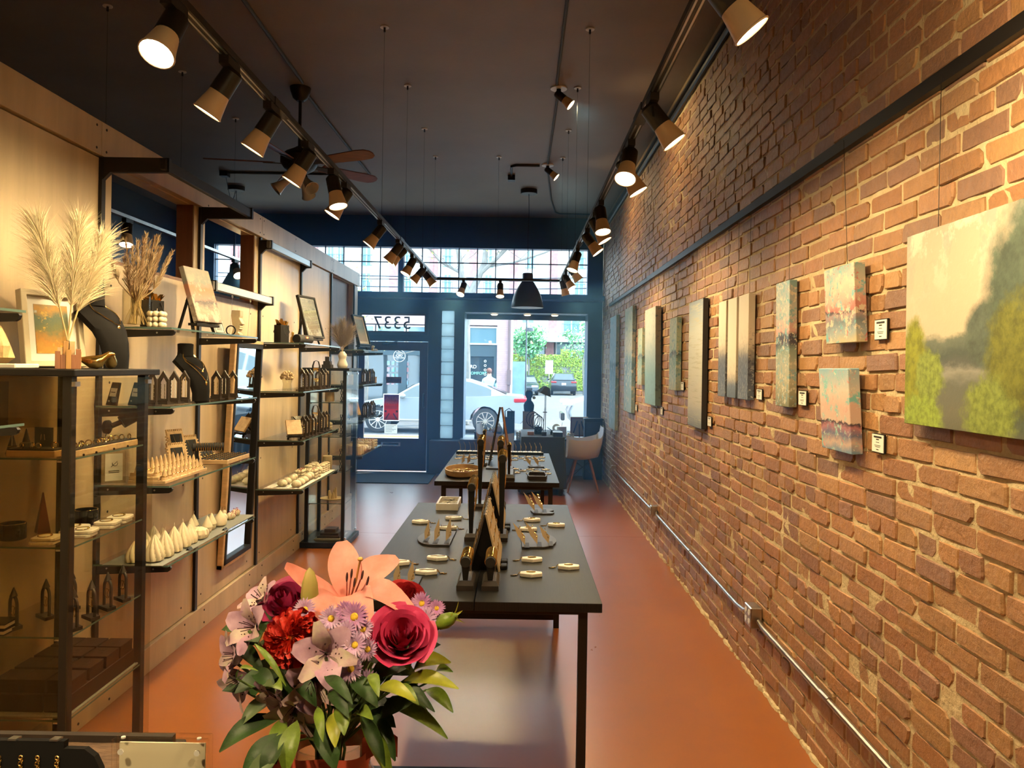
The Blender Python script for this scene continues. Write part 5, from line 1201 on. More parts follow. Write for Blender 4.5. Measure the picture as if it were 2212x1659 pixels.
for i, y in enumerate((2.66,2.74,2.86,2.96)):
    t = thing('cuff_ring', 'small black cuff on the cabinet top shelf edge, %s from the camera' % ORD[i], 'ring', (-1.509, y, CS[0])); MB().lathe([(.0035,0),(.004,.006),(.001,.008)],8).build('band', M['black_gloss'], t)
def soap(label, loc, n):
    t = thing('soap_slab', label, 'slab', loc, .1)
    for k in range(n):
        o = MB().prism([(-.04,-.03),(-.03,-.04),(.03,-.04),(.04,-.03),(.04,.03),(.03,.04),(-.03,.04),(-.04,.03)], .001+k*.0125, .0125+k*.0125).build('slab', M['marble'], t, bevel=.002, smooth=0); o.location = (.004*(k % 2), .004*(k % 3), 0)
    q = MB(); q.torus((0,0,.0125*n+.003), .022, .0018, Matrix.Rotation(.05,3,'X'), 20, 5); q.sph((.02,.0,.0125*n+.005), .004, 8, 6); q.build('bracelet', M['gold'], t)
for i, (x, y, lb) in enumerate(((-1.62,2.63,'nearest'),(-1.56,2.75,'next to the corner post'),(-1.62,2.80,'behind the front pair'),(-1.555,2.90,'third along the cabinet door'),(-1.56,3.0,'farthest along the cabinet door'))):
    soap('stack of cream stone slabs with a bracelet in the cabinet, %s' % lb, (x, y, CS[1]), 2)
for x, y, lb in ((-1.765,2.68,'at far left'),(-1.66,2.95,'behind the cream slabs')):
    t = thing('candle_bowl', 'black glossy candle bowl with gold rim in the cabinet, %s' % lb, 'bowl', (x, y, CS[1])); MB().lathe([(.034,0),(.042,.004),(.042,.058),(.038,.058),(.036,.03),(.002,.028)],22).build('bowl', M['black_gloss'], t); MB().torus((0,0,.058), .04, .0018, None, 24, 5).build('rim', M['gold'], t)
t = thing('spire_ornament', 'tall dark red spire in the cabinet', 'ornament', (-1.735, 2.80, CS[1])); MB().lathe([(.03,0),(.03,.004),(.003,.145),(.001,.148)],4).build('spire', mat('dark_red_wood', (.09,.02,.012), .4), t, smooth=0)
G = 'arched earring stands in the near cabinet'
for i, y in enumerate((2.66,2.77,2.88,2.99)): arch_stand('dark arched earring stand by the cabinet door, %s from the camera' % ORD[i], (-1.535+.0*i, y, CS[2]), R(-35), .14, .05, group=G)
for i, (x, y) in enumerate(((-1.745,2.66),(-1.70,2.77),(-1.67,2.88))): arch_stand('dark arched earring stand at the cabinet back, %s from the camera' % ORD[i], (x, y, CS[2]), R(-35), .14, .055, group=G)
tag(MB().box(-1.84,-1.51,2.59,3.08,CS[3],CS[3]+.006).build('woven_mat', mat('grey_woven_mat', (.28,.26,.22), .9, bump=.6, bscale=140), smooth=0), 'grey woven mat at the bottom of the near cabinet', 'mat')
M['box_brown'] = mat('dark_brown_gift_box', (.036,.015,.009), .5, spec=.3)
G = 'dark gift boxes in the near cabinet'; zz = CS[3]+.006
def gbox(lb, x, y, z, w_=.09, d=.09, h=.045):
    t = thing('gift_box', 'dark brown gift box in the near cabinet, %s' % lb, 'box', (x, y, z), 0, G)
    MB().box(-w_/2,w_/2,-d/2,d/2,0,h*.6).build('box', M['box_brown'], t, smooth=0); MB().box(-w_/2-.001,w_/2+.001,-d/2-.001,d/2+.001,h*.6,h).build('lid', M['box_brown'], t, bevel=.001, smooth=0)
    MB().torus((0,0,h), w_*.16, .0006, None, 14, 3).build('stamp', M['darkwood'], t)
t = thing('gift_box', 'long dark brown box lying under the smaller boxes along the cabinet door', 'box', (-1.565, 2.84, zz), 0, G); MB().box(-.045,.045,-.22,.22,0,.06).build('box', M['box_brown'], t, bevel=.002, smooth=0)
t = thing('gift_box', 'second long dark brown box beneath the left stack of boxes', 'box', (-1.70, 2.83, zz), 0, G); MB().box(-.085,.085,-.21,.21,0,.06).build('box', M['box_brown'], t, bevel=.002, smooth=0)
for i, y in enumerate((2.68,2.79,2.90,3.0)):
    gbox('door side, %s from the camera' % ORD[i], -1.565, y, zz+.06, .085, .09); gbox('middle stack, %s from the camera' % ORD[i], -1.66, y, zz+.06, .085, .09); gbox('wall side, %s from the camera' % ORD[i], -1.75, y, zz+.06, .085, .09)
for i, dz in enumerate((0, .02)):
    t = thing('album', 'black glossy album at the left edge inside the near cabinet, %s of two' % ['lower','upper'][i], 'book', (-1.775, 2.62, CS[2]+dz), .05*i); MB().box(-.05,.05,-.04,.04,0,.004).build('cover', M['black_gloss'], t, smooth=0); MB().box(-.048,.049,-.038,.038,.004,.015).build('pages', M['paper'], t, smooth=0); MB().box(-.05,.05,-.04,.04,.015,.019).build('top_cover', M['black_gloss'], t, smooth=0)
# ================================================================ TABLES
ZT = .742
def display_table(label, y0, y1):
    t = thing('display_table', label, 'table', (-.148, y0, 0)); L_ = y1-y0
    for a, b_ in ((-.468, -.002), (.002, .468)): MB().box(a, b_, 0, L_, ZT-.034, ZT).build('tabletop', M['table'], t, bevel=.0015, smooth=0)
    for y in (.085, L_-.085):
        q = MB()
        for x in (-.405, .405): q.box(x-.017, x+.017, y-.017, y+.017, .0, ZT-.034)
        q.box(-.388, .388, y-.017, y+.017, .05, .085); q.box(-.388, .388, y-.017, y+.017, ZT-.064, ZT-.034)
        q.build('leg_frame', M['black_metal'], t, bevel=.0015, smooth=0)
    return t
F0, F1, B0, B1 = 2.79, 4.80, 5.71, 7.68
display_table('nearer black display table with split top and black steel legs', F0, F1)
display_table('farther black display table with split top before the desk', B0, B1)
# hexagonal stone trays on the near table
HEXP = [(-.046,-.012),(0,-.030),(.046,-.012),(.046,.012),(0,.030),(-.046,.012)]
G = 'cream hexagon trays on the near table'
def hex_tray(label, x, y, side, k):
    t = thing('hexagon_tray', label, 'tray', (x, y, ZT), R(rnd.uniform(-3,3)), G)
    MB().prism(HEXP, 0, .017).build('tray', M['marble'], t, bevel=.003, smooth=0)
    q = MB()
    if k % 2: q.torus((0,0,.0185), .014, .0016, Matrix.Diagonal((1.3,.55,1)), 18, 5)
    else: q.tube([(-.03,-.004,.018),(-.01,.003,.0185),(.01,-.002,.0185),(.034,.002,.018)], .0014, 5)
    q.build('ring' if k % 2 else 'bracelet', M['gold'], t); q = MB()
    s = side; q.tube([(s*.044,0,.018),(s*.05,.001,.012),(s*.055,0,.003),(s*.068,.004,.002),(s*.075,-.003,.002),(s*.084,.003,.002)], .0022, 5)
    q.build('chain_end', M['gold'], t)
    MB().obox(Matrix.Translation((s*.064,.008,.003)) @ Matrix.Rotation(.5,4,'Z'), .016, .010, .001).build('price_tag', M['card'], t, smooth=0)
HX = [(-.522,4.17,'far left one by the table edge'),(-.350,4.287,'left of centre below the feather box'),(-.357,4.025,'left of centre above the left slate'),(-.346,3.386,'left half, nearest the bangle bars'),(-.502,3.296,'leftmost of the near group'),(-.367,3.154,'front of the left half')]
for k, (x, y, lb) in enumerate(HX): hex_tray('cream hexagon tray with a chain, %s' % lb, x, y, 1, k*2)
HX = [(.089,4.27,'right half below the heart board'),(.219,4.142,'far right by the table edge'),(.065,4.022,'right half above the right slate'),(.073,3.388,'right half, nearest the bangle bars'),(.228,3.271,'rightmost of the near group'),(.065,3.144,'front of the right half')]
for k, (x, y, lb) in enumerate(HX): hex_tray('cream hexagon tray with a ring, %s' % lb, x, y, -1, k*2+1)
# feather box
t = thing('feather_box', 'cream square box of grey feathers at the far left of the near table', 'box', (-.413, 4.68, ZT)); hw, hd = .066, .13
q = MB(); q.ring([(-hw,-hd),(hw,-hd),(hw,hd),(-hw,hd)], [(-hw+.012,-hd+.014),(hw-.012,-hd+.014),(hw-.012,hd-.014),(-hw+.012,hd-.014)], 0, .04); q.box(-hw+.01,hw-.01,-hd+.01,hd-.01,0,.012); q.build('box', M['marble'], t, bevel=.0015, smooth=0)
rr = random.Random(2); q = MB(); q2 = MB()
for i in range(12):
    Mx = Matrix.Translation((rr.uniform(-.025,.025), rr.uniform(-.08,.08), .024+i*.0012)) @ Matrix.Rotation(rr.uniform(0,6),4,'Z') @ Matrix.Rotation(rr.uniform(-.2,.2),4,'X')
    (q if i % 3 else q2).prism([(-.035,0),(-.01,.009),(.02,.009),(.035,0),(.02,-.008),(-.01,-.008)], -.0008, .0008, Mx)
q.build('pale_feathers', mat('pale_feather', (.6,.57,.5), .8), t, smooth=0); q2.build('dark_feathers', mat('dark_feather', (.06,.06,.07), .8), t, smooth=0)
# slate boards with standing triangle earring cards
def slate(label, cx, cy, pts, cards, lean, gx):
    t = thing('slate_board', label, 'board', (cx, cy, ZT)); MB().prism(pts, 0, .009).build('board', M['darkwood'], t, bevel=.001, smooth=0)
    q = MB()
    for x, y, _ in cards: q.box(x-.004, x+.02, y-.05, y+.05, .0089, .0096)
    q.build('groove', M['black'], t, smooth=0)
    for i, (x, y, h) in enumerate(cards):
        c = thing('earring_card', 'pointed gold earring card standing on the %s, %s from the left' % (gx, ORD[i]), 'card', (cx+x, cy+y, ZT+.009), rot=Euler((-.25, lean, 0)), group='pointed earring cards')
        w_ = .026
        MB().prism([(0,0),(w_*.9,h*.35),(w_*.3,h*1.25),(-w_*.25,h*.55)], -.0009, .0009, Matrix.Rotation(R(90),4,'X') @ Matrix.Rotation(R(12),4,'Z')).build('card', M['card'], c, smooth=0)
        q = MB()
        for k in range(4): q.tube([(w_*.2, -.0018, h*(.3+k*.18)), (w_*.35, -.0022, h*(.36+k*.18)), (w_*.2, -.0018, h*(.4+k*.18))], .0013, 5)
        q.build('earrings', M['gold'], c)
half_l = [(.085,-.155),(.092,.155)] + [(-.085*sin(a)+.0, .155*cos(a)) for a in [pi*k/14 for k in range(1,14)]]
slate('left half oval slate board with three pointed earring cards', -.40, 3.79, half_l[::-1], [(-.045,-.06,.075),(.005,-.085,.09),(.06,-.08,.095)], .32, 'left slate')
half_r = [(-x, y) for x, y in half_l]
slate('right half oval slate board with three pointed earring cards', .115, 3.775, half_r, [(-.07,-.12,.10),(-.01,-.10,.10),(.045,-.08,.08)], -.38, 'right slate')
slate('small slate board of earring cards behind the red rose', -.435, 2.99, [(.06,-.08),(.06,.10),(-.05,.10),(-.07,.04),(-.05,-.08)], [(-.035,-.03,.07),(.02,-.03,.075)], .3, 'front left slate')
heart = [(-.065,-.02),(-.05,-.11),(.0,-.125),(.06,-.115),(.075,-.085),(.045,-.055),(.075,-.015),(.06,.035),(.0,.05),(-.055,.03)]
slate('heart shaped slate board with two earring cards at the far right', .15, 4.58, heart, [(-.04,-.05,.105),(.01,-.04,.11)], -.42, 'heart slate')
# bangle bars in the middle
t_bar('left low bangle bar at the front of the near table', (-.192, 3.01, ZT), 0, .105, .19, .02, (.066,.17,.034), 16)
t_bar('right low bangle bar at the front of the near table', (-.096, 3.01, ZT), 0, .105, .19, .02, (.066,.17,.034), 16)
t_bar('left tall bangle bar with hanging chains behind the tent stand', (-.222, 3.83, ZT), 0, .262, .25, .0195, (.062,.16,.036), 10, True, None, .012, 6)
t_bar('right tallest bangle bar with hanging chains on the near table', (-.072, 3.83, ZT), 0, .405, .21, .0195, (.064,.16,.036), 10, True, None, .012, 6)
t_bar('left tall bangle bar at the far end of the near table', (-.222, 4.68, ZT), 0, .40, .26, .0195, (.07,.15,.03), 10, True, None, .01, 5)
t_bar('right tall bangle bar at the far end of the near table', (-.100, 4.69, ZT), 0, .395, .24, .0195, (.07,.15,.03), 10, True, None, .01, 5)
# tent shaped earring stands
def tent(label, cx, y0, y1, hb, h, group=None):
    t = thing('earring_tent', label, 'stand', (cx, y0, ZT), 0, group); L_ = y1-y0
    for s in (-1, 1):
        q = MB(); q.add([(s*hb,0,0),(s*hb,L_,0),(s*.006,L_*.95,h),(s*.006,L_*.05,h),(s*(hb-.007),0,0),(s*(hb-.007),L_,0),(-s*.001,L_*.95,h),(-s*.001,L_*.05,h)], [(0,1,2,3),(7,6,5,4),(0,3,7,4),(1,5,6,2),(3,2,6,7),(0,4,5,1)])
        q.build('board', M['card'] if s > 0 else M['darkwood'], t, smooth=0)
    for k in range(7): y = L_*(.08+.84*k/6); MB().tube([(-.012,y,h-.004),(-.004,y,h+.008),(.004,y,h+.008),(.012,y,h-.004)], .0016, 5).build('hook', M['silver'], t)
    q = MB(); w_ = MB()
    for k in range(6):
        y = L_*(.1+.8*k/5)
        for s in (-1, 1):
            for f in (.3, .55, .8):
                x = s*(hb*(1-f)+.006*f+.004); (q if (k+int(f*10)) % 3 else w_).tube([(x,y,h*f+.012),(x+s*.002,y+.004,h*f),(x,y,h*f-.018)], .0022, 5)
    q.build('gold_earrings', M['brass'], t); w_.build('pearl_earrings', M['white'], t)
    MB().prism([(-hb+.008,0),(hb-.008,0),(.0,h*.97)], .03, .036, Matrix.Rotation(R(90),4,'X') @ Matrix.Scale(-1,4,(0,0,1))).build('dark_liner', M['velvet'], t, smooth=0)
    for y in (.12, .3): MB().box(hb, hb+.03, L_*y-.02, L_*y+.03, 0, .018).build('foot_block', M['black'], t, bevel=.004, smooth=0)
    return t
tent('nearer tent shaped earring stand in the middle of the near table', -.130, 3.20, 3.66, .066, .235)
tent('farther tent shaped earring stand on the near table', -.128, 3.97, 4.48, .068, .25)
# ---- far table
t = thing('oval_bowl', 'oval wooden tray bowl at the near left corner of the far table', 'bowl', (-.43, 6.09, ZT))
N_ = 28; O = lambda a, k: (.142*k*cos(a), .25*k*sin(a)); A = [2*pi*i/N_ for i in range(N_)]
q = MB(); rows_ = [(.88,0),(.97,.012),(1.0,.045),(1.0,.052),(.955,.052),(.945,.02),(.9,.012)]; vs = [(*O(a, k), z) for k, z in rows_ for a in A]
q.add(vs, [(i*N_+k, i*N_+(k+1) % N_, (i+1)*N_+(k+1) % N_, (i+1)*N_+k) for i in range(6) for k in range(N_)] + [tuple(range(N_-1,-1,-1)), tuple(range(6*N_,7*N_))]); q.build('bowl', M['wood'], t)
q = MB(); rr = random.Random(8)
for i in range(26): a = rr.uniform(0,6.28); k = rr.uniform(0,.8); q.torus((*O(a,k), .017+rr.uniform(0,.006)), .013, .003, Matrix.Rotation(rr.uniform(-.5,.5),3,'X'), 12, 5)
q.build('rings', M['gold'], t)
t = thing('hexagon_dish', 'dark hexagonal dish at the near right of the far table', 'dish', (.158, 5.94, ZT))
o_ = [(-.066,-.12),(.066,-.12),(.078,-.02),(.066,.14),(-.066,.14),(-.078,-.02)]; q = MB(); q.ring(o_, [(x*.86,y*.9) for x, y in o_], 0, .032); q.prism([(x*.88,y*.92) for x, y in o_], 0, .008); q.build('dish', M['darkwood'], t, bevel=.002, smooth=0)
t_bar('small chain bar on a square block at the front of the far table', (-.060, 5.97, ZT), 0, .26, .14, .014, (.09,.42,.045), 6, False, None, .0, 3)
ELL = [(-.036,0),(-.012,-.026),(.012,-.026),(.036,0),(.012,.026),(-.012,.026)]
MINI = [(-.552,7.347),(-.426,7.404),(-.48,7.206),(-.55,7.105),(-.367,7.221),(-.409,7.123),(-.521,6.437),(-.385,6.453),(-.022,7.344),(.102,7.323),(.235,7.303),(.036,7.202),(.166,7.201),(-.025,7.067),(.095,7.065),(.223,7.047),(-.018,6.44),(.115,6.425),(.24,6.426),(.045,6.33),(.155,6.315),(-.005,6.21),(.107,6.172),(.246,6.188),(-.262,7.276),(-.264,7.092)]
mt_ = MB().prism(ELL, 0, .008).mesh('tile', M['marble'], .0015, 0); bd = MB().sph((-.012,.012,.012), .0065, 10, 6).mesh('bead', M['black_gloss']); eb = MB().torus((.006,0,.0095), .010, .0012, None, 14, 4).mesh('ring', M['gold'])
def where(x, y):
    side = 'left' if x < -.2 else 'right'; row = 'back' if y > 7 else 'front'; return side, row
cnt = {}
for x, y in sorted(MINI, key=lambda p: (p[0] > -.2, p[1] < 7, p[0])):
    sd_, rw = where(x, y); k = cnt.get((sd_, rw), 0); cnt[(sd_, rw)] = k+1
    t = thing('hexagon_tile', 'small cream hexagon tile on the far table, %s half, %s group, %s from the left' % (sd_, rw, ORD[k]), 'tile', (x, y, ZT), R(rnd.uniform(-5,5)), 'small hexagon tiles on the far table')
    for me, nm in ((mt_, 'tile'), (bd, 'bead'), (eb, 'ring')): o = bpy.data.objects.new(nm, me); COL.objects.link(o); o.parent = t
# comb stand at the far end
t = thing('earring_comb', 'long black tray of curved earring wires along the back of the far table', 'tray', (-.17, 7.57, ZT))
MB().box(-.43,.43,-.05,.05,0,.022).build('tray', M['black'], t, smooth=0)
for k in range(17):
    if k in (8,): continue
    x = -.40 + k*.05; MB().box(x-.021,x+.021,-.042,.042,.022,.026).build('square', M['marble'], t, smooth=0)
    q = MB(); q.tube([(x,.0,.026),(x+.008,0,.05),(x+.004,0,.085),(x-.010,0,.115)], .0022, 5)
    if k > 8: q.sph((x+.008,0,.07), (.004,.003,.014), 6, 5)
    q.build('curved_wire', M['brass'], t)
q = MB(); q.sph((.415,-.02,.026), .009, 10, 6); q.build('bead', M['black_gloss'], t)
slate('small angled slate board with two pointed cards, far table left', -.455, 6.72, [(-.075,-.03),(-.04,-.09),(.0,-.10),(.075,.05),(.02,.10),(-.06,.09)], [(-.03,-.02,.075),(.02,-.03,.08)], .35, 'far left slate')
slate('small angled slate board with two pointed cards, far table right', .165, 6.67, [(-.07,-.06),(-.05,-.11),(.07,-.10),(.07,.0),(.0,.10),(-.06,.09)], [(-.05,-.03,.08),(.02,-.03,.085)], -.35, 'far right slate')
# tall ladder style A-frame of earrings on the far table
t = thing('earring_tent', 'tall leaning A frame earring stand rising from the far table', 'stand', (-.150, 6.60, ZT))
for s, m in ((-1, 'darkwood'), (1, 'wood2')):
    MB().bar((s*.095, 0, 0), (s*.008, .20, .50), .30 if False else .012, .014).build('edge_rail', M[m], t, smooth=0)
    MB().bar((s*.095, .40, 0), (s*.008, .26, .50), .012, .014).build('edge_rail', M[m], t, smooth=0)
    q = MB(); q.add([(s*.095,0,.02),(s*.095,.40,.02),(s*.008,.26,.49),(s*.008,.20,.49)], [(0,1,2,3)]); q.build('earring_sheet', M['card'], t, smooth=0)
q = MB(); rr = random.Random(12)
for i in range(16):
    f = rr.uniform(.05,.8); s = rr.choice((-1,1)); x = s*(.095*(1-f)+.008*f+.004); y = .02+.3*rr.random(); q.tube([(x,y,.5*f+.02),(x,y,.5*f),(x+.003,y,.5*f-.012)], .0022, 5)
q.build('earrings', M['gold'], t)
t = thing('tray_board', 'flat dark board lying under the tall A frame on the far table', 'board', (-.15, 6.52, ZT)); MB().box(-.11,.12,-.12,.04,0,.012).build('board', M['darkwood'], t, smooth=0)
t_bar('dark chain stand left of centre on the far table', (-.285, 6.62, ZT), 0, .30, .12, .012, (.06,.10,.03), 6, False, None, 0, 4)

# ================================================================ WINDOW END: DESK, CHAIRS, CABINET
M['cloth'] = mat('black_tablecloth', (.013,.016,.020), .8, sheen=.2)
t = thing('cloth_desk', 'desk draped in a black cloth in front of the display window', 'desk', (.31, 9.55, 0))
q = MB(); x0, x1, y0, y1 = -.26, .285, 0, 1.15
def drape(u, v):
    # perimeter u, height v
    P = 2*((x1-x0)+(y1-y0)); s = u*P
    if s < x1-x0: x, y, nx_, ny_ = x0+s, y0, 0, -1
    elif s < x1-x0+y1-y0: x, y, nx_, ny_ = x1, y0+s-(x1-x0), 1, 0
    elif s < 2*(x1-x0)+y1-y0: x, y, nx_, ny_ = x1-(s-(x1-x0)-(y1-y0)), y1, 0, 1
    else: x, y, nx_, ny_ = x0, y1-(s-2*(x1-x0)-(y1-y0)), -1, 0
    k = .016*sin(s*26)*(1-v) + .02*(1-v); zb = .02 + .07*abs(sin(s*2.9))
    return (x+nx_*k, y+ny_*k, zb*(1-v) + .733*v)
q.grid(drape, 120, 6); q.box(x0, x1, y0, y1, .728, .736); q.build('tablecloth', M['cloth'], t)
q = MB()
for x in (x0+.05, x1-.05):
    for y in (y0+.05, y1-.05): q.box(x-.02,x+.02,y-.02,y+.02,0,.728)
q.build('leg', M['black_metal'], t, smooth=0)
M['shell'] = mat('pale_chair_shell', (.62,.60,.62), .4)
def shell_chair(label, loc, rz):
    t = thing('shell_chair', label, 'chair', loc, rz)
    def seat(u, v):     # u: 0 front edge .. 1 top of back ; v across
        a = (v*2-1)
        if u < .5: f = u/.5; x = .22 - .40*f; z = .44 - .03*sin(pi*f) + .02*f
        else: f = (u-.5)/.5; x = -.18 - .09*f; z = .46 + .37*f
        wd = .235 + .05*min(1, u*1.6) - .10*max(0, u-.72)/.28
        arm = max(0, 1-abs(u-.52)/.33); lift = abs(a)**5*(.235*(1-max(0,min(1,(u-.50)/.38))) + .02)
        return (x - abs(a)**2*(.02 - .09*max(0,u-.55)) , a*wd, z + lift)
    q = MB(); q.grid(seat, 16, 16); n0 = len(q.v); q.grid(lambda u, v: tuple(Vector(seat(u, v)) + Vector((-.006 if u > .5 else 0, 0, -.010))), 16, 16)
    q.f[256:] = [f[::-1] for f in q.f[256:]]
    for i in range(16):
        for j in (0, 16): a, b_ = i*17+j, (i+1)*17+j; q.f.append([a, b_, n0+b_, n0+a] if j else [b_, a, n0+a, n0+b_])
        for k in (0, 16): a, b_ = k*17+i, k*17+i+1; q.f.append([b_, a, n0+a, n0+b_] if k else [a, b_, n0+b_, n0+a])
    q.mi = [0]*len(q.f); q.tints = [None]*len(q.f); q.build('seat_shell', M['shell'], t, smooth=60)
    for sx_, sy_ in ((1,1),(1,-1),(-1,1),(-1,-1)): MB().tube([(sx_*.09, sy_*.08, .41), (sx_*.20, sy_*.19, .0)], [.015,.010], 8).build('leg', M['wood2'], t)
    q = MB()
    for s in (-1, 1): q.tube([(.10,s*.09,.38),(-.15,-s*.14,.2)], .004, 5); q.tube([(-.10,s*.09,.38),(.15,-s*.14,.2)], .004, 5)
    q.build('wire_brace', M['black_metal'], t); return t
shell_chair('pale shell armchair with wooden legs right of the draped desk', (.86, 10.02, 0), R(180))
shell_chair('pale shell chair mostly hidden left of the draped desk', (-.28, 10.35, 0), R(-8))
t = thing('black_cabinet', 'plain black cabinet against the brick wall under the display window', 'cabinet', (1.10, 11.08, 0))
MB().box(-.135,.125,-.08,.10,0,.86).build('body', M['black'], t, bevel=.003, smooth=0); MB().box(-.145,.135,-.09,.11,.86,.88).build('top', M['black'], t, bevel=.003, smooth=0); MB().box(-.115,.105,-.086,-.08,.04,.83).build('door', M['black_metal'], t, bevel=.002, smooth=0)
# lamp on the desk
t = thing('desk_lamp', 'black articulated desk lamp clamped to the draped desk', 'desk lamp', (.34, 9.75, .736))
MB().box(-.03,.03,-.03,.03,0,.05).build('clamp', M['black_metal'], t, smooth=0)
q = MB()
for s in (-1, 1): q.cyl((s*.014,0,.03),(s*.006+.01,0,.36),.005,n=6); q.cyl((s*.006+.01,0,.36),(s*.005+.012,0,.60),.004,n=6)
q.cyl((-.02,0,.30),(.035,0,.30),.006,n=6); q.build('arm', M['black_metal'], t)
Mx = Matrix.Translation((.015,0,.60)) @ Matrix.Rotation(R(22),4,'Y'); MB().lathe([(.025,.03),(.045,.02),(.09,-.06),(.105,-.075),(.10,-.075),(.04,.01)], 6, (0,0,0), Mx).build('shade', M['pend'], t, smooth=0)
t = thing('cable_bundle', 'loose black cables coiled by the desk lamp', 'cable', (.28, 9.9, .736)); q = MB()
for k in range(4): q.tube([(.06*cos(a)*(1+.3*k*.3)-.03*k, .03*sin(2*a), .14 + .10*sin(a) + .02*k) for a in [2*pi*i/20 for i in range(20)]], .005, 6, True)
q.build('cable', M['black'], t)
t = thing('tape_device', 'black boxy gadget under the cables on the draped desk', 'device', (.27, 9.98, .736)); MB().box(-.05,.05,-.04,.04,0,.10).build('body', M['black'], t, bevel=.01, smooth=0); MB().box(-.03,.03,-.042,-.04,.03,.08).build('screen', M['black_gloss'], t, smooth=0)
t = thing('small_box', 'small brown box at the left of the draped desk top', 'box', (.17, 9.85, .736)); MB().box(-.04,.04,-.05,.05,0,.04).build('box', M['wood2'], t, bevel=.003, smooth=0); MB().box(-.041,.041,-.051,.051,.03,.042).build('lid', M['wood2'], t, smooth=0)
t = thing('tablet_stand', 'black tilted tablet stand at the right of the draped desk', 'stand', (.47, 9.95, .736)); q = MB(); q.bar((-.08,0,.09),(.06,0,.0),.1,.008); q.bar((-.02,0,.05),(-.03,.05,0),.03,.008); q.build('tablet', M['black'], t, smooth=0); MB().box(-.05,.06,-.05,.05,0,.006).build('base', M['black'], t, smooth=0)
t = thing('tool_case', 'black box with a flat lid on the right of the draped desk', 'box', (.52, 9.70, .736)); MB().box(-.07,.05,-.10,.10,0,.05).build('case', M['black'], t, bevel=.004, smooth=0); MB().box(-.072,.052,-.102,.102,.05,.056).build('lid', M['black_metal'], t, smooth=0)
# display window platform goods  (platform top z .531)
ZP = .531
t = thing('window_box', 'long black box display at the left of the window sill', 'box', (-.44, 11.45, ZP)); MB().box(-.20,.20,-.10,.10,0,.09).build('box', M['black'], t, bevel=.003, smooth=0); MB().box(-.205,.205,-.105,.105,.09,.1).build('lid', M['black'], t, smooth=0)
t = thing('glass_terrarium', 'small black framed glass box on the long window box', 'box', (-.54, 11.46, ZP+.10)); q = MB()
for x in (-.09,-.003,.085):
    for y in (-.05,.05): q.box(x-.004,x+.004,y-.004,y+.004,0,.1)
for z in (0,.048,.096):
    for y in (-.05,.05): q.box(-.09,.085,y-.004,y+.004,z,z+.005)
q.build('frame', M['black'], t, smooth=0); MB().box(-.088,.083,-.047,.047,.002,.1).build('panes', M['case_glass'], t, smooth=0)
for i, (x, k, s) in enumerate(((-.40,'onion',.9),(-.355,'onion',.95),(-.285,'egg',1.9),(-.27,'swirl',1.2))):
    candle(k, 'pale candle on the long window box, %s from the left' % ORD[i], (x, 11.40+.06*(i == 3), ZP+.10), 0, s, 'window sill candles')
t = thing('black_plinth', 'tall black box with white handled bag top behind the A frame', 'box', (-.13, 11.44, ZP)); MB().box(-.085,.085,-.07,.07,0,.33).build('box', M['black'], t, bevel=.003, smooth=0); MB().tube([(-.05,-.075,.3),(-.06,-.08,.42),(.0,-.08,.46),(.05,-.08,.42),(.04,-.075,.3)],.008,6).build('handle', M['black'], t); MB().box(-.03,.085,-.05,.06,.33,.42).build('upper_box', M['black'], t, smooth=0)
candle('bubble', 'pale figure candle between the two window plinths', (.035, 11.42, ZP), 0, 1.6)
t = thing('paper_plinth', 'black plinth with a printed paper front holding the dark bust', 'plinth', (.16, 11.42, ZP)); MB().box(-.085,.085,-.075,.075,0,.42).build('plinth', M['black'], t, smooth=0); MB().box(-.08,.08,-.079,-.076,.15,.418).build('paper', M['card'], t, smooth=0); q = MB()
for k in range(6): q.box(-.05+.01*(k%2),.05,-.081,-.079,.26+k*.022,.264+k*.022)
q.build('text_lines', M['ink'], t, smooth=0)
t = thing('head_bust', 'black head and shoulders bust with a white earring in the window', 'bust', (.165, 11.42, ZP+.42)); q = MB(); q.lathe([(.06,0),(.065,.03),(.07,.09),(.055,.13),(.032,.16),(.034,.19),(.052,.22),(.058,.27),(.05,.30),(.03,.315)],18, wob=lambda a, f: 1+.15*cos(2*a)*(f < .55)); q.build('bust', M['velvet'], t)
MB().sph((.075,-.02,.205), .026, 12, 8).build('earring', M['white'], t); MB().torus((0,0,.29), .05, .008, None, 18, 6).build('headband', M['black'], t)
easel('black easel with a canvas seen from behind, right of the window', (.92, 11.42, ZP), R(-90+180), .30, .30, .26, .03)
t = thing('canvas_painting', 'back of a brown canvas on the easel at the right of the window', 'painting', (.92, 11.46, ZP+.05), rot=Euler((.15,0,0))); MB().box(-.13,.13,-.012,.012,0,.30).build('canvas', M['card'], t, smooth=0); q = MB(); q.ring([(-.13,0),(.13,0),(.13,.3),(-.13,.3)],[(-.11,.02),(.11,.02),(.11,.28),(-.11,.28)], .012, .02, Matrix.Rotation(R(90),4,'X')); q.build('stretcher', M['wood2'], t, smooth=0)
candle('pillar', 'tall pillar candle left of the window easel', (.66, 11.42, ZP), 0, 2.9)
candle('stack', 'short ringed candle beside the tall pillar candle', (.745, 11.40, ZP), 0, 1.1)
candle('bubble', 'brown lit bubble candle nearest the window easel', (.80, 11.47, ZP), 0, 1.5)
t = thing('ring_ornament', 'pale ring ornament behind the tall pillar candle', 'ornament', (.585, 11.5, ZP+.0)); MB().torus((0,0,.17), .045, .02, Matrix.Rotation(R(90),3,'X'), 20, 8).build('ring', M['wax'], t); MB().box(-.03,.03,-.02,.02,0,.125).build('block', M['wax'], t, smooth=0)
t = thing('lantern', 'small black lantern right of the paper plinth', 'lantern', (.30, 11.45, ZP)); q = MB()
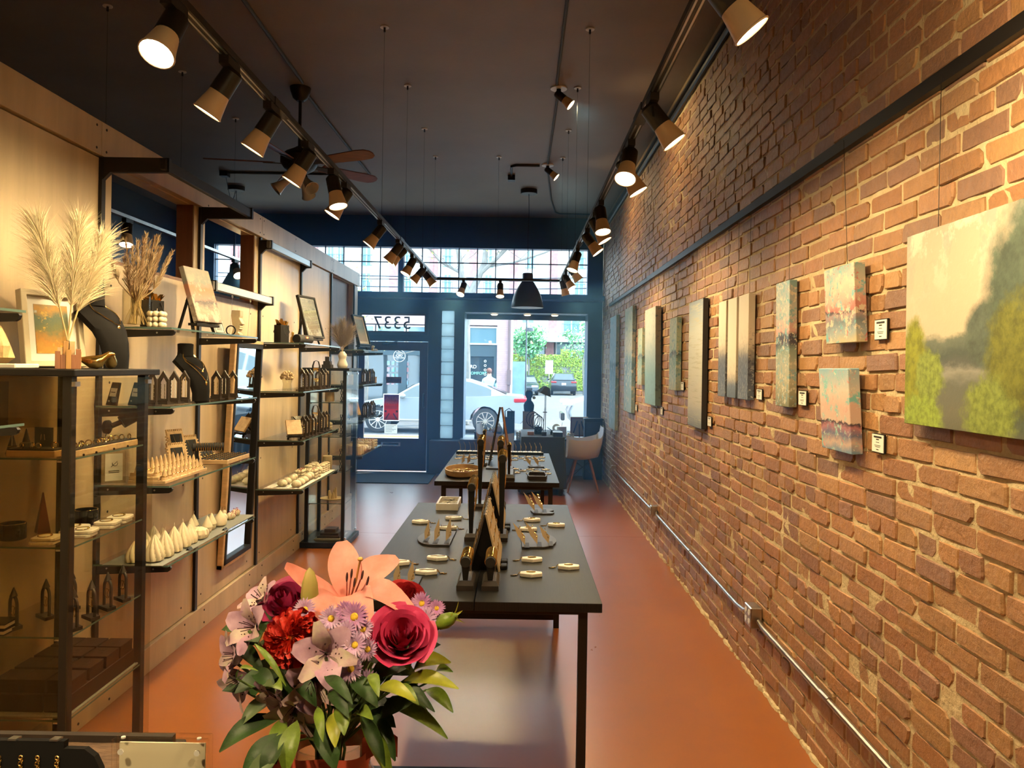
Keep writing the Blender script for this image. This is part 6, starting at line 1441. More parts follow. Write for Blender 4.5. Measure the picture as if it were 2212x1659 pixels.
for x in (-.035,.035):
    for y in (-.035,.035): q.box(x-.004,x+.004,y-.004,y+.004,0,.16)
q.lathe([(.06,.16),(.05,.175),(.02,.20),(.005,.215)],4); q.box(-.045,.045,-.045,.045,0,.012); q.build('frame', M['black'], t, smooth=0); MB().cyl((0,0,.012),(0,0,.08),.02).build('candle', M['wax'], t)
t = thing('watch_box', 'low black tray of small goods at the right of the window sill', 'tray', (.74, 11.26, ZP)); MB().box(-.10,.10,-.05,.05,0,.025).build('tray', M['black'], t, smooth=0); MB().box(-.09,.09,-.04,.04,.025,.03).build('pad', M['grey_cloth'], t, smooth=0)
# ================================================================ FOREGROUND COUNTER AND BOUQUET
ZCN = .93
t = thing('counter', 'shop counter just below the picture carrying the vase and the block sign', 'counter', (-.45, .9, 0))
q = MB(); q.box(-.75,.55,-.3,.22,0,ZCN-.03); q.box(-.75,-.15,.22,.44,0,ZCN-.03); q.build('body', M['wood2'], t, smooth=0)
q = MB(); q.box(-.77,.57,-.32,.24,ZCN-.03,ZCN); q.box(-.77,-.13,.24,.46,ZCN-.03,ZCN); q.build('worktop', M['darkwood'], t, bevel=.002, smooth=0)
t = thing('woven_liner', 'brown woven patterned liner between the chain display and the block sign', 'mat', (-.70, 1.22, ZCN)); MB().box(-.2,.11,-.20,.11,0,.008).build('liner', mat('brown_woven_liner', (.17,.10,.06), .8, var=.45, scale=26, stretch=(1,3,1), bump=.8, bscale=45), t, smooth=0)
MB().box(-.2,.11,.105,.118,0,.02).build('edge', M['darkwood'], t, smooth=0)
# acrylic block sign
t = thing('acrylic_block', 'cream acrylic block sign holder standing on the counter at bottom left', 'sign holder', (-.4815, 1.052, ZCN))
M['acrylic'] = glass('acrylic', (1,.99,.96), 1.1, .03)
MB().box(-.0655,.0655,-.012,-.0015,0,.155).build('front_plate', M['acrylic'], t, bevel=.002, smooth=0); MB().box(-.0655,.0655,.0015,.012,0,.155).build('back_plate', M['acrylic'], t, bevel=.002, smooth=0)
MB().box(-.059,.059,-.0012,.0012,.001,.146).build('blank_sheet', mat('cream_sheet', (.95,.88,.72), .6), t, smooth=0)
q = MB()
for x in (-.052,.052):
    q.cyl((x,-.0128,.138),(x,-.0108,.138),.004,n=14); q.cyl((x,-.005,.1535),(x,-.005,.1556),.003,n=12)
q.build('magnet', M['white'], t)
# chain display
t = thing('chain_display', 'black velvet board with five gold chains at the bottom left corner', 'display', (-.70, 1.09, ZCN), rot=Euler((-.12,0,0)))
pts = [(-.16,0),(.115,0),(.115,.06),(.110,.085),(.10,.102),(.085,.112),(.055,.112),(.055,.122),(-.16,.122)]
MB().prism(pts, -.006, .006, Matrix.Rotation(R(90),4,'X')).build('board', M['velvet'], t, smooth=0)
q = MB()
for i, (x, L_) in enumerate(((-.082,.07),(-.035,.05),(-.004,.035),(.020,.075),(.048,.045))):
    z = .10
    for k in range(int(L_/.0042)): q.torus((x+.0015*(k % 2), -.0085, z-k*.0042), .0026, .0011, Matrix.Rotation(R(90),3,'X') @ Matrix.Rotation(R(90*(k % 2)),3,'Y'), 8, 4)
q.build('gold_chain', M['gold'], t)['kind'] = 'stuff'
q = MB()
for x in (-.055,-.02,.04): q.box(x-.006,x+.006,-.007,.007,.122,.1245)
q.build('clip', M['silver'], t, smooth=0)

# vase
VN = Vector((-.235, .985, 1.105))
t = thing('flower_vase', 'clear round glass vase holding the bouquet on the counter', 'vase', (VN.x, VN.y, ZCN))
M['vase_glass'] = glass('vase_glass', (.95,.97,.94), 1.2, .02)
MB().lathe([(.04,.002),(.055,.006),(.066,.05),(.069,.09),(.062,.13),(.046,.165),(.044,.18),(.048,.188),(.045,.188),(.041,.178),(.043,.165),(.058,.13),(.064,.09),(.061,.05),(.05,.012),(.003,.010)], 36).build('bowl', M['vase_glass'], t)
MB().lathe([(.003,.011),(.05,.013),(.06,.05),(.063,.09),(.058,.125),(.003,.126)], 30).build('water', glass('vase_water', (.86,.9,.78), .6, .02, 1.33), t)
M['coral'] = mat('coral_ribbon', (.62,.10,.055), .45, sss=.05)
t = thing('ribbon', 'coral red ribbon tied round the neck of the vase', 'ribbon', (VN.x, VN.y, 1.10)); q = MB()
q.grid(lambda u, v: (.0505*cos(2*pi*u)*(1+.04*sin(9*pi*u)), .0505*sin(2*pi*u)*(1+.04*sin(7*pi*u)), -.012+.024*v+.004*sin(6*pi*u)), 40, 3); q.build('band', M['coral'], t)
q = MB(); q.grid(lambda u, v: (.045+.045*u, -.02+.01*sin(pi*u), .012+.026*u-.02*u*u+.032*(v-.5)*(1-.2*u)), 6, 4); q.grid(lambda u, v: (-.045-.03*u, -.03, .0-.02*u+.025*(v-.5)), 6, 3); q.build('tail', M['coral'], t)

def frame_to(ax, roll=0):
    ax = Vector(ax).normalized(); return ax.to_track_quat('Z','Y').to_matrix().to_4x4() @ Matrix.Rotation(roll, 4, 'Z')
def petal(q, base, tip, w, nrm, arch=.0, cup=.2, curl=0, nu=7, nv=4, wp=None, ruf=0, ph=0):
    base, tip, nrm = Vector(base), Vector(tip), Vector(nrm).normalized(); d = tip-base; L_ = d.length; side = d.cross(nrm).normalized(); n2 = side.cross(d).normalized()
    def fn(u, v):
        a = v*2-1; pw = (wp(u) if wp else (sin(pi*min(1,.06+u*.94))**.75)) ; ww = w*pw
        p = base + d*u + side*a*ww + n2*(arch*L_*sin(pi*u) + cup*w*a*a*pw - curl*L_*max(0,u-.55)**2*4 + ruf*w*sin(9*u+ph+4*a)*abs(a))
        return tuple(p)
    q.grid(fn, nu, nv)
def pmat(name, c, c2, scale=60, rough=.5, st=(1,1,1), sss=.12): return mat(name, c, rough, var=.3, scale=scale, stretch=st, col2=c2, sss=sss, bump=.06, bscale=scale*2)
M['lily'] = pmat('coral_lily_petal', (.88,.36,.33), (.80,.27,.22), 34)
M['rose_pink'] = pmat('pink_rose_petal', (.80,.085,.24), (.62,.04,.15), 30)
M['rose_dark'] = pmat('plum_rose_petal', (.45,.035,.14), (.32,.018,.09), 30)
M['rose_red'] = pmat('scarlet_rose_petal', (.72,.045,.018), (.48,.012,.012), 40)
M['rose_crim'] = pmat('crimson_rose_petal', (.55,.02,.03), (.36,.01,.02), 30)
M['alst'] = pmat('lilac_alstroemeria_petal', (.62,.40,.52), (.46,.26,.40), 44)
M['alst_y'] = pmat('cream_green_petal_tip', (.60,.50,.40), (.54,.32,.42), 60)
M['aster'] = pmat('lilac_aster_ray', (.52,.26,.56), (.64,.46,.66), 70)
M['aster2'] = pmat('mauve_aster_ray', (.40,.15,.44), (.55,.28,.52), 70)
M['yellow'] = mat('yellow_centre', (.72,.45,.03), .7, var=.4, scale=120)
M['green'] = mat('stem_green', (.12,.19,.04), .5, var=.25, scale=20)
M['bud'] = mat('lily_bud', (.34,.38,.08), .5, var=.3, scale=20, col2=(.52,.34,.12))
M['speck'] = mat('dark_anther', (.06,.018,.02), .8)
M['leaf'] = mat('dark_leaf', (.030,.072,.014), .5, var=.5, scale=34, bump=.15, bscale=90); M['leaf2'] = mat('bright_leaf', (.16,.24,.025), .4, var=.45, scale=30, bump=.15, bscale=90); M['leaf3'] = mat('yellow_green_leaf', (.34,.36,.03), .4, var=.3, scale=18); M['leaf4'] = mat('grey_green_leaf', (.12,.17,.07), .45, var=.3, scale=20)
def flower(name, label, loc, cat='flower', stem=True, sr=.0022, group=None):
    t = thing(name, label, cat, loc, group=group)
    if stem:
        l = Vector(loc); e = VN + Vector((rnd.uniform(-.022,.022), rnd.uniform(-.022,.022), -.13)) - l; m = (VN - l) + Vector((rnd.uniform(-.015,.015), rnd.uniform(-.015,.015), .01))
        MB().tube([(0,0.004,-.006), m*.5 + Vector((0,.01,-.008)), m, e], sr, 6).build('stem', M['green'], t)
    return t
def rose(label, loc, ax, Rr, m, n=24, seed=1, open_=1.0):
    t = flower('rose', label, loc, sr=.003); Mx = frame_to(ax, seed); rr = random.Random(seed)
    for i in range(n):
        f = i/(n-1); a0 = i*2.4; rt = Rr*(.10+.90*f**1.1)*open_; rb = Rr*(.04+.38*f); H = Rr*(1.22-.42*f); sp = 2.5-.9*f; zo = -Rr*.62
        wv = rr.uniform(0,6); curl = Rr*.24*max(0, f-.3); tl = rr.uniform(-.06,.06)*Rr
        def fn(u, v):
            a = a0 + (v-.5)*sp*(.5+.5*sin(pi*min(1,.15+u*.62))); e = abs(v-.5)*2
            r = rb + (rt-rb)*sin(u*pi/2)**1.2 + curl*max(0,u-.68)**1.5*5 ; z = zo + H*u*(1-.16*e*e*u) - curl*max(0,u-.75)*1.9 + tl + .03*Rr*sin(5*v+wv)*u
            return tuple(Mx @ Vector((r*cos(a), r*sin(a), z)))
        q = MB(); q.grid(fn, 7, 8); q.build('petal', m, t, smooth=80)
    q = MB(); q.lathe([(Rr*.05,-Rr*.75),(Rr*.30,-Rr*.66),(Rr*.40,-Rr*.5),(Rr*.1,-Rr*.45)],12,(0,0,0),Mx)
    for k in range(5): a = k*1.257; petal(q, Mx @ Vector((Rr*.25*cos(a),Rr*.25*sin(a),-Rr*.6)), Mx @ Vector((Rr*.85*cos(a),Rr*.85*sin(a),-Rr*.75)), Rr*.14, Mx @ Vector((0,0,1)))
    q.build('sepals', M['green'], t); return t
def garden_rose(label, loc, ax, Rr, m, seed=1):
    t = flower('rose', label, loc, sr=.003); Mx = frame_to(ax); rr = random.Random(seed)
    for ring_, (r0, r1, n, zz, tw) in enumerate(((.55,1.0,22,-.20,.4),(.38,.88,24,-.02,.5),(.2,.72,24,.10,.6),(.08,.52,20,.14,.7),(.02,.32,14,.10,.8))):
        for k in range(n):
            a = 2*pi*k/n + rr.uniform(-.15,.15); lean = rr.uniform(-.35,.35)
            b_ = Mx @ Vector((Rr*r0*cos(a), Rr*r0*sin(a), Rr*(zz-.22))); tp = Mx @ Vector((Rr*r1*cos(a+lean*.4), Rr*r1*sin(a+lean*.4), Rr*(zz + rr.uniform(.02,.16))))
            q = MB(); petal(q, b_, tp, Rr*(.15 if ring_ else .2), Mx @ Vector((-sin(a)*.8*rr.choice((-1,1)), cos(a)*.8, .6)), .12, .6, .05, 5, 4, lambda u: .35+.65*sin(pi*(.15+u*.7)), .25, rr.uniform(0,6)); q.build('petal', m, t, smooth=80)
    for k in range(9):   # outer cup
        a = 2*pi*k/9; q = MB(); petal(q, Mx @ Vector((Rr*.15*cos(a),Rr*.15*sin(a),-Rr*.75)), Mx @ Vector((Rr*1.05*cos(a),Rr*1.05*sin(a),-Rr*.05)), Rr*.42, Mx @ Vector((-cos(a),-sin(a),.6)), -.18, .15); q.build('outer_petal', M['rose_crim'], t, smooth=80)
    q = MB()
    for k in range(14): a = k*2.4; q.sph(Mx @ Vector((Rr*.12*cos(a)*rr.random(), Rr*.12*sin(a)*rr.random(), Rr*.08)), Rr*.03, 6, 4)
    q.build('stamens', M['yellow'], t); return t
# lily
LC = Vector((-.225, 1.035, 1.278))
t = flower('lily', 'large coral pink lily open at the top of the bouquet', LC, sr=.004)
for tip, w, ar, cu in (((-.245,1.075,1.352),.022,.10,.08),((-.163,1.06,1.333),.024,.14,.05),((-.125,.985,1.278),.018,.30,.30),((-.185,.955,1.268),.024,.34,.35),((-.268,.965,1.266),.024,.26,.25),((-.300,1.0,1.337),.017,-.10,.12)):
    tp = Vector(tip)-LC; nrm = Vector((0,-.5,.85))-tp*3; q = MB(); petal(q, tp*.04, tp, w, nrm, ar, .25, cu*.25, 12, 6, lambda u: (.16+.84*sin(pi*min(1,.02+u*.95))**.7), .05)
    q.build('petal', M['lily'], t, smooth=80)
q = MB(); an = MB()
for tip in ((-.218,.99,1.325),(-.211,.985,1.331),(-.206,.98,1.321),(-.198,.99,1.328),(-.190,.985,1.322)):
    tp = Vector(tip)-LC; q.tube([(0,-.004,-.004), tp*.5+Vector((0,-.006,-.006)), tp], .0011, 5); an.sph(tp, (.0016,.0018,.0065), 8, 6, Matrix.Rotation(.3*(tp.x*20),3,'Y'))
q.build('filaments', M['lily'], t); an.build('anthers', M['speck'], t)
q = MB(); tp = Vector((-.203,1.0,1.346))-LC; q.tube([(0,0,0), tp*.5+Vector((.002,0,0)), tp], .0016, 6); q.sph(tp, (.004,.004,.003), 8, 6); q.build('pistil', mat('pistil', (.75,.42,.12), .5), t)
t = flower('lily_bud', 'closed green and pink lily bud beside the open lily', (-.269, 1.0, 1.292)); MB().lathe([(.002,-.014),(.009,-.008),(.0115,.006),(.010,.022),(.006,.036),(.001,.042)],12,wob=lambda a,f:1+.07*cos(3*a)).build('bud', M['bud'], t)
rose('plum pink rose at the upper left of the bouquet', (-.305, 1.02, 1.282), (-.25,-.55,.75), .036, M['rose_dark'], 22, 2)
garden_rose('ruffled scarlet garden rose at the centre left of the bouquet', (-.276, .945, 1.262), (-.12,-.86,.42), .036, M['rose_red'], 3)
rose('bright pink rose at the right of the bouquet', (-.140, .955, 1.262), (.10,-.72,.66), .040, M['rose_pink'], 26, 5)
rose('crimson rose behind the lily at the right', (-.152, 1.075, 1.275), (.3,-.4,.85), .030, M['rose_crim'], 18, 7)
rose('dark red rose low behind the scarlet garden rose', (-.268, .975, 1.235), (-.2,-.8,.3), .026, M['rose_crim'], 14, 9)
def alst(label, loc, ax, Rr, roll=0):
    t = flower('alstroemeria', label, loc, group='pale lilac alstroemerias'); Mx = frame_to(ax, roll); rr = random.Random(int(abs(loc[0])*1e5))
    for k in range(6):
        a = 2*pi*k/6; inn = k % 2; tp = Mx @ Vector((Rr*cos(a), Rr*sin(a), Rr*(.42 if inn else .30)+rr.uniform(-.004,.004))); q = MB()
        petal(q, Mx @ Vector((Rr*.06*cos(a),Rr*.06*sin(a),-Rr*.5)), tp, Rr*(.30 if inn else .46), Mx @ Vector((-cos(a)*.5,-sin(a)*.5,1)), .10, .10, .14, 8, 5, lambda u: .14+.86*sin(pi*min(1,.05+u*.88))**.9, .10, rr.uniform(0,6)); q.build('petal', M['alst_y'] if inn else M['alst'], t, smooth=80)
    q = MB()
    for k in range(14):
        a = 2*pi*(k % 6)/6 + rr.uniform(-.25,.25); f = rr.uniform(.3,.62); p = Mx @ Vector((Rr*f*cos(a), Rr*f*sin(a), -Rr*.5*(1-f)+Rr*.42*f+Rr*.10)); q.sph(p, (Rr*.035,Rr*.02,Rr*.035), 5, 4)
    for k in range(5): a = k*1.25; q.tube([Mx @ Vector((0,0,-Rr*.4)), Mx @ Vector((Rr*.15*cos(a),Rr*.15*sin(a),Rr*.1)), Mx @ Vector((Rr*.2*cos(a),Rr*.2*sin(a),Rr*.35))], Rr*.016, 4)
    q.build('specks', M['speck'], t)
for lb, loc, ax, r_ in (('at the left, upper of a cluster',(-.342,.98,1.262),(-.5,-.75,.3),.032),('at the far left edge, middle of the cluster',(-.364,.985,1.222),(-.8,-.55,.1),.030),('low at the far left, hanging',(-.362,1.0,1.182),(-.6,-.6,-.35),.034),
    ('at the centre, right of the garden rose',(-.226,.915,1.253),(.15,-.9,.3),.036),('below the centre',(-.243,.925,1.212),(.1,-.85,-.1),.033),('low at the centre left, hanging',(-.268,.93,1.178),(-.25,-.75,-.5),.034),('high at the left behind the others',(-.345,1.03,1.285),(-.5,-.4,.7),.028),('left of centre beneath the garden rose',(-.295,.935,1.192),(-.5,-.7,-.3),.026)):
    alst('pale lilac alstroemeria %s' % lb, loc, ax, r_, loc[2]*9)
def aster(label, loc, ax, Rr, m):
    t = flower('aster', label, loc, sr=.0014, group='small lilac asters'); Mx = frame_to(ax); rr = random.Random(int(abs(loc[0]+loc[2])*1e5)); q = MB()
    for ring_ in (0, 1):
        for k in range(20):
            a = 2*pi*(k+.5*ring_)/20 + rr.uniform(-.05,.05); petal(q, Mx @ Vector((Rr*.2*cos(a),Rr*.2*sin(a),0)), Mx @ Vector((Rr*cos(a)*rr.uniform(.86,1.05),Rr*sin(a)*rr.uniform(.86,1.05),Rr*(.12+.18*ring_))), Rr*.085, Mx @ Vector((0,0,1)), .1, .2, 0, 3, 2)
    q.build('ray_petals', m, t, smooth=80); q = MB(); q.sph((0,0,0), (Rr*.27,Rr*.27,Rr*.16), 12, 6, Mx.to_3x3()); q.build('yellow_disc', M['yellow'], t)
AS = [((-.228,.95,1.284),.0165,'aster','below the lily, left'),((-.197,.94,1.290),.020,'aster2','below the lily, deepest mauve'),((-.204,.93,1.276),.0145,'aster','under the mauve one'),((-.185,.935,1.277),.0155,'aster','left of the bright pink rose, upper'),((-.192,.922,1.262),.017,'aster','above the centre alstroemeria'),((-.178,.93,1.254),.015,'aster','left of the bright pink rose, lower'),((-.197,.925,1.232),.018,'aster','right of the centre alstroemeria'),((-.177,.93,1.213),.017,'aster','lowest of the right trail'),((-.116,1.0,1.268),.017,'aster','upper right, nearer the rose bud'),((-.124,1.02,1.283),.016,'aster2','upper right, behind the pink rose'),((-.266,.97,1.288),.016,'aster','between the plum rose and the lily'),((-.210,.945,1.296),.013,'aster2','tucked against the lily'),((-.103,1.01,1.280),.012,'aster2','at the far upper right')]
for loc, r_, m, lb in AS: aster('small lilac aster %s' % lb, loc, (rnd.uniform(-.2,.2), -.85, .4), r_, M[m])
t = flower('statice_sprig', 'tiny purple and yellow statice sprig at the upper left', (-.348, 1.05, 1.283)); q = MB(); q2 = MB()
for k in range(9): (q if k % 3 else q2).sph((rnd.uniform(-.008,.008), rnd.uniform(-.005,.005), rnd.uniform(-.008,.012)), .0036, 6, 5)
q.build('purple_florets', mat('purple_floret', (.12,.05,.26), .7), t); q2.build('yellow_florets', M['yellow'], t)
t = flower('rose_bud', 'small green rose bud sticking out at the right', (-.094, 1.0, 1.265), stem=False)
MB().tube([(-.005,-.002,-.006),(-.02,.0,-.02),(-.05,.0,-.045),(VN-Vector((-.094,1.0,1.265)))*.6, VN-Vector((-.094,1.0,1.265))], .0028, 6).build('stem', M['green'], t)
Mx = frame_to((.75,-.2,.45)); MB().lathe([(.002,-.010),(.008,-.006),(.0105,.004),(.008,.014),(.003,.022),(.001,.024)],12,(0,0,0),Mx).build('bud', M['leaf2'], t)
q = MB()
for k in range(5): a = k*1.257; petal(q, Mx @ Vector((.006*cos(a),.006*sin(a),-.004)), Mx @ Vector((.016*cos(a),.016*sin(a),.026+.006*(k % 2))), .0022, Mx @ Vector((-cos(a),-sin(a),.3)), .25)
q.build('sepals', M['leaf3'], t)
# foliage: each sprig a thing of its own leaves
LV = [ # base, tip, half width, material, sprig
 ((-.290,.955,1.158),(-.352,.915,1.138),.0165,'leaf',0),((-.277,.93,1.150),(-.316,.89,1.122),.0135,'leaf',0),((-.285,.95,1.160),(-.281,.905,1.128),.0130,'leaf2',0),((-.302,.97,1.175),(-.332,.93,1.162),.0120,'leaf4',0),
 ((-.268,.90,1.152),(-.303,.865,1.108),.0150,'leaf4',1),((-.26,.92,1.170),(-.262,.88,1.128),.0145,'leaf2',1),((-.272,.91,1.160),(-.285,.87,1.125),.0130,'leaf',1),
 ((-.226,.905,1.180),(-.200,.862,1.145),.0175,'leaf',2),((-.210,.90,1.190),(-.200,.86,1.172),.0110,'leaf3',2),((-.200,.90,1.200),(-.190,.86,1.186),.0120,'leaf2',2),((-.183,.90,1.192),(-.184,.862,1.212),.0085,'leaf',2),((-.184,.90,1.186),(-.160,.86,1.205),.0100,'leaf2',2),((-.23,.9,1.196),(-.214,.86,1.178),.007,'leaf2',2),
 ((-.190,.95,1.164),(-.142,.91,1.108),.0120,'leaf2',3),((-.182,.98,1.156),(-.144,.94,1.116),.0125,'leaf',3),((-.186,.94,1.17),(-.150,.90,1.13),.010,'leaf',3),
 ((-.178,1.0,1.162),(-.082,.96,1.138),.0120,'leaf2',4),((-.152,1.02,1.158),(-.103,.98,1.145),.0085,'leaf',4),((-.16,1.0,1.18),(-.10,.97,1.165),.010,'leaf',4),
 ((-.149,.95,1.198),(-.114,.91,1.200),.0105,'leaf2',5),((-.166,.93,1.206),(-.116,.89,1.214),.0110,'leaf3',5),((-.142,.97,1.196),(-.070,.93,1.213),.0125,'leaf3',5),((-.133,1.0,1.196),(-.084,.96,1.232),.0160,'leaf3',5),((-.105,1.0,1.190),(-.080,.96,1.220),.0090,'leaf2',5),((-.116,1.02,1.168),(-.078,.98,1.160),.0110,'leaf2',5),((-.15,.96,1.20),(-.10,.93,1.185),.011,'leaf',5),
 ((-.222,.9,1.232),(-.182,.86,1.222),.0090,'leaf',6),((-.216,.9,1.214),(-.186,.86,1.206),.0105,'leaf',6),((-.168,.9,1.236),(-.152,.86,1.230),.0080,'leaf2',6),((-.200,.93,1.22),(-.16,.90,1.20),.013,'leaf',6),
 ((-.312,.92,1.262),(-.264,.885,1.230),.0045,'leaf2',7),((-.368,1.0,1.232),(-.316,.96,1.216),.0120,'leaf',7),((-.337,.93,1.216),(-.302,.89,1.246),.0040,'leaf2',7),((-.292,.93,1.200),(-.272,.89,1.224),.0110,'leaf2',7),((-.312,.95,1.197),(-.286,.91,1.211),.0085,'leaf4',7),((-.33,.97,1.21),(-.29,.93,1.20),.012,'leaf',7),((-.27,.94,1.215),(-.235,.91,1.195),.012,'leaf',7)]
SN = ['leafy sprig of broad dark leaves hanging at the lower left of the bouquet','leafy sprig of grey green leaves in front of the vase at left','leafy sprig of mixed leaves over the middle of the ribbon','leafy sprig of long leaves drooping at the right of the vase','leafy sprig of slender leaves reaching to the lower right','leafy sprig of yellow green leaves at the right edge of the bouquet','leafy sprig of dark leaves among the small asters','leafy sprig of narrow leaves under the garden rose']
for k in range(8):
    t = thing('leaf_sprig', SN[k], 'foliage', tuple(VN), group='leafy sprigs in the bouquet'); st = MB()
    for b_, tp, w_, m, sp in LV:
        if sp != k: continue
        b_ = Vector(b_)-VN; tp = Vector(tp)-VN; d = tp-b_; q = MB()
        petal(q, b_, tp, w_*.84, Vector((0,-.55,.85)), .13, .35, .12, 10, 4, lambda u: sin(pi*min(1,u*.97+.015))**.8); o_ = q.build('leaf', M[m], t, smooth=80)
        st.tube([Vector((rnd.uniform(-.015,.015),0,0)), b_*.5+Vector((0,0,.01)), b_, b_+d*.3], .0014, 5)
    st.build('stem', M['green'], t)
# dense greenery core so the bouquet is not hollow
for j in range(3):
    t = thing('leaf_sprig', 'dark filler leaves deep inside the bouquet, %s' % ['left','middle','right'][j], 'foliage', tuple(VN), group='leafy sprigs in the bouquet'); rr = random.Random(40+j)
    for i in range(13):
        a = rr.uniform(0,2*pi); c_ = Vector((-.07+.075*j+rr.uniform(-.04,.04), rr.uniform(-.02,.05), rr.uniform(.04,.14))); d = Vector((cos(a), sin(a)*.6-.2, rr.uniform(-.3,.7))).normalized()*rr.uniform(.04,.06); q = MB()
        petal(q, c_, c_+d, .013, (0,-.6,.8), .15, .2, .05, 6, 3); q.build('leaf', M['leaf'], t, smooth=80)
    q = MB()
    for i in range(4): q.tube([(rr.uniform(-.02,.02), rr.uniform(-.02,.02), -.15), (rr.uniform(-.02,.02), 0, .0), (-.07+.075*j+rr.uniform(-.03,.03), .02, .09)], .002, 5)
    q.build('stem', M['green'], t)
# ================================================================ STREET
def gz(y): return -.16 - max(0, y-21)*.0062
g = MB(); g.add([(-60,11.95,-.05),(60,11.95,-.05),(60,18.2,-.10),(-60,18.2,-.10),(60,18.2,-.3),(-60,18.2,-.3),(-60,11.95,-.3),(60,11.95,-.3)], [(0,1,2,3),(3,2,4,5),(0,3,5,6),(1,7,4,2)])
struct(g.build('pavement', mat('pavement_concrete', (.17,.17,.165), .8, var=.2, scale=3), smooth=0))
tag(MB().box(-12,6,18.2,18.45,-.3,-.075).build('painted_kerb', mat('yellow_kerb', (.55,.42,.12), .7, var=.2, scale=6), smooth=0), 'yellow painted kerb in front of the silver car', 'kerb')['kind'] = 'structure'
g = MB(); g.add([(-80,18.3,gz(18)),(80,18.3,gz(18)),(80,90,gz(90)),(-80,90,gz(90))], [(0,1,2,3)]); struct(g.build('road', mat('asphalt', (.075,.08,.085), .8, var=.25, scale=2, bump=.2, bscale=80), smooth=0))
M['car_white'] = mat('silver_white_car_paint', (.26,.285,.31), .28, .2, coat=.4); M['car_dark'] = mat('dark_car_paint', (.02,.028,.038), .25, .3, coat=.6)
M['car_glass'] = mat('car_window', (.03,.05,.055), .05, spec=1); M['chrome'] = mat('chrome', (.7,.7,.7), .12, 1); M['tail'] = mat('tail_light', (.35,.01,.015), .2, coat=.5); M['head'] = mat('head_light', (.8,.82,.85), .1, coat=.6); M['alloy'] = mat('alloy_wheel', (.6,.6,.6), .3, 1)
def car(label, loc, rz, paint, kind='sedan', plate=True, group=None):
    """car along local X, front at -X, wheels on z=0"""
    t = thing('car', label, 'car', loc, rz, group)
    if kind == 'sedan':
        low = [(-2.42,.30),(-2.44,.52),(-2.36,.66),(-1.9,.80),(-1.1,.92),(0,.95),(1.2,.98),(1.9,1.03),(2.35,1.0),(2.44,.82),(2.42,.42),(2.3,.28)]; top = [(-1.15,.90),(-.55,1.26),(-.2,1.40),(.35,1.445),(.9,1.42),(1.35,1.28),(1.95,1.01)]; wx = (-1.46,1.36); W_ = 1.84; rw = .34
        pil = [(-1.0,-.32),(-.26,.62),(.70,1.50)]
    else:
        low = [(-2.2,.34),(-2.26,.6),(-2.15,.86),(-1.6,1.02),(-.9,1.08),(0,1.10),(1.2,1.12),(2.1,1.12),(2.25,.95),(2.26,.5),(2.15,.33)]; top = [(-.95,1.07),(-.35,1.50),(.2,1.63),(1.2,1.64),(1.75,1.58),(2.15,1.12)]; wx = (-1.38,1.36); W_ = 1.88; rw = .36
        pil = [(-.8,-.1),(-.02,.85),(.93,1.75)]
    hw = W_/2
    # lower body with wheel arches
    prof = []
    bx = [p for p in low]
    bot = []
    for wxc in sorted(wx, reverse=True):
        for k in range(9): a = pi*k/8; bot.append((wxc + (rw+.06)*cos(a), rw + (rw+.06)*sin(a)*.98))
    prof = bx + [p for p in bot]
    n = len(prof); q = MB(); rows_ = [(-1,.90,0),(-1,1,.0),(1,1,0),(1,.90,0)]
    vs = []
    for s, kx in ((-1,.0),(-1,.06),(1,.06),(1,.0)): pass
    xs_ = [(-hw, .985), (-hw+.08, 1.0), (hw-.08, 1.0), (hw, .985)]
    cx = 0; cz = .6
    for y, k in xs_: vs += [(x*k, y + (.06 if y < 0 else -.06)*max(0, (z-.75)/.3), cz + (z-cz)*k) for x, z in prof]
    fs = [tuple(range(n-1,-1,-1)), tuple(range(3*n,4*n))] + [(i*n+k, i*n+(k+1) % n, (i+1)*n+(k+1) % n, (i+1)*n+k) for i in range(3) for k in range(n)]
    q.add(vs, fs); bm = bmesh.new(); o = q.build('body', paint, t, smooth=40); bm.from_mesh(o.data); bmesh.ops.triangulate(bm, faces=[f for f in bm.faces if len(f.verts) > 4]); bmesh.ops.recalc_face_normals(bm, faces=bm.faces); bm.to_mesh(o.data); bm.free()
    # greenhouse
    m = len(top); q = MB(); zt = max(z for _, z in top); zb = top[0][1]
    def yk(z): return hw-.10 - .20*max(0,(z-zb))/(zt-zb)
    vs = [(x, -yk(z), z) for x, z in top] + [(x, yk(z), z) for x, z in top]
    q.add(vs, [tuple(range(m)), tuple(range(2*m-1,m-1,-1))] + [(k+1, k, m+k, m+k+1) for k in range(m-1)] + [(0, m-1, 2*m-1, m)]); q.build('roof', paint, t, smooth=40)
    # windows sit just outside the greenhouse
    def ztop(x):
        for (xa, za), (xb, zb2) in zip(top, top[1:]):
            if xa <= x <= xb: return za + (zb2-za)*(x-xa)/(xb-xa)
        return zb
    for s in (-1, 1):
        for a, b_ in pil:
            pts = []
            N_ = 6
            up = [(a+(b_-a)*i/N_, ztop(a+(b_-a)*i/N_)-.055) for i in range(N_+1)]; lo = [(x, max(zb+.03, .0)) for x, _ in up[::-1]]
            up = [(x, max(z, zb+.035)) for x, z in up]; pts = up + lo
            q = MB(); vv = [(x, s*(yk(z)+.006), z) for x, z in pts]; q.add(vv, [tuple(range(len(vv)))]); q.build('side_window', M['car_glass'], t, smooth=0)
    x0, z0 = top[0]; x1, z1 = top[1] if kind == 'sedan' else top[1]
    q = MB(); q.add([(x0+.04-.02,-yk(z0)+.08,z0+.03),(x0+.04-.02,yk(z0)-.08,z0+.03),(x1-.02,yk(z1)-.06,z1+.01),(x1-.02,-yk(z1)+.06,z1+.01)],[(0,1,2,3)]); q.build('windscreen', M['car_glass'], t, smooth=0)
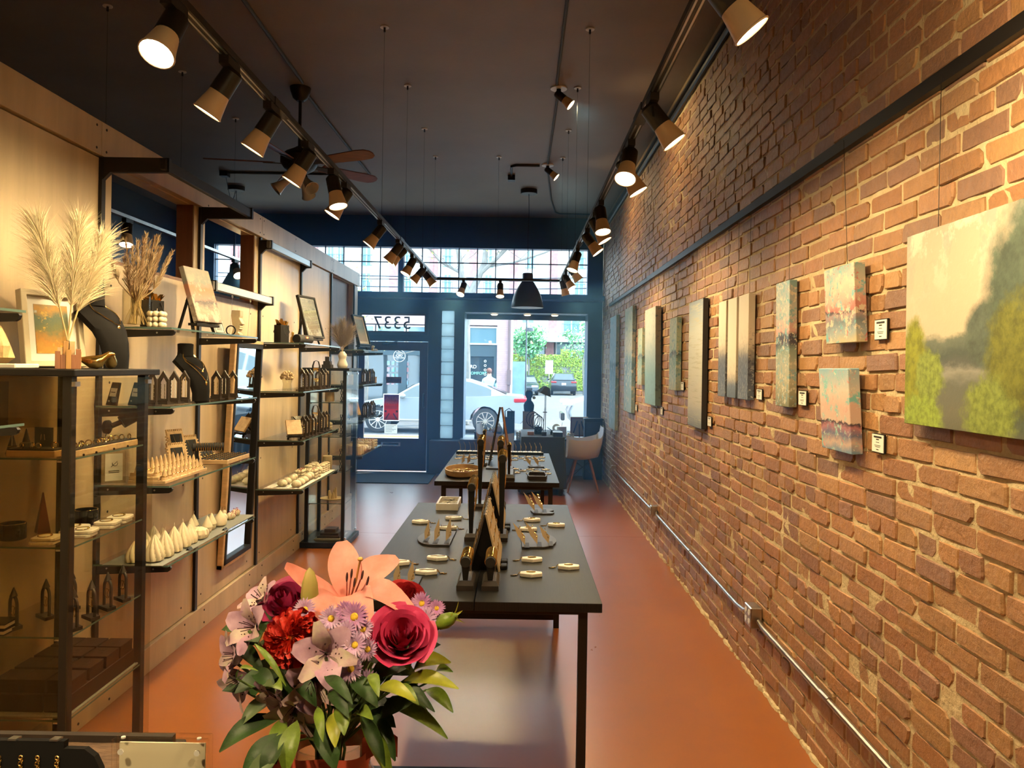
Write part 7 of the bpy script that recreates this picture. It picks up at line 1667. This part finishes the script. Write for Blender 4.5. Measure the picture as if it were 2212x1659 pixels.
    x0, z0 = top[-1]; x1, z1 = top[-2]; q = MB(); q.add([(x0-.05+.01,-yk(z0)+.10,z0+.05),(x0-.05+.01,yk(z0)-.10,z0+.05),(x1+.02,yk(z1)-.08,z1),(x1+.02,-yk(z1)+.08,z1)],[(3,2,1,0)]); q.build('rear_window', M['car_glass'], t, smooth=0)
    for wxc in wx:
        for s in (-1, 1):
            q = MB(); Mx = Matrix.Translation((wxc, s*(hw-.11), rw)) @ Matrix.Rotation(R(90),4,'X'); q.lathe([(rw*.62,-.10),(rw*.97,-.09),(rw,-.05),(rw,.05),(rw*.97,.09),(rw*.62,.10)], 28, (0,0,0), Mx); wo = q.build('wheel', M['rubber'], t)
            q = MB(); yy = s*(hw-.11+.095); q.lathe([(rw*.70,-.008),(rw*.70,.004),(rw*.64,.004),(rw*.64,-.008)], 28, (wxc, yy, rw), Matrix.Rotation(R(90),4,'X'))
            for k in range(10): a = 2*pi*k/10; q.bar((wxc+rw*.1*cos(a), yy, rw+rw*.1*sin(a)), (wxc+rw*.68*cos(a+.07), yy, rw+rw*.68*sin(a+.07)), .022, .012, (0,1,0))
            q.cyl((wxc,yy-.012,rw),(wxc,yy+.012,rw),rw*.15); q.build('rim', M['alloy'], wo, smooth=0)
    zl = .66 if kind == 'sedan' else .84
    q = MB(); 
    for s in (-1, 1): q.box(-2.43,-2.15,s*.62-.22,s*.62+.22,zl-.07,zl+.06)
    q.build('headlight', M['head'], t, bevel=.03)
    xr = 2.40 if kind == 'sedan' else 2.24; zr = .90 if kind == 'sedan' else .98
    q = MB()
    for s in (-1, 1): q.box(xr-.30,xr+.05,s*(hw-.20)-.2,s*(hw-.20)+.205,zr-.07,zr+.06)
    q.build('tail_light', M['tail'], t, bevel=.03)
    q = MB(); q.box(-2.46,-2.36,-.45,.45,.36,.56); q.build('grille', M['black_gloss'], t, bevel=.02)
    if plate: MB().box(xr+.03,xr+.06,-.16,.16,zr-.22,zr-.06).build('number_plate', M['white'], t, smooth=0)
    for s in (-1, 1): MB().sph((-.82 if kind == 'sedan' else -.62, s*(hw+.08), zb+.07), (.10,.09,.075), 10, 7).build('door_mirror', paint, t)
    q = MB()
    for s in (-1, 1):
        for x in (.18, 1.12): q.box(x-.09,x+.09,s*(hw-.045)-.012,s*(hw-.045)+.012,.83,.86)
        q.box(-1.0,1.0,s*(hw-.005)-.012,s*(hw-.005)+.012,.33,.37)
    q.build('door_handle', M['chrome'], t, smooth=0)
    return t
car('silver white sedan parked along the kerb outside the shop', (-2.21, 20.95, gz(20)), 0, M['car_white'])
car('white car parked behind the silver sedan, seen by its nose at the right', (3.62, 20.95, gz(20)), 0, M['car_white'], 'suv')
car('dark sedan facing the shop in the lot before the ivy wall', (.55, 56.5, gz(56)), R(90), M['car_dark'])
car('dark sport utility car seen from behind in the lot before the ivy wall', (3.33, 58, gz(58)), R(-90+180+180), M['car_dark'], 'suv')

# ---- pink brick shop across the street
M['pink'] = mat('pink_painted_brick', (.46,.30,.31), .8, var=.12, scale=6); M['teal'] = mat('dark_shopfront_paint', (.03,.055,.07), .5); M['shop_glass'] = mat('shop_window_glass', (.03,.045,.055), .06, spec=1); M['wframe'] = mat('white_window_frame', (.7,.7,.68), .5)
SY = 26.0; sx0, sx1 = -14.0, -.27
t = thing('shop_building', 'low pink painted brick shop across the street', 'building', (0, SY, gz(SY)))
z_ = gz(SY); q = MB(); q.box(sx0, sx1, .4, 10, 0, 3.95-z_); q.box(sx0, sx1, 0, .4, 3.02-z_, 3.95-z_); q.box(sx1-.47, sx1, 0, .4, 0, 3.02-z_); q.box(-5.75,-.74,.0,.4,0,.5); q.build('wall', M['pink'], t, smooth=0)
q = MB()
for k in range(52): q.box(sx1-.468, sx1+.004, -.004, .0, k*.075, k*.075+.008)
q.build('brick_course', mat('pink_joint', (.36,.23,.25), .9), t, smooth=0)['kind'] = 'stuff'
q = MB(); q.box(sx0, sx1, -.06, .0, 3.92-z_, 4.0-z_); q.build('coping', M['wframe'], t, smooth=0)
MB().box(sx0, -.74, .10, .16, 1.96-z_, 2.34-z_).build('fascia', M['teal'], t, smooth=0)
q = MB()
for a, b_ in ((-6.9,-6.7),(-5.75,-5.55),(-4.1,-3.82),(-2.05,-1.95),(-.84,-.74)): q.box(a,b_,.06,.3,.0,2.0-z_)
q.box(sx0,-.74,.06,.3,0,.35); q.build('shopfront_frame', M['teal'], t, smooth=0)
for a, b_ in ((-14,-6.9),(-6.7,-5.75),(-5.55,-4.1),(-3.82,-2.05),(-1.95,-.84)): MB().box(a,b_,.18,.2,.35,2.0-z_).build('shop_window', M['shop_glass'], t, smooth=0)
for i in range(12):
    a = -1.72 - i*1.051
    fr_ = MB(); fr_.ring([(0,0),(1.0,0),(1.0,.62),(0,.62)],[(.05,.05),(.95,.05),(.95,.57),(.05,.57)], 0, .08, Matrix.Translation((a, .06, 2.36-z_)) @ Matrix(((1,0,0,0),(0,0,1,0),(0,1,0,0),(0,0,0,1)))); f = fr_.build('upper_window', M['wframe'], t, smooth=0)
    MB().box(a+.05,a+.95,.10,.12,2.41-z_,2.93-z_).build('pane', mat('upper_pane', (.12,.2,.24), .08, spec=1) if i == 0 else bpy.data.materials['upper_pane'], f, smooth=0)
M['sign_white'] = mat('white_sign_paint', (.85,.85,.85), .5); M['sign_green'] = mat('mint_sign_paint', (.25,.75,.55), .5)
text('BALLARD', .165, 'lettering', M['sign_white'], t, (-1.78, .12, 1.60-z_), (R(90),0,0), .003)
text('COMFORTS', .135, 'lettering', M['sign_green'], t, (-1.37, .10, 1.38-z_), (R(90),0,0), .003)
text('THE BEST', .055, 'lettering', M['sign_white'], t, (-4.07, .04, 2.03-z_), (R(90),0,0), .003); text('CBD', .11, 'lettering', M['sign_white'], t, (-4.07, .04, 1.945-z_), (R(90),0,0), .003); text('IN THE LAND', .055, 'lettering', M['sign_white'], t, (-4.07, .04, 1.865-z_), (R(90),0,0), .003)
q = MB(); q.torus((-4.07,.05,1.93-z_), .2, .008, Matrix.Rotation(R(90),3,'X'), 30, 5); q.build('sign_ring', M['sign_white'], t)
q = MB(); rr = random.Random(6)
for i in range(4):
    for k in range(5): q.m = 0; q.box(-4.5+k*.16,-4.40+k*.16,.14,.16,.95+i*.22-z_,1.10+i*.22-z_)
q.build('product_packets', mat('teal_packet', (.10,.35,.40), .5, var=.6, scale=3, col2=(.5,.12,.12)), t, smooth=0)
q = MB()
for x, z in ((-1.66,1.86),(-1.30,1.88),(-.98,1.87),(-5.4,1.86)): q.sph((x,.4,z-z_), .06, 10, 7)
q.build('globe_lamp', mat('warm_globe', (1,.8,.5), .4, emit=6, ecol=(1,.8,.5)), t)
q = MB()
for k in range(6): q.torus((-1.14,.12,1.80-z_-k*.15), .035, .008, Matrix.Rotation(R(90),3,'X'), 12, 4)
q.build('hanging_rings', M['sign_white'], t)
q = MB(); q.cyl((sx1-.05,-.08,0),(sx1-.05,-.08,3.9-z_),.045); q.box(sx1-.12,sx1+.02,-.16,-.02,1.2,1.7); q.build('drain_pipe', mat('rusty_pipe', (.16,.10,.10), .7), t)
# person walking past, pale clothing
t = thing('person', 'person in pale blue clothes walking past the shop window', 'person', (-.95, 24.9, gz(25)), R(90))
sk = bpy.data.meshes.new('body'); J = [(0,0,.92),(0,0,1.15),(0,0,1.38),(0,0,1.48),(0,0,1.62),(0,.10,.90),(.10,.11,.50),(.02,.11,.06),(0,-.10,.90),(-.12,-.11,.50),(-.22,-.11,.08),(0,.18,1.36),(-.06,.24,1.10),(.06,.25,.88),(0,-.18,1.36),(.06,-.24,1.10),(.14,-.24,.90),(.12,.11,.03),(-.10,-.11,.04)]
E_ = [(0,1),(1,2),(2,3),(3,4),(0,5),(5,6),(6,7),(0,8),(8,9),(9,10),(2,11),(11,12),(12,13),(2,14),(14,15),(15,16),(7,17),(10,18)]
Rd = [.14,.14,.13,.055,.105,.10,.07,.045,.10,.07,.045,.06,.045,.035,.06,.045,.035,.035,.035]
sk.from_pydata(J, E_, []); o = bpy.data.objects.new('body', sk); COL.objects.link(o); o.parent = t; o.modifiers.new('skin', 'SKIN'); o.modifiers.new('sub', 'SUBSURF').levels = 2; o.modifiers['sub'].render_levels = 2
for v, r_ in zip(sk.skin_vertices[0].data, Rd): v.radius = (r_, r_)
sk.skin_vertices[0].data[0].use_root = True
m, N, L, b = node_mat('pale_clothes_and_skin', .8); tc = N.new('ShaderNodeTexCoord'); sx_ = N.new('ShaderNodeSeparateXYZ'); L.new(tc.outputs['Object'], sx_.inputs[0]); r1 = ramp(N, L, sx_.outputs[2], [(0,(.05,.05,.05)),(.06,(.35,.5,.55)),(.88,(.45,.65,.68)),(.98,(.45,.27,.2))]); r1.color_ramp.interpolation = 'CONSTANT'
mpv = N.new('ShaderNodeMath'); mpv.operation = 'MULTIPLY'; mpv.inputs[1].default_value = 1/1.55; L.new(sx_.outputs[2], mpv.inputs[0]); L.new(mpv.outputs[0], r1.inputs[0]); L.new(r1.outputs[0], b.inputs['Base Color']); sk.materials.append(m)
q = MB(); q.sph((-.015,0,1.66), (.105,.09,.10), 14, 9); q.build('hair', mat('auburn_hair', (.16,.06,.04), .7), t)

# ---- ivy wall, lot, apartment building
IY = 62; iz = gz(IY)
t = thing('ivy_wall', 'concrete retaining wall covered in green ivy behind the lot', 'wall', (0, IY, iz)); t['category'] = 'garden wall'
q = MB(); q.box(-1,14,0,.5,0,3.05); q.box(3.6,14,0,.4,3.05,3.55); q.build('concrete', mat('weathered_concrete', (.36,.36,.36), .85, var=.25, scale=1.5), t, smooth=0)
M['ivy'] = mat('ivy_leaf', (.30,.42,.05), .5, tint=True, sss=0)
q = MB(); rr = random.Random(21)
for i in range(15000):
    x = rr.uniform(-.9,8.5); z = rr.uniform(.25,3.55)
    if sin(x*1.7+1)*sin(z*2.3+x) > .72 and rr.random() < .85: continue
    if z > 3.1 and x < 3.4: continue
    if z > 1.9 and z < 2.2 and rr.random() < .6: continue
    s = rr.uniform(.035,.075); y = -rr.uniform(.02,.30); n_ = Vector((rr.uniform(-.7,.7),-1,rr.uniform(-.2,.9))).normalized(); a = n_.orthogonal().normalized()*s; b_ = n_.cross(a).normalized()*s
    c_ = Vector((x,y,z)); g_ = rr.uniform(.6,1.25); q.tint = (g_*rr.uniform(.8,1.2), g_, g_*rr.uniform(.6,1.2)); q.add([c_-a, c_-b_*.8, c_+a, c_+b_], [(0,1,2,3)])
o = q.build('ivy', M['ivy'], t, smooth=0); o['kind'] = 'stuff'
BY = 68; bz = gz(BY)
t = thing('apartment_building', 'white apartment block with red brick columns beyond the lot', 'building', (0, BY, bz))
M['stucco'] = mat('white_stucco', (.80,.80,.77), .8); M['rail_teal'] = mat('teal_rail', (.12,.25,.30), .5); M['far_brick'] = mat('red_brick_column', (.46,.22,.21), .8, var=.25, scale=5); M['far_glass'] = mat('apartment_glass', (.10,.22,.26), .08, spec=1)
q = MB(); q.box(-42,14,0,10,4.9,20); q.box(-42,14,2.2,10,0,4.9); q.box(-42,14,-1.2,2.2,4.72,5.05); q.build('wall', M['stucco'], t, smooth=0)
q = MB(); q.box(-2,14,-1.25,0,4.35,5.15); q.build('canopy_band', mat('pale_green_band', (.55,.66,.60), .6), t, smooth=0)
S_ = BY/1650
def bx(px): return (px-1120+3)*S_
for a, b_ in ((664,681),(836,853),(922,939),(1008,1024),(1094,1113),(1180,1198),(1262,1280),(580,597),(494,511)): MB().box(bx(a),bx(b_),-.45,.0,4.9,20).build('brick_column', M['far_brick'], t, smooth=0)
for a, b_ in ((1176,1194),(1100,1112)): MB().box(bx(a),bx(b_),1.2,2.2,1.5,4.5).build('brick_column', M['far_brick'], t, smooth=0)
def apt_window(a, b_, z0, z1, rail=True):
    x0, x1 = bx(a), bx(b_); f = MB(); f.ring([(x0,z0),(x1,z0),(x1,z1),(x0,z1)],[(x0+.09,z0+.09),(x1-.09,z0+.09),(x1-.09,z1-.09),(x0+.09,z1-.09)], -.1, .02, Matrix(((1,0,0,0),(0,0,1,0),(0,1,0,0),(0,0,0,1)))); f.box((x0+x1)/2-.05,(x0+x1)/2+.05,-.08,.02,z0,z1)
    fo = f.build('window', M['wframe'], t, smooth=0); MB().box(x0+.05,x1-.05,-.04,-.01,z0+.05,z1-.05).build('pane', M['far_glass'], fo, smooth=0)
    if rail:
        q = MB(); q.box(x0-.1,x1+.1,-.22,-.18,z0+.95,z0+1.02); q.box(x0-.1,x1+.1,-.22,-.18,z0+.02,z0+.08)
        n_ = int((x1-x0)/.16)
        for k in range(n_+1): xx = x0-.05+(x1-x0+.1)*k/n_; q.box(xx-.018,xx+.018,-.215,-.185,z0+.05,z0+.98)
        q.build('balcony_rail', M['rail_teal'], fo, smooth=0)
def zpx(y): return (794-y)*S_ + 1.6 - bz
for a, b_ in ((1211,1249),): apt_window(a, b_, zpx(722), zpx(676))
apt_window(1122,1150,zpx(699),zpx(666), False)
cols = [(520,545),(610,634),(700,716),(722,737),(775,796),(868,884),(952,970),(1040,1058),(1130,1148),(1234,1256)]
for a, b_ in cols:
    for y0, y1 in ((632,590),(576,534),(520,480)): apt_window(a, b_, zpx(y0+4), zpx(y1+4))
for a, b_ in ((1124,1174),(1200,1232),(1234,1262)):
    q = MB(); q.box(bx(a),bx(b_),1.9,2.1,1.8,4.6); q.build('ground_window', M['far_glass'], t, smooth=0); q = MB(); q.box(bx(a)-.1,bx(b_)+.1,1.7,1.9,2.85,2.97); q.box(bx(a)-.06,bx(a)+.06,1.7,1.9,1.5,4.6); q.build('ground_window_frame', M['wframe'], t, smooth=0)
# flag
t = thing('flag', 'small striped flag hanging from the white apartment block', 'flag', (bx(1157), BY-1.6, zpx(684)+bz), rot=Euler((0,R(18),0)))
q = MB(); q.cyl((0,1.55,.9),(0,-.2,1.35),.03); q.build('pole', M['silver'], t)
q = MB()
for k in range(6): q.box(-.2+k*.07,-.165+k*.07,-.02,.02,-1.0-.1*(k % 2),1.1)
q.build('red_stripes', mat('flag_red', (.55,.08,.1), .8), t, smooth=0); q = MB()
for k in range(6): q.box(-.165+k*.07,-.13+k*.07,-.015,.015,-1.0,1.1)
q.build('white_stripes', M['wframe'], t, smooth=0); MB().box(-.25,-.02,-.03,.03,.45,1.15).build('canton', mat('flag_blue', (.05,.08,.25), .8), t, smooth=0)
# trees
M['bark'] = mat('grey_bark', (.20,.185,.165), .85, var=.3, scale=6, bump=.3, bscale=20); M['tree_leaf'] = mat('fresh_leaf', (.22,.45,.22), .5, tint=True)
def tree(label, loc, segs, leaves, seed, lm='tree_leaf', lsz=.06, twig=5, tn=40, tl=1.2, up=.3):
    t = thing('tree', label, 'tree', loc); rr = random.Random(seed); q = MB()
    for pts, r0, r1 in segs: n = len(pts); q.tube(pts, [r0+(r1-r0)*i/(n-1) for i in range(n)], 8)
    tips = []
    for k in range(tn):
        pts, r0, r1 = rr.choice(segs[1:] or segs); i = rr.randrange(max(0,len(pts)-3), len(pts)-1); p = Vector(pts[i]).lerp(Vector(pts[i+1]), rr.random()); d = Vector((rr.uniform(-1,1), rr.uniform(-1,1), rr.uniform(-.3,1)+up)).normalized(); L_ = tl*rr.uniform(.4,1.1)
        m1 = p + d*L_*.5 + Vector((rr.uniform(-.1,.1),0,rr.uniform(-.05,.1)))*L_; e = p + d*L_ + Vector((0,0,.1*L_)); q.tube([p, m1, e], [max(.008,r1*.7), max(.006,r1*.4), .004], 5); tips += [m1, e]
        for j in range(3): d2 = (d + Vector((rr.uniform(-1,1), rr.uniform(-1,1), rr.uniform(-.6,.8)))).normalized(); e2 = m1 + d2*L_*.4; q.tube([m1, m1.lerp(e2,.5)+Vector((0,0,.03)), e2], [.007,.005,.003], 4); tips.append(e2)
    q.build('trunk', M['bark'], t)
    if leaves:
        q = MB()
        for i in range(leaves):
            c_ = rr.choice(tips) + Vector((rr.gauss(0,.14), rr.gauss(0,.14), rr.gauss(0,.12)))*(lsz/.06)*.8; n_ = Vector((rr.uniform(-1,1),rr.uniform(-1,.3),rr.uniform(-.3,1))).normalized(); a = n_.orthogonal().normalized()*lsz; b_ = n_.cross(a).normalized()*lsz*.6; g_ = rr.uniform(.6,1.3); q.tint = (g_*rr.uniform(.7,1.1), g_, g_*rr.uniform(.7,1.1)); q.add([c_-a, c_-b_, c_+a, c_+b_], [(0,1,2,3)])
        o = q.build('foliage', M[lm], t, smooth=0); o['kind'] = 'stuff'
    return t
tree('bare street tree whose forked branches show in the transom window', (-1.66, 23.6, gz(23)), [([(0,0,0),(.03,0,1.5),(-.02,0,3.0),(.1,.0,3.9)], .17, .14), ([(.1,0,3.9),(-.15,.2,4.6),(-.25,.3,5.3),(-.45,.2,6.2),(-.4,.2,7.2)], .13, .05), ([(.1,0,3.9),(.35,.1,4.5),(.55,.1,5.0),(.6,.2,5.7),(.9,.2,6.8)], .13, .05), ([(.45,.1,4.7),(.9,0,5.1),(1.5,-.1,5.7),(2.0,-.2,6.5)], .08, .03), ([(.6,.1,4.9),(1.4,.0,5.0),(2.4,-.2,5.3),(3.4,-.1,5.8)], .05, .02), ([(-.2,.2,4.7),(-.8,.1,5.0),(-1.5,.1,5.8)], .05, .02)], 160, 5, lm='leaf3', lsz=.05, tn=44, tl=1.4)
tree('slim street tree with a few yellow leaves near the door side', (-4.9, 24.4, gz(24)), [([(0,0,0),(.05,0,1.6),(0,0,2.6)], .09, .07), ([(0,0,2.6),(-.3,0,3.6),(-.6,0,4.8)], .05, .02), ([(0,0,2.4),(.6,0,2.5),(1.2,0,2.15),(1.7,0,2.3)], .03, .012)], 120, 8, lm='leaf3', lsz=.05, tn=16, tl=.8)
tree('small green leafy tree in front of the ivy wall', (.78, 60.8, gz(60)), [([(0,0,0),(.05,0,2.0),(0,0,2.9)], .08, .06), ([(0,0,2.9),(-.7,0,3.6),(-1.0,0,4.3)], .05, .02), ([(0,0,2.9),(.6,0,3.5),(1.1,0,4.1)], .05, .02), ([(0,0,2.8),(.0,0,4.0),(.1,0,4.6)], .05, .02)], 2600, 3, lsz=.13, tn=40, tl=1.0)
tree('thin young tree at the right edge of the display window view', (4.9, 57, gz(57)), [([(0,0,0),(-.1,0,2.5),(.2,0,4.2)], .07, .04), ([(.2,0,4.2),(.5,0,5.4),(1.1,0,6.6)], .04, .02), ([(-.1,0,2.5),(-.9,0,3.6),(-1.0,0,4.4)], .03, .015)], 700, 6, lsz=.12, tn=22, tl=.9)
# street furniture
t = thing('street_sign', 'blank white square sign on a post before the ivy wall, left', 'sign', (.40, 60.9, gz(61))); MB().cyl((0,0,0),(0,0,2.0),.03).build('post', M['silver'], t); MB().box(-.32,.32,-.05,-.03,1.75,2.25).build('panel', M['sign_white'], t, smooth=0)
t = thing('street_sign', 'tall white two part sign on a post before the ivy wall, middle', 'sign', (2.45, 60.9, gz(61))); MB().cyl((0,0,0),(0,0,2.4),.03).build('post', M['silver'], t); MB().box(-.30,.30,-.05,-.03,2.1,2.62).build('upper_panel', M['sign_white'], t, smooth=0); MB().box(-.33,.30,-.05,-.03,1.55,2.07).build('lower_panel', M['sign_white'], t, smooth=0)
t = thing('utility_board', 'pale blue upright notice board at the corner of the pink shop', 'board', (.03, 26.6, gz(26))); MB().box(-.24,.20,-.05,.05,0,2.0).build('board', mat('pale_blue_board', (.20,.36,.46), .5, var=.2, scale=4), t, smooth=0); MB().box(.20,.25,-.07,.07,0,1.4).build('post', M['wframe'], t, smooth=0)
t = thing('street_lamp', 'thin street lamp post right of the pink shop', 'street lamp', (.25, 25.6, gz(25))); MB().cyl((0,0,0),(0,0,4.2),.03,.02,8).build('post', M['car_dark'], t); MB().lathe([(.05,3.0),(.16,3.02),(.13,3.12),(.03,3.16)],12,(.1,0,0)).build('shade', M['car_dark'], t)
for i, z in enumerate((6.3, 5.75)):
    tag(MB().tube([(-30,40,z+.4),(-15,40,z),(0,40,z-.05),(15,40,z+.4)], .03, 5).build('overhead_cable', M['car_dark']), 'overhead street cable crossing the transom view, %s' % ['upper','lower'][i], 'cable')
# ================================================================ GLARE VEIL: volume added to imitate lens glare at the windows
m = bpy.data.materials.new('lens_glare_volume'); m.use_nodes = True; nt = m.node_tree; nt.nodes.remove(nt.nodes['Principled BSDF'])
v = nt.nodes.new('ShaderNodeVolumeScatter'); v.inputs['Color'].default_value = (.16,.46,1,1); v.inputs['Density'].default_value = .048; v.inputs['Anisotropy'].default_value = .4
nt.links.new(v.outputs[0], nt.nodes['Material Output'].inputs['Volume'])
o = MB().box(-5.1, 1.24, 6.0, 11.46, .02, 3.84).build('glare_veil', m, smooth=0); o['kind'] = 'stuff'; o['label'] = 'added bluish volume imitating lens glare before the shop windows'; o['category'] = 'glare_veil'
